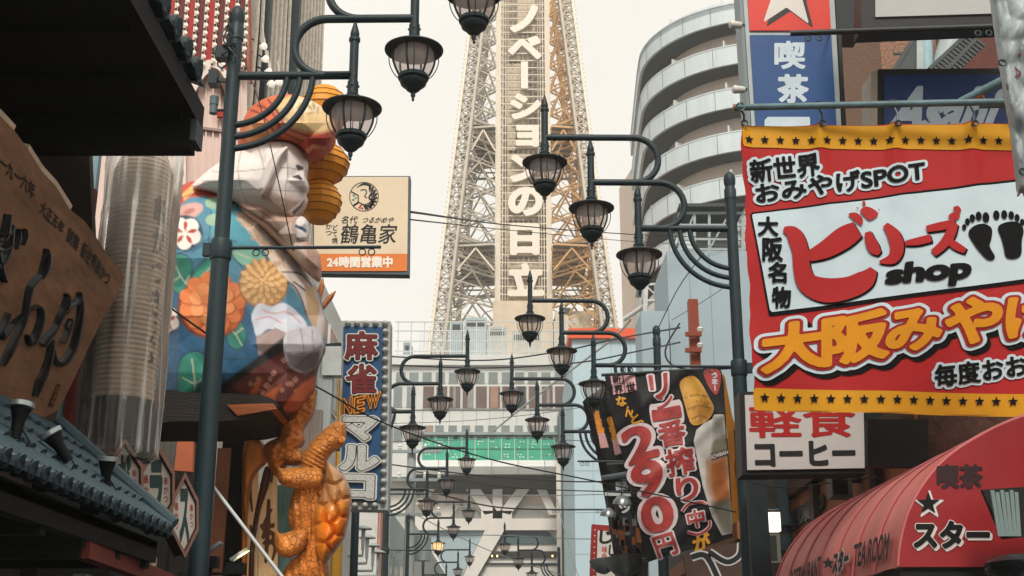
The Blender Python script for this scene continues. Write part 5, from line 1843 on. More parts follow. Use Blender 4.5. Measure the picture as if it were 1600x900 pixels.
m = MB()
for y in (300, 400):
    m.bar(at(489, y, SY + .08), Vector((-3.2, SY + .08, at(489, y, SY).z)), .05, .05, dkp)
m.build('bracket', sg)

# ---------------------------------------------------------------- mahjong sign
MY = 18.6
s2 = ysurf(MY)
mj = thing('mahjong_sign', at(572, 650, MY), 'tall blue vertical neon sign edged with round bulbs', 'sign')
mfr = M('sign_frame_grey', '#9aa3a4', .5, var=.15, scale=3, dirt=.35)
m = MB(); m.slab(s2, [(534, 501), (610, 502), (606, 797), (530, 795)], .35, mfr); m.build('frame', mj)
m = MB(); m.slab(s2, [(537, 511), (599, 512), (595, 784), (533, 783)], .02, M('sign_blue', '#1f4a73', .45, var=.15, scale=2, dirt=.25), .03); m.build('face', mj)
m = MB()
bm_ = M('bulb_dull', '#aeb0aa', .3, var=.2, scale=9)
bl = [(602.5 - .0136 * (y - 515), y) for y in np.arange(519, 796, 14.6)] + [(x, 506) for x in (544, 558, 572, 587, 602)] + [(x, 790) for x in (540, 555, 571, 586)]
for x, y in bl:
    c = s2.pt(x, y, .0)
    m.lathe([(.05, .0), (.05, .03), (.042, .05), (.038, .08), (.02, .1), (0, .105)], bm_, 12, c=c, axis=(0, -1, 0))
m.build('bulb', mj, smooth=True)
m = MB()
nred, nwh, nor = M('neon_red', '#6b1f22', .4), M('neon_white', '#cfcfca', .4), M('neon_orange', '#d98a22', .4)
for s_, q in (('麻', box4(541, 521, 590, 563)), ('雀', box4(543, 572, 588, 616))):
    text(m, s2, s_, q, nwh, .075, .032, depth=.05, res=40)
    text(m, s2, s_, q, M('sign_dark', '#241a1e', .5), .042, .086, res=40)
    text(m, s2, s_, q, nred, .022, .09, res=40)
for s_, q in (('N', [(537, 626), (551, 622), (550, 646), (536, 650)]), ('E', [(556, 624), (570, 621), (569, 643), (555, 646)]), ('W', [(573, 619), (595, 615), (592, 637), (575, 640)])):
    text(m, s2, s_, q, black, .1, .035, res=36)
    text(m, s2, s_, q, nor, .06, .04, depth=.04, res=36)
    text(m, s2, s_, q, M('neon_dark_line', '#5a2a16', .4), .0, .085, res=36)
for s_, q in (('マ', [(540, 655), (588, 656), (587, 688), (539, 687)]), ('ル', [(536, 699), (590, 700), (589, 735), (535, 734)]), ('コ', [(539, 745), (583, 746), (582, 778), (538, 777)])):
    text(m, s2, s_, q, nwh, .12, .035, depth=.06, res=36)
    text(m, s2, s_, q, M('sign_blue_dark', '#2c3a48', .5), .085, .099, res=36)
    text(m, s2, s_, q, M('neon_pale', '#b5b8b4', .4, var=.35, scale=30), .06, .103, res=36)
m.build('neon_lettering', mj)
m = MB()
for y in (540, 700, 780):
    m.bar(at(533, y, MY + .2), Vector((-3.3, MY + .2, at(533, y, MY).z)), .08, .08, dkp)
m.build('bracket', mj)

# ---------------------------------------------------------------- buildings farther down the left side
wl = M('white_wall', '#cfd1cd', .6, var=.06, scale=1, dirt=.2)
def bld(name, lab, x, y0, y1, z, mat, depth=6):
    r = thing(name, (x - depth / 2, (y0 + y1) / 2, 0), lab, 'building')
    m = MB(); m.box((x, y0, 0), (x - depth, y1, z), mat); m.build('wall', r)
    return r
b1 = bld('white_building', 'white building with a yellow edge strip just behind the turtle statue', -3.1, 18.35, 25.4, 7.9, wl)
for y, z0, z1 in ((18.8, 6.0, 7.4), (20.3, 6.0, 7.4), (18.8, 3.2, 4.6), (20.3, 3.2, 4.6)):
    m = MB(); m.box((-3.1, y, z0), (-3.06, y + 1.2, z1), M('frame_pale', '#dfe0db', .5)); o = m.build('window', b1)
    m = MB(); m.box((-3.065, y + .06, z0 + .06), (-3.05, y + .57, z1 - .06), glass_g); m.box((-3.065, y + .63, z0 + .06), (-3.05, y + 1.14, z1 - .06), glass_g); m.build('pane', o)
m = MB(); m.box((-3.09, 21.9, 0), (-2.95, 22.15, 7.5), M('yellow_strip', '#cf9a2c', .5)); m.build('yellow_edge', b1)
m = MB(); m.slab(ysurf(17.9), [(505, 541), (534, 541), (533, 586), (503, 586)], .2, M('pale_grey_box', '#b5bcbd', .5, dirt=.2))
m.slab(ysurf(17.95), [(497, 590), (520, 590), (515, 680), (492, 680)], .1, M('grey_ribbed_panel', '#9aa3a5', .6, scale=6, stretch=(9, 9, .2), var=.3)); m.build('duct', b1)
b2 = bld('corrugated_building', 'low dark corrugated building below the mahjong sign', -3.45, 25.5, 36, 3.9, M('corrugated', '#5c5450', .6, scale=5, stretch=(8, 8, .1), var=.5, dirt=.4))
m = MB()
y = 25.6
while y < 36:
    m.box((-3.45, y, 0), (-3.41, y + .16, 3.85), M('rib_light', '#8d8680', .6, dirt=.4)); y += .36
m.build('cladding_rib', b2)
b3 = bld('narrow_pink_building', 'narrow building with a pink and dark edge beyond the corrugated wall', -3.85, 36.2, 40, 9.9, M('faded_white', '#c4c6c2', .6, dirt=.3))
m = MB(); m.box((-3.84, 36.3, 0), (-3.78, 36.9, 8), M('pink_strip', '#c08a7c', .5)); m.box((-3.84, 37.0, 0), (-3.78, 38.4, 7.2), M('dark_maroon', '#33232a', .6)); m.build('signboard', b3)
b4 = bld('grey_shophouse', 'grey shophouse far down the left side of the street', -4.3, 41, 56, 7.5, M('grey_wall_far', '#9aa6a8', .6, dirt=.3))
m = MB()
for k in range(6):
    m.box((-4.3, 41.5 + k * 2.3, 4.2), (-4.26, 43 + k * 2.3, 6), glass_g)
m.build('window_band', b4)
b5 = bld('stone_shophouse', 'farthest shophouse on the left before the tower base', -4.7, 57, 90, 9, M('stone_far', '#a9aba5', .6, dirt=.3))
for i, (px, py, wd) in enumerate(((568, 826, 'highest'), (574, 840, 'second highest'), (583, 853, 'third'), (591, 863, 'lowest'))):
    c = at(px, py, 24 + i * 1.2)
    m = MB(); m.lathe([(0, .06), (.06, .055), (.17, .0), (.17, -.015), (.04, -.02), (.03, -.4), (0, -.4)], M('zinc', '#a3adae', .35, metal=.5, dirt=.2), 14, c=c)
    m.tube([c + Vector((0, 0, -.35)), c + Vector((0, 0, -.5)), Vector((-3.4, c.y + .1, c.z - .5))], .03, M('zinc', '#a3adae'), 8)
    tag(m.build('vent_cowl', None, smooth=True), wd + ' of four small zinc vent cowls below the mahjong sign', 'vent', 'zinc vent cowls on the corrugated wall')
# ---------------------------------------------------------------- RIGHT: cafe building with its awning
cafe = thing('cafe_building', (4.5, 10, 0), 'low brown timber cafe building behind the red awning on the right', 'cafe')
tim = M('brown_timber', '#8f5838', .6, var=.4, scale=3, stretch=(5, 5, .5), bump=.25, dirt=.4)
rough_b = M('rough_brown', '#4a3128', .8, var=.45, scale=9, bump=.6, bscale=30, dirt=.5)
m = MB()
m.box((3.1, 6.0, 0), (9, 9.45, 3.15), tim)
m.box((3.1, 9.45, 0), (9, 14.4, 3.6), tim)
m.box((3.12, 9.4, 3.6), (9, 14.4, 5.3), rough_b)
m.box((3.12, 9.4, 3.151), (9, 9.449, 3.599), rough_b)
m.build('wall', cafe)
m = MB()
m.box((3.0, 9.5, 3.55), (3.118, 14.3, 3.68), M('beam_brown', '#3a2218', .6, dirt=.3))
for y in (10.4, 12.6, 14.0):
    m.box((3.02, y, .0), (3.098, y + .16, 3.54), M('beam_brown', '#3a2218'))
m.box((2.95, 6.5, 1.3), (3.09, 14.3, 1.42), M('sill_pale', '#9b8a78', .5))
m.build('beam', cafe)
m = MB()
wallS = Surf((3.09, 12, 2.5), (-1, 0, 0))
dlet = M('carved_dark', '#1f2628', .5)
text(m, wallS, '昭和喫茶の', [(1237, 800), (1290, 768), (1290, 795), (1237, 832)], dlet, bold=.05, off=.005, depth=.02, res=26)
text(m, wallS, '営業中', [(1222, 778), (1236, 774), (1236, 850), (1222, 850)], M('sign_pale_letters', '#b9b3aa', .5), bold=.05, off=.005, depth=.03, res=26, vertical=True)
m.build('carved_lettering', cafe)
m = MB()
m.slab(ysurf(9.3), [(1356, 655), (1450, 655), (1450, 729), (1356, 729)], .09, M('black_box', '#07090c', .6))
m.build('black_panel', cafe)
lmp = thing('wall_lamp', (3.05, at(1208, 815, 14.0).y, at(1208, 815, 14.0).z), 'glowing white square wall lamp on the brown timber wall', 'lamp')
m = MB(); c = at(1209, 816, 13.6)
m.box(c + Vector((-.06, -.06, -.1)), c + Vector((.06, .06, .1)), M('lit_white', '#ffeed8', emit=1.3)); m.build('shade', lmp)
m = MB(); m.box(c + Vector((-.08, -.07, .131)), c + Vector((.08, .07, .16)), dkp); m.box(c + Vector((.07, -.03, -.03)), Vector((3.1, c.y + .03, c.z + .03)), dkp); m.build('bracket', lmp)
for px, py, lab in ((1202, 858, 'small grey speaker box low on the brown timber wall'), (1309, 752, 'small pale speaker box high on the brown timber wall')):
    c = at(px, py, 13.4 if px < 1250 else 11.1)
    m = MB(); m.box(c + Vector((-.08, -.1, -.15)), c + Vector((.1, .1, .15)), M('speaker_grey', '#6e7069', .5)); m.box(c + Vector((-.07, -.105, -.13)), c + Vector((.06, -.1, .13)), M('speaker_mesh', '#2c2d2b', .7))
    m.bar(c, (3.1, c.y, c.z), .03, .03, dkp)
    tag(m.build('speaker', None), lab, 'speaker')

# awning
AWY0, AWY1 = 7.0, 10.15
awn = thing('awning', (2.6, 7.0, at(1405, 885, 7).z), 'faded red barrel awning with black and white lettering at the lower right', 'awning')
vin = M('red_vinyl', '#8c2026', .42, var=.12, scale=3, bump=.06, bscale=20, dirt=.12)
vin_f = M('faded_lit_vinyl', '#b55f59', .45, var=.28, scale=2.5, bump=.12, bscale=14, dirt=.35, stretch=(1, 3, .5))  # paler than the end panel: fading, plus light from above put into the colour
prof_px = smooth([(1404, 886), (1408, 848), (1420, 802), (1445, 755), (1482, 714), (1532, 681), (1585, 656), (1640, 640)], 6)
pr3 = [at(x, y, AWY0) for x, y in prof_px]
xw = 3.08
pr3 = [p for p in pr3 if p.x < xw] + [Vector((xw, AWY0, pr3[-1].z + .01))]
m = MB()
NS = 42
vs, fs = [], []
for i in range(NS + 1):
    t = i / NS
    for p in pr3:
        sag = .035 * (abs(math.sin(math.pi * 7 * t)) - .6)
        cx, cz = p.x - xw, p.z - 2.0
        k = 1 + sag * .35
        vs.append(Vector((xw + cx * k - .02 * (AWY1 - AWY0) * t, AWY0 + (AWY1 - AWY0) * t, 2.0 + cz * (1 + sag * .12))))
n = len(pr3)
for i in range(NS):
    for j in range(n - 1):
        fs.append((i * n + j, i * n + j + 1, (i + 1) * n + j + 1, (i + 1) * n + j))
m.add(vs, fs, vin_f)
cover = m.build('cover', awn, smooth=True, angle=80)
m = MB()
endp = [Vector((p.x, AWY0 - .012, p.z)) for p in [pr3[0]] + pr3[1:]] + [Vector((xw, AWY0 - .012, pr3[0].z))]
m.prism(endp, (0, .01, 0), vin)
m.build('end_panel', awn)
m = MB()
for i in range(8):
    t = i / 7
    m.tube([Vector((xw + (p.x - xw) * 1.003 - .02 * (AWY1 - AWY0) * t, AWY0 + (AWY1 - AWY0) * t, p.z + .003)) for p in pr3], .007 if i else .011, M('seam_pink', '#a8585a', .5), 6)
m.build('rib', awn, smooth=True)
m = MB()
m.hexa([Vector((pr3[0].x + .01, AWY0 + .01, pr3[0].z - .05)), Vector((xw, AWY0 + .01, pr3[0].z - .05)), Vector((xw, AWY1, pr3[0].z - .05)), Vector((pr3[0].x - .05, AWY1, pr3[0].z - .05)),
        Vector((pr3[0].x + .01, AWY0 + .01, pr3[0].z - .005)), Vector((xw, AWY0 + .01, pr3[0].z - .005)), Vector((xw, AWY1, pr3[0].z - .005)), Vector((pr3[0].x - .05, AWY1, pr3[0].z - .005))], dkw)
m.build('frame', awn)
m = MB()
se = ysurf(AWY0 - .014)
bk = M('awning_black', '#0b0c0e', .6, spec=.2); wk = M('awning_white', '#c9c4c2', .5)
text(m, se, '喫茶', box4(1465, 727, 1534, 762), M('awning_dark_red_black', '#2a1218', .5), .045, .003)
fill(m, se, [star(1452, 789, 22)], wk, .003, 1.5, grow=1.2)
fill(m, se, [star(1450, 787, 19)], bk, .006, 1.5)
q = box4(1429, 816, 1544, 855)
text(m, se, 'スター', q, wk, .085, .003, shift=(3, 3)); text(m, se, 'スター', q, wk, .085, .004); text(m, se, 'スター', q, bk, .055, .007)
m.build('lettering', awn)
m = MB()
class AwnS:
    n = Vector((-1, 0, 0))
    def pt(s, px, py, off=0.0):
        p = onx(px, py, 2.14)
        for _ in range(3):
            zs = min(range(len(pr3) - 1), key=lambda j: abs((pr3[j].z + pr3[j + 1].z) / 2 - p.z))
            a, c = pr3[zs], pr3[zs + 1]
            t = (p.z - a.z) / (c.z - a.z) if abs(c.z - a.z) > 1e-6 else 0
            X = a.x + (c.x - a.x) * t - .02 * (p.y - AWY0)
            p = onx(px, py, X - .03 - off)
        return p
aw = AwnS()
text(m, aw, 'TEA ROOM', [(1335, 852), (1390, 832), (1386, 872), (1333, 886)], bk, .03, .0, res=34)
text(m, aw, 'スター', [(1303, 864), (1327, 854), (1324, 888), (1301, 896)], wk, .1, .0, shift=(1.2, 1.2)); text(m, aw, 'スター', [(1303, 864), (1327, 854), (1324, 888), (1301, 896)], bk, .05, .006)
fill(m, aw, [star(1294, 880, 11)], bk, .0, 1.2)
text(m, aw, 'RESTAURANT', [(1236, 893), (1283, 869), (1281, 903), (1234, 928)], bk, .03, .0, res=34)
m.build('side_lettering', awn)

# coffee box sign
CY = 10.3
s3 = ysurf(CY)
cs = thing('coffee_sign', at(1255, 690, CY), 'white box sign with red and black lettering just under the red banner', 'sign')
m = MB(); m.slab(s3, [(1155, 612), (1354, 612), (1356, 739), (1160, 742)], .28, M('black_frame', '#15191b', .45, dirt=.2)); m.build('casing', cs)
m = MB(); m.slab(s3, [(1163, 618), (1348, 618), (1350, 732), (1167, 735)], .02, M('acrylic_white', '#b9b8b6', .35, var=.05), .022); m.build('face', cs)
m = MB()
text(m, s3, '軽食', [(1170, 632), (1333, 632), (1335, 683), (1172, 684)], M('coffee_red', '#a01c1b', .45), .022, .026)
text(m, s3, 'コーヒー', [(1179, 693), (1333, 691), (1334, 726), (1181, 728)], M('coffee_black', '#1a1d20', .45), .05, .026)
m.build('lettering', cs)
m = MB()
m.box(s3.pt(1356, 700, -.1), Vector((3.15, CY + .2, s3.pt(1356, 640).z)), dkp); m.build('bracket', cs)
m = MB()
m.box((at(1172, 800, 11.9).x - .05, 11.7, 0), (at(1172, 800, 11.9).x + .13, 11.8, at(1180, 742, 11.7).z), M('dark_post_right', '#1a2427', .5, dirt=.3))
tag(m.build('sign_post', None), 'dark square post standing below the white coffee box sign', 'post')

# big souvenir banner
BNY = 8.0
def fold(px, py):
    u, v = (px - 1157) / 460, (py - 195) / 450
    d = .010 * math.sin(u * 12 + v * 2) * (.3 + v) + .005 * math.sin(u * 25 - v * 5) * (1 - v * .5)
    for hx in (1158, 1280, 1397, 1516):
        w = px - hx - 40 * v
        d += .03 * math.exp(-(w / (7 + 40 * v)) ** 2) * math.exp(-v * 2.6)
        w2 = px - hx + 55 * v
        d += .016 * math.exp(-(w2 / (6 + 25 * v)) ** 2) * math.exp(-v * 4)
    return d + .02 * math.sin(v * 3.1) + .006 * math.sin(v * 17 + u * 5) * math.exp(-u * 3) + .007 * max(0, math.sin(v * 9 - u * 6 + 1)) ** 4
bs_ = Surf(at(1380, 420, BNY), (-.10, -1, 0), fold)
ban = thing('souvenir_banner', at(1380, 200, BNY), 'large red and yellow souvenir shop banner hanging from a pipe', 'banner')
cloth = lambda n, h: M(n, h, .6, var=.08, scale=4, bump=.12, bscale=120, spec=.2)
_bp = bs_.pt
bs_.pt = lambda px, py, off=0.0: _bp(px, py, off * 3)
redc, yelc, whc, blk_ = cloth('banner_red', '#9c191b'), cloth('banner_yellow', '#bd8710'), cloth('banner_white', '#b4c6cf'), M('banner_black', '#07090b', .7, var=.05, spec=.1)
XR = 1640
m = MB()
L_ = lambda y: 1157 + (y - 197) * .0475
outer = [(L_(197), 197)] + [(1157 + 3.9 * k, 197 - .05 * k + 1.6 * abs(math.sin((k * 3.9) / 119.5 * math.pi))) for k in range(1, 123)] + [(XR, 191), (XR, 653), (L_(641), 641)] + [(L_(y) + 1.6 * math.sin(y * .045) + .9 * math.sin(y * .13), y) for y in range(630, 200, -8)]
fill(m, bs_, [outer], redc, 0, 4, run=1)
fill(m, bs_, [[(L_(197) + 1.5, 199.5), (XR, 193.5), (XR, 236), (L_(233) + 1.5, 233)]], yelc, .002, 4, run=1)
fill(m, bs_, [[(L_(607), 607), (XR, 618), (XR, 653.4), (L_(641), 641.4)]], yelc, .002, 4, run=1)
fill(m, bs_, [[(L_(640), 639), (XR, 650), (XR, 652), (L_(641), 641)]], M('banner_hem', '#a87410', .6), .0035, 3)
for k in range(20):
    fill(m, bs_, [star(1170 + 24.35 * k, 221.5 - .0 * k, 7.8)], blk_, .005, .9)
    fill(m, bs_, [star(1194.5 + 25.8 * k, 622.5 + .42 * k, 8.6)], blk_, .005, .9)
m.build('cloth', ban, smooth=True, angle=60, weld=2e-4)
m = MB()
fill(m, bs_, [[(1171, 335), (XR, 274.5), (XR, 439), (1201, 496)]], blk_, .002, 4, run=1)
fill(m, bs_, [[(1174, 338), (XR, 279), (XR, 433), (1203, 490)]], whc, .004, 4, run=1)
m.build('white_panel', ban, smooth=True, angle=60)
m = MB()
for s_, q in (('新世界', [(1170, 255), (1277, 241), (1280, 276), (1174, 289)]), ('おみやげSPOT', [(1179, 292), (1442, 252), (1444, 284), (1183, 321)]), ('毎度おお', [(1458, 573), (1600, 556), (1604, 588), (1462, 606)])):
    text(m, bs_, s_, q, whc, .15, .003)
    text(m, bs_, s_, q, blk_, .032, .0055)
for ch_, b4 in (('大', (1184, 343, 1214, 372)), ('阪', (1191, 376, 1221, 411)), ('名', (1200, 414, 1227, 444)), ('物', (1206, 452, 1234, 483))):
    text(m, bs_, ch_, box4(*b4), blk_, .04, .007)
yel2 = cloth('banner_letter_yellow', '#c4820c'); red2 = cloth('banner_letter_red', '#8a161a')
big = (('大', (1192, 508, 1287, 578)), ('阪', (1287, 494, 1383, 566)), ('み', (1385, 489, 1466, 548)), ('や', (1478, 470, 1560, 536)), ('げ', (1572, 462, 1650, 528)))
for lay, (bo, mt_, of, sh_) in enumerate(((.165, blk_, .002, (7, 7)), (.165, whc, .0045, (0, 0)), (.10, red2, .0065, (0, 0)), (.045, yel2, .0085, (0, 0)))):
    for ch_, (x0, y0, x1, y1) in big:
        d = (x1 - x0) * .07
        text(m, bs_, ch_, [(x0, y0 + d), (x1, y0 - d), (x1, y1 - d), (x0, y1 + d)], mt_, bo, of, res=40, shift=sh_)
text(m, bs_, 'shop', [(1384, 419), (1512, 404), (1513, 446), (1386, 455)], blk_, .055, .007, italic=.05)
m.build('lettering', ban, smooth=True, angle=60)
m = MB()
def brush(pts, ws):
    ws2 = [w[0] for w in smooth([(w,) for w in ws], 5)]
    P_ = stroke(smooth(pts, 5), ws2)
    fill(m, bs_, [[(x + 2.2, y + 1.8) for x, y in P_]], blk_, .006, 1.8, grow=.6)
    fill(m, bs_, [P_], redc, .0085, 1.8)
brush([(1223, 362), (1239, 370), (1249, 396), (1252, 424), (1262, 446), (1290, 456), (1325, 452), (1350, 440), (1363, 424)], [8, 24, 26, 27, 33, 38, 34, 30, 12])
brush([(1262, 404), (1290, 392), (1318, 374), (1338, 362)], [16, 28, 34, 26])
brush([(1354, 366), (1358, 380), (1364, 392), (1372, 400)], [10, 16, 18, 8])
brush([(1381, 355), (1394, 372), (1399, 392), (1392, 408), (1372, 413)], [10, 20, 21, 17, 4])
brush([(1411, 385), (1430, 382), (1452, 376)], [7, 12, 12])
brush([(1445, 362), (1468, 357), (1490, 352)], [10, 13, 12])
brush([(1489, 352), (1482, 370), (1470, 387), (1455, 400)], [12, 16, 14, 12])
brush([(1477, 377), (1490, 387), (1506, 395)], [9, 13, 9])
for c_ in ([(1324, 338), (1336, 336), (1346, 345), (1345, 356), (1338, 352), (1330, 346)], [(1342, 333), (1352, 326), (1366, 332), (1370, 340), (1358, 348), (1350, 343)], [(1346, 318), (1350, 318), (1351, 324), (1347, 325)], [(1335, 327), (1339, 328), (1340, 331)], [(1370, 330), (1373, 331), (1371, 333)],
           [(1480, 340), (1490, 334), (1498, 340), (1494, 346), (1484, 347)], [(1487, 328), (1495, 325), (1500, 333), (1494, 336)]):
    fill(m, bs_, [smooth(c_, 3, True)], redc, .008, 1.4)
m.build('brush_lettering', ban, smooth=True, angle=60)
m = MB()
fill(m, bs_, [smooth([(1511, 367), (1520, 356), (1535, 353), (1547, 360), (1547, 375), (1544, 388), (1552, 403), (1549, 409), (1540, 408), (1530, 398), (1520, 385)], 4, True)], blk_, .007, 1.6)
fill(m, bs_, [smooth([(1557, 358), (1570, 350), (1588, 350), (1597, 362), (1594, 380), (1593, 400), (1584, 407), (1570, 405), (1566, 390), (1562, 375)], 4, True)], blk_, .007, 1.6)
for cx, cy, r_ in ((1504.5, 358, 4), (1509.5, 349.5, 4.5), (1517, 344, 5), (1526.6, 341, 5.6), (1538, 343, 6.5), (1554.6, 339, 6), (1567, 338, 5.6), (1578, 339, 5.2), (1587, 343, 4.8), (1595, 350, 4.4)):
    fill(m, bs_, [circ(cx, cy, r_ * .85, r_ * 1.25, n=14, rot=-.1)], blk_, .007, 1.3)
m.build('footprint', ban, smooth=True, angle=60)
bs_.pt = _bp
ring_m = M('ring_steel', '#3a4548', .4, metal=.6)
pipe_m = M('pipe_green', '#4f6a70', .5, var=.3, scale=7, dirt=.5)
m = MB()
pa_, pb_ = at(1146, 168, BNY), at(1660, 157, BNY - .35)
m.tube([pa_, pb_], .024, pipe_m, 12)
m.tube([at(1500, 160, BNY - .1), at(1640, 88, BNY - .4)], .03, pipe_m, 10)
m.tube([at(1530, 165, BNY - .1), at(1660, 160, BNY - .3)], .022, pipe_m, 10)
m.tube([at(1520, 155, BNY - .12), at(1535, 147, BNY - .16)], .036, M('rusty_clamp', '#a3583a', .6, var=.4, scale=20), 10)
m.tube([at(1146, 168, BNY), at(1149, 168, BNY)], .026, M('rusty_clamp', '#a3583a'), 10)
m.tube([at(1640, 88, BNY - .4), at(1640, 88, BNY - .4) + Vector((.5, 2.0, -.3))], .03, pipe_m, 10)
m.tube([pb_, Vector((pb_.x + .1, 9.5, pb_.z - .1))], .024, pipe_m, 10)
hp = tag(m.build('banner_pipe', None, smooth=True), 'weathered green pipe from which the large red banner hangs', 'pipe')
for hx in (1158, 1280, 1397, 1516):
    m = MB()
    t0, t1 = at(hx - 1, 167 - (hx - 1146) * .021, BNY - .03), bs_.pt(hx + 4, 198, .012)
    m.tube([t0 + Vector((.03 * math.cos(a), 0, .03 * math.sin(a))) for a in np.linspace(0, 6.283, 13)], .005, ring_m, 5)
    m.tube([t0.lerp(t1, .2), t0.lerp(t1, .5) + Vector((.012, 0, 0)), t0.lerp(t1, .9)], .008, ring_m, 6)
    m.tube([t1 + Vector((.02 * math.cos(a), -.01, .02 * math.sin(a))) for a in np.linspace(0, 6.283, 13)], .007, ring_m, 5)
    m.build('hook', ban, smooth=True)
m = MB()
m.tube([at(1235, 52, 11), at(1660, 38, 10.6)], .03, M('black_pipe', '#1f2527', .5, dirt=.4), 12)
for x in (1263, 1280, 1528, 1545):
    c = at(x, 60 - (x - 1263) * .03, 10.95)
    m.tube([c + Vector((.028 * math.cos(a), 0, .028 * math.sin(a))) for a in np.linspace(0, 6.283, 12)], .008, ring_m, 6)
m.tube([at(1660, 38, 10.6), Vector((3.3 + 2, 10.6, at(1660, 38, 10.6).z))], .03, M('black_pipe', '#1f2527'), 10)
tag(m.build('upper_pipe', None, smooth=True), 'black pipe with empty rings crossing in front of the star sign', 'pipe')

# clear vinyl roll at the right edge
m = MB()
def crk(x, y):
    w = 2.2 * np.sin(y * .017) + 1.3 * np.sin(x * .05 + y * .031)
    return .05 * np.abs(np.sin(x * .06 + .6 * w)) + .016 * np.abs(np.sin(y * .035 - x * .05 + 1.2 * w)) + .006 * np.abs(np.sin(y * .08 + x * .15 + 2 * w))
inflate(m, [(1538, -60), (1660, -60), (1670, 330), (1604, 312), (1596, 300), (1590, 310), (1578, 205), (1562, 110)], 6.2, .1, 26, M('grey_vinyl', '#8d979a', .4, var=.4, scale=6, stretch=(3, 3, 1), bump=.2, bscale=9, dirt=.3), 3, None, .5, crk)
vr = m.build('sheet', None, smooth=True, angle=70)
vroll = thing('vinyl_curtain', at(1600, 310, 6.2), 'crumpled grey clear vinyl curtain with a dark red outline at the right edge', 'curtain')
tmp = vr.data; bpy.data.objects.remove(vr)
for v in tmp.vertices:
    v.co -= vroll.location
o = bpy.data.objects.new('sheet', tmp); COL.objects.link(o); o.parent = vroll
m = MB()
sv = ysurf(6.07)
fill(m, sv, [stroke(smooth([(1660, 82), (1600, 84), (1580, 86), (1576, 96), (1588, 108), (1594, 116), (1578, 124), (1574, 138), (1588, 152), (1590, 168), (1600, 184), (1660, 190)], 4), 3.2)], M('maroon_print', '#5a1f26', .5), .0, 1.5)
m.build('print', vroll)
m = MB()
for px, py in ((1565, 98), (1598, 268)):
    c = at(px, py, 6.06)
    m.tube([c + Vector((.016 * math.cos(a), 0, .016 * math.sin(a))) for a in np.linspace(0, 6.283, 12)], .006, ring_m, 5)
m.build('eyelet', vroll)

# star coffee sign
STY = 13.3
s4 = ysurf(STY)
st = thing('star_sign', at(1235, 190, STY), 'tall blue coffee shop sign with a white star on red at its top', 'sign')
m = MB()
m.slab(s4, [(1152, -140), (1296, -140), (1330, 470), (1192, 470)], .3, M('sign_frame_pale', '#a6b0b2', .45, dirt=.2))
m.slab(s4, [(1297, -140), (1303, -140), (1337, 470), (1331, 470)], .34, M('black_frame', '#15191b'), .02)
m.slab(s4, [(1146, -140), (1151, -140), (1190, 470), (1185, 470)], .34, M('steel_edge', '#6f7d82', .4, dirt=.2), .02)
m.build('casing', st)
lx = lambda y: 1168 + (y) * .062
rx = lambda y: 1295 + (y) * .058
m = MB(); m.slab(s4, [(lx(-130), -130), (rx(-130), -130), (rx(49), 49), (lx(49), 49)], .02, M('star_red', '#c92f20', .4, var=.08), .022); m.build('red_panel', st)
m = MB(); m.slab(s4, [(lx(56), 56), (rx(56), 56), (rx(460), 460), (lx(460), 460)], .02, M('star_blue', '#12447c', .4, var=.12, scale=1.5, dirt=.12), .022); m.build('blue_panel', st)
m = MB()
stw = M('star_white', '#cdc8c4', .4, var=.05)
fill(m, s4, [star(1235, -6, 63, rot=.03)], black, .024, 2.5)
fill(m, s4, [star(1229, -11, 61, rot=.03)], stw, .027, 2.5)
text(m, s4, '喫', box4(1211, 67, 1256, 108), M('sign_pale_blue', '#b9c9d4', .4), .035, .025, res=44)
text(m, s4, '茶', box4(1216, 119, 1261, 161), M('sign_pale_blue', '#b9c9d4'), .04, .025, res=44)
fill(m, s4, [box4(1194, 184, 1265, 235)], M('sign_pale_blue', '#b9c9d4'), .025, 5)
m.build('lettering', st)
m = MB()
for x in (1195, 1300):
    c = s4.pt(x, 300, -.3)
    m.box((c.x, STY + .35, 3.0), (c.x + .12, STY + .47, s4.pt(x, -100).z), dkp)
m.build('post', st)
for px, py, lab in ((1149, 39, 'small white floodlight beside the star on the blue sign, upper of two'), (1154, 140, 'small white floodlight beside the blue sign, lower of two')):
    c = at(px, py, STY - .05)
    m = MB(); m.lathe([(0, -.08), (.04, -.07), (.05, .05), (.04, .07), (0, .08)], M('flood_case', '#c9c7c2', .4), 12, c=c, axis=(-1, -.3, -.1)); m.bar(c, c + Vector((.12, .05, .02)), .03, .03, dkp)
    tag(m.build('floodlight', None, smooth=True), lab, 'floodlight', 'floodlights beside the star sign')

# blank white sign and blue beer sign, brown building behind
bsn = thing('blank_sign', at(1450, 0, 12), 'blank white sign in a black frame at the top right', 'sign')
s5 = ysurf(12.0)
m = MB(); m.slab(s5, [(1346, -120), (1640, -120), (1640, 34), (1346, 46)], .3, M('black_frame', '#15191b')); m.build('casing', bsn)
m = MB(); m.slab(s5, [(1367, -120), (1640, -120), (1640, 20), (1367, 28)], .02, M('blank_face', '#a7a8a8', .4, var=.04), .022); m.build('face', bsn)
m = MB(); c = s5.pt(1605, 46, -.3); m.box((c.x, 12.35, 5.0), (c.x + .12, 12.47, c.z + .8), dkp); m.build('post', bsn)
beer = thing('beer_sign', at(1470, 200, 13), 'blue beer sign with white lettering in a black frame above the banner', 'sign')
s6 = ysurf(13.0)
m = MB(); m.slab(s6, [(1372, 108), (1660, 106), (1660, 320), (1372, 320)], .25, M('black_frame', '#15191b')); m.slab(s6, [(1361, 112), (1371, 109), (1371, 320), (1361, 320)], .4, M('cream_side', '#a89c8c', .5, dirt=.3)); m.build('casing', beer)
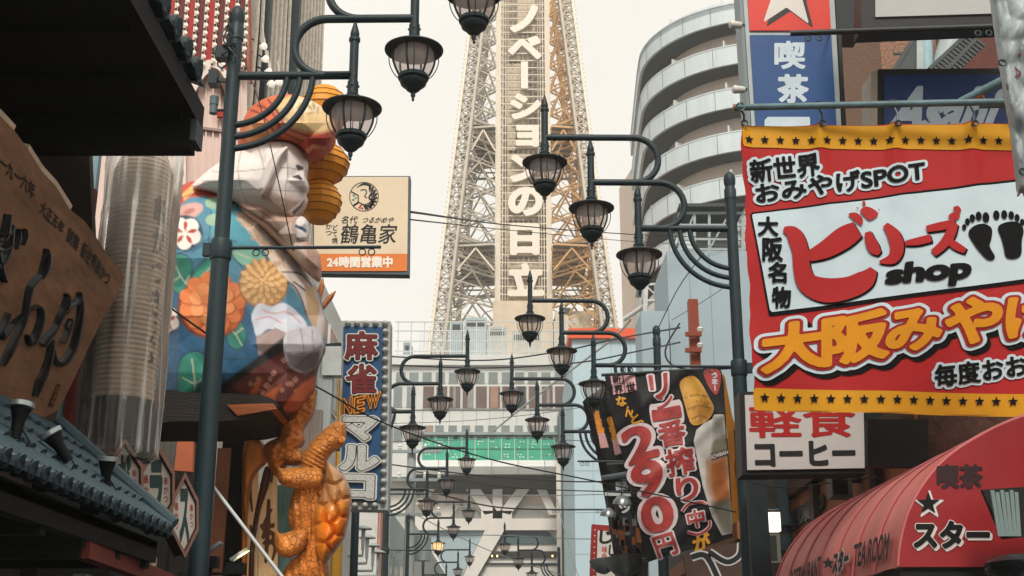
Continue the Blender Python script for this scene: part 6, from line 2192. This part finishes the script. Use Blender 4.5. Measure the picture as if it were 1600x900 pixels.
m = MB(); m.slab(s6, [(1381, 119), (1650, 117), (1650, 310), (1381, 310)], .02, M('beer_blue', '#12346a', .35, var=.1), .022); m.build('face', beer)
m = MB()
bw_ = M('beer_white', '#b4c3cf', .4)
text(m, s6, 'Asahi', [(1400, 140), (1558, 140), (1554, 206), (1396, 206)], bw_, .045, .026, italic=.14)
m.build('lettering', beer)
m = MB(); c = s6.pt(1520, 300, -.3); m.box((c.x, 13.3, 4.8), (c.x + .12, 13.42, c.z + .5), dkp); m.box((s6.pt(1400, 300).x, 13.3, 4.8), (s6.pt(1400, 300).x + .12, 13.42, c.z + .5), dkp); m.build('post', beer)
bb = thing('brown_building', (at(1500, 60, 22).x, 22, 0), 'brown pebble-faced building with steel railings behind the blue beer sign', 'building')
s7 = ysurf(22.0)
speck = M('pebble_dash', '#8d6c5a', .85, var=.7, scale=22, bump=.8, bscale=40)
brick = M('red_brown_tile', '#5a2e25', .7, var=.35, scale=12, bump=.3)
m = MB()
X0_ = at(1374, 60, 22).x; X1_ = at(1462, 60, 22).x; X2_ = at(1800, 60, 22).x
m.box((X0_, 22, 0), (X1_, 30, 16), speck); m.box((X1_ + .01, 22.2, 0), (X2_, 30, 16), brick)
m.build('wall', bb)
m = MB()
rl = M('rail_dark', '#3c4446', .5); pale_g = M('pipe_pale_grey', '#a5b0b2', .4, dirt=.3)
def zz_(x, y, Y): return at(x, y, Y)
for k in range(9):
    t = k / 8
    m.bar(zz_(1398 + 34 * t, 108 - 54 * t, 21.4), zz_(1398 + 34 * t, 112, 21.4), .05, .05, rl)
m.bar(zz_(1396, 110, 21.4), zz_(1434, 50, 21.4), .08, .08, rl); m.bar(zz_(1396, 84, 21.4), zz_(1434, 84, 21.4), .04, .04, rl)
m.bar(zz_(1436, 120, 21.4), zz_(1436, 40, 21.4), .12, .12, pale_g)
for k in range(14):
    t = k / 13
    a = zz_(1452 + 60 * t, 108 - 56 * t, 21.2); m.bar(a, a + Vector((.3, 0, -.28)), .05, .05, rl)
m.bar(zz_(1452, 108, 21.2), zz_(1512, 52, 21.2), .07, .07, rl); m.bar(zz_(1476, 112, 21.2), zz_(1530, 56, 21.2), .07, .07, rl)
m.build('railing', bb)
m = MB()
m.tube([zz_(1470, 130, 21.8), zz_(1478, 90, 21.8), zz_(1492, 40, 21.8)], .22, pale_g, 14); m.tube([zz_(1448, 130, 21.9), zz_(1446, 30, 21.9)], .13, M('pipe_blue', '#9bb9c2', .4), 10)
m.build('duct', bb, smooth=True)
m = MB(); m.slab(ysurf(16.0), [(1301, -120), (1347, -120), (1347, 48), (1301, 48)], .5, M('dark_glass_block', '#1a2428', .3)); m.slab(ysurf(15.98), [(1340, -120), (1347, -120), (1347, 48), (1340, 48)], .02, M('pale_edge', '#8a9a9e', .4), .01)
tag(m.build('dark_signboard', None), 'dark blank signboard end between the star sign and white sign', 'sign')
# ---------------------------------------------------------------- izakaya with the beer banners
iz = thing('izakaya_building', (3.6, 19, 0), 'low building hidden behind the black beer banner', 'building')
m = MB(); m.box((2.75, 14.45, 0), (8, 24, 4.6), M('izakaya_wall', '#4f4a45', .7, dirt=.4, var=.3)); m.build('wall', iz)
m = MB(); m.box((2.6, 14.6, 3.2), (2.749, 23.8, 3.4), tim); m.build('beam', iz)
BBY = 15.0
def bfold(px, py):
    v = (py - 580) / 290
    return .05 * math.sin((px - .25 * (py - 580)) * .04) * (.4 + v) + .012 * math.sin((px - .25 * py) * .12 + v * 4) + .03 * math.sin(v * 5) + .03 * max(0, math.sin(px * .045 + py * .05)) ** 5 + .02 * max(0, math.sin(px * .06 - py * .035 + 1)) ** 6
s8 = Surf(at(1050, 720, BBY), (-.2, -1, 0), bfold)
_b8 = s8.pt
s8.pt = lambda px, py, off=0.0: _b8(px, py, off * 4)
bbn = thing('beer_banner', at(1050, 585, BBY), 'slanting black beer banner with a pink price and a beer glass', 'banner')
bk2 = M('banner_black_cloth', '#0c0f12', .55, var=.25, scale=4, bump=.12, bscale=60, spec=.2)
pk = M('banner_pink_red', '#9a3433', .5, var=.35, scale=5, dirt=.0); pw2 = M('banner_pink_white', '#c9bcc0', .5, var=.08); go = M('banner_gold', '#c08a2a', .5, var=.25, scale=8)
m = MB()
fill(m, s8, [[(945, 589), (985, 583), (1030, 581), (1066, 578), (1127, 577), (1131, 600), (1138, 720), (1147, 838), (1110, 850), (1062, 864), (1012, 878), (1002, 845), (985, 770), (965, 680), (952, 615)]], bk2, 0, 4, run=2)
m.build('cloth', bbn, smooth=True, angle=60, weld=2e-4)
m = MB()
for ch_, q in (('2', [(972, 677), (1016, 664), (1029, 712), (986, 726)]), ('9', [(986, 730), (1029, 718), (1040, 768), (998, 780)]), ('0', [(1000, 786), (1043, 774), (1055, 823), (1012, 836)]), ('円', [(1019, 842), (1050, 832), (1061, 864), (1031, 873)]),
              ('リ', [(1014, 588), (1042, 584), (1044, 622), (1020, 624)]), ('ン', [(1024, 620), (1050, 614), (1052, 636), (1028, 640)]), ('一', [(1020, 646), (1063, 637), (1065, 649), (1022, 658)]), ('番', [(1027, 663), (1068, 655), (1073, 694), (1034, 701)]),
              ('搾', [(1039, 706), (1081, 698), (1087, 738), (1046, 746)]), ('り', [(1055, 750), (1088, 743), (1092, 778), (1062, 785)]), ('中', [(1072, 800), (1098, 794), (1102, 820), (1078, 826)])):
    num = ch_ in '290'
    text(m, s8, ch_, q, pw2, .10 if num else .085, .004, res=30, run=3)
    text(m, s8, ch_, q, pk, .035 if num else .022, .007, res=30, run=3)
for p in ([(1066, 800), (1076, 788), (1096, 784), (1104, 788)], [(1074, 832), (1092, 834), (1108, 822), (1108, 812)]):
    fill(m, s8, [stroke(smooth(p, 4), 6)], pw2, .004, 1.6); fill(m, s8, [stroke(smooth(p, 4), 3)], pk, .007, 1.4)
text(m, s8, 'が', [(1082, 838), (1106, 831), (1110, 856), (1086, 863)], go, .05, .005)
for ch_, q in (('な', [(963, 622), (977, 619), (980, 634), (966, 637)]), ('ん', [(976, 638), (988, 635), (991, 649), (979, 653)]), ('と', [(986, 652), (998, 648), (1001, 662), (989, 665)]), ('、', [(1002, 659), (1006, 658), (1007, 662), (1003, 663)])):
    text(m, s8, ch_, q, go, .05, .005, run=3)
for x0, y0, w_ in ((954, 586, 18), (974, 584, 18), (957, 602, 18), (976, 599, 18)):
    fill(m, s8, [[(x0, y0), (x0 + w_, y0 - 2), (x0 + w_ + 2, y0 + 13), (x0 + 2, y0 + 16)]], M('banner_pale_pink', '#c79a9c', .5), .003, 2)
for ch_, q in (('新', [(957, 588), (970, 587), (971, 598), (959, 600)]), ('世', [(979, 601), (993, 599), (994, 611), (980, 613)]), ('界', [(960, 604), (973, 603), (974, 615), (962, 617)])):
    text(m, s8, ch_, q, bk2, .03, .005, run=3)
m.build('lettering', bbn)
rr0 = random.Random(8)
m = MB()
fill(m, s8, [smooth([(1100, 580), (1124, 579), (1126, 600), (1120, 618), (1112, 612), (1104, 598)], 4, True)], pk, .003, 2)
text(m, s8, 'うまー', [(1112, 583), (1121, 583), (1122, 612), (1114, 611)], pw2, .05, .005, vertical=True, res=26)
m.build('speech_balloon', bbn)
def picture(outline, paint, name, off):
    al = np.array(outline, float)
    xs = np.arange(al[:, 0].min() - 2, al[:, 0].max() + 3, 1.3); ys = np.arange(al[:, 1].min() - 2, al[:, 1].max() + 3, 1.3)
    X, Y = np.meshgrid(xs, ys)
    m = MB(); vx = []
    for p in march(-seg_sdf(psegs([outline]), X, Y), xs, ys, 1):
        m.add([s8.pt(q[0], q[1], off) for q in p], [tuple(range(len(p)))], picm); vx += p
    vx = np.array(vx)
    m.build(name, bbn, colors=paint(vx[:, 0], vx[:, 1]))
picm = MP('printed_cloth', .5, .12, 60, .12, 9)
pb2 = Paint('#b7832c')
pb2.poly(circ(1084, 612, 14, 20, rot=-.3), '#cf9c40', 8).poly(circ(1100, 645, 14, 16), '#9c6a1e', 8).poly(circ(1080, 645, 8, 18), '#c9913a', 6)
for p in ([(1070, 622), (1088, 617), (1106, 622)], [(1074, 640), (1092, 634), (1112, 640)], [(1080, 655), (1094, 650), (1106, 655)]):
    pb2.line(smooth(p, 4), 1.6, '#6f4713')
for i in range(26):
    pb2.poly(circ(rr0.uniform(1068, 1114), rr0.uniform(600, 660), rr0.uniform(1, 3.5), 1.2, rot=rr0.uniform(0, 3)), rr0.choice(['#d9b062', '#8f5f1c', '#c48f35']), 1.2)
picture(smooth([(1062, 600), (1070, 590), (1084, 588), (1096, 600), (1108, 622), (1116, 640), (1108, 656), (1092, 664), (1080, 662), (1072, 640), (1066, 618)], 4, True), pb2, 'golden_picture', .004)
pg = Paint('#a5a3a0')
pg.poly([(1080, 640), (1145, 640), (1145, 690), (1080, 720)], '#b9b7b4', 10).poly([(1084, 690), (1100, 720), (1116, 800), (1100, 780)], '#c2bfbc', 5)
pg.poly([(1104, 722), (1140, 706), (1144, 785), (1118, 800), (1106, 760)], '#a2611f', 9).poly([(1114, 725), (1132, 718), (1136, 770), (1120, 776)], '#8a4a15', 6)
pg.poly([(1108, 785), (1144, 778), (1148, 836), (1124, 836)], '#5f5c52', 6).poly([(1096, 760), (1110, 790), (1128, 834), (1118, 830)], '#8d8a84', 4)
pg.poly([(1114, 652), (1132, 652), (1136, 700), (1114, 690)], '#8c8c86', 5).poly(smooth([(1113, 694), (1124, 684), (1137, 682), (1138, 708), (1124, 714), (1112, 716)], 3, True), '#7f7866', 1)
for i in range(8):
    pg.line(smooth([(1114 + 2.6 * i, 712 - i), (1116 + 2.4 * i, 700), (1118 + 2.2 * i, 688)], 3), 1, '#55503f')
pg.poly([(1110, 709), (1138, 702), (1139, 713), (1111, 720)], '#4d4a3c', .8)
picture([(1084, 690), (1088, 672), (1100, 662), (1113, 657), (1116, 650), (1132, 650), (1140, 760), (1146, 832), (1128, 836), (1112, 806), (1098, 760)], pg, 'beer_glass_picture', .004)
m = MB()
text(m, s8, 'ICHIBAN', [(1112, 712), (1137, 705), (1138, 710), (1112, 718)], pw2, .03, .008, res=24)
m.build('glass_lettering', bbn)
m = MB()
m.tube([at(940, 586, BBY - .05), at(1150, 574, BBY + .2)], .02, dkp, 8)
m.tube([at(1150, 574, BBY + .2), Vector((2.76, BBY + .2, at(1150, 574, BBY + .2).z))], .02, dkp, 8)
m.build('rod', bbn)
m = MB()
s9 = Surf(at(1145, 700, 15.3), (-.3, -1, 0), lambda x, y: .02 * math.sin(x * .3))
fill(m, s9, [[(1127, 578), (1133, 590), (1144, 650), (1157, 690), (1161, 842), (1146, 843), (1140, 720)]], M('orange_cloth', '#c5832a', .55, var=.15), 0, 3, run=2)
fill(m, s9, [smooth([(1152, 700), (1147, 730), (1153, 760), (1158, 775), (1160, 740), (1158, 705)], 4, True)], M('orange_red_print', '#8d3a22', .5), .004, 2)
tag(m.build('orange_flag', None, weld=2e-4), 'narrow orange banner at the right edge of the black beer banner', 'banner')
# narrow black banner with pictures of skewers
s10 = Surf(at(960, 740, 19.4), (-.35, -1, 0), lambda x, y: .03 * math.sin((x - .3 * y) * .2))
nb_ = thing('skewer_banner', at(960, 600, 19.4), 'narrow black banner with two orange fried skewers, left of the beer banner', 'banner')
m = MB()
fill(m, s10, [[(910, 628), (930, 612), (950, 600), (962, 640), (985, 760), (1012, 880), (1012, 915), (968, 915), (948, 800), (930, 700)]], bk2, 0, 4, run=2)
m.build('cloth', nb_, smooth=True, angle=60, weld=2e-4)
m = MB()
fo, fp = M('fried_orange', '#c98226', .6, var=.5, scale=14), M('fried_pink', '#c79a9a', .6, var=.2)
for (x, y, xx, yy) in ((932, 642, 945, 700), (952, 652, 966, 710)):
    fill(m, s10, [stroke([(x, y), (x + (xx - x) * .65, y + (yy - y) * .65)], 9, 11)], fo, .004, 1.5)
    fill(m, s10, [stroke([(x + (xx - x) * .6, y + (yy - y) * .6), (xx, yy)], 9, 12)], fp, .006, 1.5)
text(m, s10, '串カツ', [(962, 752), (978, 750), (986, 800), (970, 802)], M('skewer_white', '#b4b8b8', .5), .05, .005, vertical=True)
m.build('picture', nb_)
m = MB()
m.tube([s10.pt(942, 748, .05), s10.pt(985, 742, .05)], .05, M('strap_grey', '#5c6a6e', .4), 8)
m.build('strap', nb_)
m = MB()
m.tube([at(950, 600, 19.35), Vector((2.76, 19.5, at(950, 600, 19.4).z))], .025, dkp, 8)
m.build('rod', nb_)
m = MB()
m.bar(at(946, 772, 18.6), at(990, 773, 18.4), .05, .05, M('bracket_white', '#b9bfbf', .4)); m.bar(at(948, 725, 18.6), at(990, 722, 18.6), .03, .03, rl)
tag(m.build('bracket_arm', None), 'thin white bracket arm across the narrow black banner', 'bracket')
# hanging metal lamps and bowls
zn = M('lamp_zinc', '#7d8687', .3, metal=.7, var=.2, dirt=.3)
for i, (px, py, Y, r, up, lab) in enumerate(((950, 806, 18.2, .12, 1, 'small shiny dome lamp below the white lettering on the black banner'), (972, 788, 18.3, .14, 1, 'second shiny dome lamp hanging over the skewer banner'), (942, 876, 17.6, .19, -1, 'left metal bowl lamp at the bottom below the beer banner'), (975, 872, 16.8, .26, -1, 'larger metal bowl lamp at the bottom below the beer banner'))):
    c = at(px, py, Y)
    m = MB(); m.lathe([(r, -.01), (r * .98, .0), (r * .9, r * .35 * 1), (r * .6, r * .75), (r * .2, r * .95), (0, r)], zn, 20, c=c, axis=(.1, -.1, up))
    m.tube([c + Vector((0, 0, r * .9 * up)), c + Vector((0, .0, .25 * up + .1)), Vector((2.75, c.y + .1, c.z + .3))], .015, dkp, 6)
    tag(m.build('dome_lamp', None, smooth=True), lab, 'lamp', 'metal lamps over the izakaya front')
m = MB()
rr_ = random.Random(4)
for k in range(22):
    x, y = rr_.uniform(955, 998), rr_.uniform(805, 880)
    c = at(x, y, 18.9)
    m.box(c, c + Vector((rr_.uniform(.03, .1), .05, rr_.uniform(.05, .25))), M(['clutter_dark', 'clutter_amber', 'clutter_grey', 'clutter_brown'][k % 4], ['#14191c', '#6e3f1a', '#5e6466', '#2a1a14'][k % 4], .4, var=.3))
tag(m.build('menu_display', None), 'cluttered dark and amber menu display under the skewer banner', 'display')
js = thing('red_framed_sign', at(945, 860, 22), 'white sign with black brush letters in a dotted red frame', 'sign')
s11 = ysurf(22.0)
m = MB(); m.slab(s11, [(925, 819), (966, 822), (963, 925), (921, 925)], .2, M('frame_red', '#8e2420', .5)); m.build('casing', js)
m = MB(); m.slab(s11, [(934, 829), (963, 831), (960, 925), (931, 925)], .02, M('sign_face_white', '#c9c8c4', .5), .022); m.build('face', js)
m = MB()
text(m, s11, 'じ', [(938, 829), (957, 830), (956, 849), (937, 849)], black, .04, .026); text(m, s11, '味自慢', [(940, 854), (949, 854), (948, 886), (939, 886)], redk, .02, .026, vertical=True, res=26); text(m, s11, 'じ', [(952, 852), (964, 853), (963, 868), (951, 868)], black, .04, .026)
for k in range(9):
    fill(m, s11, [circ(929.5 - .25 * k, 828 + 9 * k, 1.2, n=8)], M('sign_face_white', '#c9c8c4'), .003, .8)
m.build('lettering', js)
wb = thing('outlined_board', at(1115, 880, 14.4), 'brown board with thick white outlined strokes at the bottom beside the dark post', 'sign')
s12 = ysurf(14.4)
m = MB(); m.slab(s12, [(1068, 868), (1100, 858), (1160, 846), (1164, 930), (1078, 930)], .1, M('board_brown', '#4a382f', .6, var=.3)); m.build('board', wb)
m = MB()
ow, ob = M('outline_white', '#c4c6c6', .5), M('outline_dark', '#1f2629', .5)
for p, w in (([(1080, 871), (1102, 868), (1120, 900), (1128, 925)], 14), ([(1108, 862), (1135, 878), (1155, 868), (1158, 848)], 13)):
    fill(m, s12, [stroke(smooth(p, 4), w)], ow, .003, 1.8); fill(m, s12, [stroke(smooth(p, 4), w * .6)], ob, .006, 1.8)
m.build('lettering', wb)

# dark pots and slats at the lower right corner
pot = thing('dark_barrel', at(1580, 870, 6.6), 'shiny black barrel with a bundle of pale slats in front of the awning', 'barrel')
m = MB(); c = at(1616, 898, 6.5)
m.lathe([(0, -.5), (.2, -.5), (.23, -.1), (.22, .0), (.235, .02), (.235, .06), (.2, .09), (0, .1)], M('black_gloss', '#0e1214', .2, var=.2), 28, c=c)
m.build('barrel', pot, smooth=True)
m = MB()
for k in range(6):
    a = at(1550 + 7.5 * k, 766 + (k % 2) * 3, 6.6); b_ = at(1562 + 6 * k, 838, 6.6)
    m.bar(a, b_, .02, .012, M('pale_slat', '#6f8080', .4, dirt=.3))
m.build('slat', pot)
m = MB(); m.slab(ysurf(6.68), [(1535, 765), (1640, 758), (1640, 835), (1568, 842), (1556, 815)], .03, M('dark_cloth', '#14181a', .7)); m.build('backing', pot)

# ---------------------------------------------------------------- utility poles, cables
cbl = M('cable_black', '#1b2022', .6)
cbl_l = M('cable_grey', '#6d7678', .5)
up_ = thing('utility_pole', (at(641, 800, 44).x, 44, 0), 'grey concrete utility pole with crossarms beside the lit lantern', 'utility pole')
x = at(641, 800, 44).x; zt_ = at(641, 690, 44).z
m = MB(); m.lathe([(.24, 0), (.15, zt_)], M('concrete_pole', '#9aa09e', .7, dirt=.3), 16, c=(x, 44, 0)); m.build('pole', up_, smooth=True)
for z in (zt_ - .4, zt_ - 1.4, zt_ - 2.6):
    m = MB(); m.bar((x - .9, 43.75, z), (x + 1.1, 43.75, z), .1, .1, sm); m.build('crossarm', up_)
    for dx in (-.8, -.4, .5, 1.0):
        m = MB(); m.lathe([(.05, 0), (.07, .06), (.04, .1), (.07, .14), (.03, .22), (0, .22)], M('insulator', '#d3d3cf', .3), 10, c=(x + dx, 43.75, z + .05))
        m.build('insulator', up_, smooth=True)
m = MB(); m.lathe([(.0, 0), (.28, .0), (.28, .8), (0, .82)], sm, 14, c=(x + .5, 43.6, zt_ - 4.2)); m.build('transformer', up_, smooth=True)
rp2 = thing('red_steel_post', (at(1083, 560, 30).x, 30, 0), 'red brown steel post with brackets above the beer banner', 'post')
rpm = M('red_oxide', '#86371f', .55, dirt=.25)
a = at(1083, 467, 30)
m = MB(); m.box((a.x - .12, 30, 0), (a.x + .12, 30.25, a.z), rpm); m.build('post', rp2)
m = MB()
for y in (523, 548):
    c = at(1083, y, 29.9); m.box(c + Vector((-.2, -.1, -.05)), c + Vector((.2, .0, .05)), rpm); m.lathe([(.06, 0), (.09, .08), (.05, .12), (0, .14)], M('insulator', '#d3d3cf'), 10, c=c + Vector((.17, -.05, .06)))
m.build('bracket', rp2)
m = MB(); m.tube([at(975, 499, 46), at(1052, 447, 45)], .09, M('crane_white', '#c3c5c2', .4), 8)
m.bar(at(1005, 560, 45), at(1010, 430, 45), .16, .16, M('crane_white', '#c3c5c2'), up=(0, 1, 0)); m.bar(at(1052, 560, 45), at(1056, 395, 45), .12, .12, M('crane_white', '#c3c5c2'), up=(0, 1, 0))
for y in (470, 490, 445):
    m.bar(at(1005, y, 45), at(1080, y - 4, 45), .08, .08, M('crane_white', '#c3c5c2'))
m.bar(at(1008, 445, 45), at(1054, 490, 45), .05, .05, M('crane_white', '#c3c5c2')); m.bar(at(1054, 445, 45), at(1008, 490, 45), .05, .05, M('crane_white', '#c3c5c2'))
m.bar(at(1005, 560, 45), Vector((at(1005, 560, 45).x, 45, 0)), .16, .16, M('crane_white', '#c3c5c2'), up=(0, 1, 0)); m.bar(at(1052, 560, 45), Vector((at(1052, 560, 45).x, 45, 0)), .12, .12, M('crane_white', '#c3c5c2'), up=(0, 1, 0))
tag(m.build('steel_gantry', None), 'white steel gantry frame in front of the round apartment block', 'gantry')
def wire(pts, r, lab, mat=cbl, sag=0.0):
    P_ = [at(*p) for p in pts]
    q = [Vector(v) for v in smooth([tuple(p) for p in P_], 8)]
    if sag:
        n = len(q) - 1
        q = [v - Vector((0, 0, sag * 4 * (i / n) * (1 - i / n))) for i, v in enumerate(q)]
    m = MB(); m.tube(q, r * .75, mat, 6)
    tag(m.build('overhead_cable', None, smooth=True), lab, 'cable', 'overhead cables across the street')
wire([(200, 430, 9.4), (345, 535, 10), (490, 602, 11.5), (600, 661, 13), (760, 716, 14), (930, 752, 14.4), (1150, 800, 14.6)], .011, 'thick black cable sweeping from the giant figure down across the lamps')
wire([(368, 60, 10.2), (405, 160, 9.9), (432, 270, 9.8), (458, 392, 10.2)], .007, 'thin brown wire hanging down over the giant head', M('wire_brown', '#3c2420', .5))
wire([(641, 331, 14.4), (800, 352, 30), (985, 366, 38), (1140, 372, 40)], .022, 'upper of two thin cables crossing the tower beside the cream sign')
wire([(641, 343, 14.4), (800, 360, 30), (985, 377, 38), (1140, 386, 40)], .014, 'lower of two thin cables crossing the tower beside the cream sign')
wire([(608, 557, 40), (760, 563, 40), (880, 548, 38), (960, 530, 36), (1062, 512, 30)], .03, 'black cable along the tower base roofline rising to the right')
wire([(608, 570, 40), (760, 575, 40), (900, 567, 38), (1000, 548, 36), (1062, 535, 30)], .03, 'second black cable just below the roofline railing rising to the right')
wire([(608, 662, 42), (760, 655, 42), (930, 632, 40), (1000, 600, 40)], .016, 'thin dark wire above the small dark windows of the tower base', cbl_l)
wire([(612, 690, 42), (700, 688, 42), (800, 684, 42), (930, 690, 40)], .02, 'grey cable across the top of the green glazed band', cbl_l)
wire([(612, 726, 42), (740, 742, 42), (880, 752, 40), (950, 752, 38)], .03, 'black cable sagging just under the white canopy band')
wire([(560, 772, 30), (668, 771, 36), (800, 775, 40), (960, 772, 40)], .02, 'grey cable level with the wide windows under the canopy', cbl_l)
wire([(650, 762, 44), (760, 790, 44), (850, 796, 43), (950, 796, 40)], .035, 'thick black cable over the concrete braces of the tower base')
wire([(640, 735, 44), (760, 757, 44), (860, 765, 43), (950, 768, 40)], .025, 'dark cable passing the insulators under the canopy')
wire([(642, 800, 44), (720, 840, 44), (790, 870, 44), (900, 905, 44)], .02, 'thin grey cable falling across the blue grey wall', cbl_l)
wire([(870, 780, 40), (885, 840, 38), (905, 905, 36)], .02, 'thin wire falling steeply in front of the dark column', cbl_l)
wire([(640, 838, 44), (760, 836, 44), (900, 842, 43), (960, 840, 40)], .02, 'thin cable level with the lit lantern', cbl_l)
wire([(770, 674, 60), (850, 610, 55), (950, 535, 50), (985, 500, 46)], .07, 'pale straight stay rising in front of the base windows', M('stay_white', '#b5b8b5', .4))
wire([(1062, 505, 30), (1040, 545, 30), (1050, 570, 30), (1090, 580, 30)], .03, 'black cable looping beside the red steel post')
wire([(1100, 395, 30), (1060, 450, 34), (1025, 520, 38)], .02, 'thin wire slanting across the grey blue building')
wire([(1145, 440, 30), (1100, 470, 34), (1050, 500, 38)], .016, 'faint grey wire below the steel frame', cbl_l)
wire([(1330, 40, 14), (1300, 52, 13.4), (1290, 58, 13)], .008, 'short wire above the star sign')
wire([(1178, 755, 11.6), (1240, 762, 11.2), (1310, 752, 11), (1370, 745, 10)], .008, 'thin black cable under the white coffee sign')
wire([(478, 0, 16), (520, -60, 15)], .006, 'stray wire at the top of the arcade building')
# ---------------------------------------------------------------- the hazy air over the street
hz = bpy.data.materials.new('haze_air')
hz.use_nodes = True
t_ = hz.node_tree
t_.nodes.remove(t_.nodes['Principled BSDF'])
pv = t_.nodes.new('ShaderNodeVolumePrincipled')
pv.inputs['Color'].default_value = (.93, .91, .87, 1)
pv.inputs['Density'].default_value = .0011
t_.links.new(pv.outputs[0], t_.nodes['Material Output'].inputs['Volume'])
m = MB(); m.box((-60, -12, -1), (70, 140, 82), hz)
setting(m.build('haze'), 'stuff')
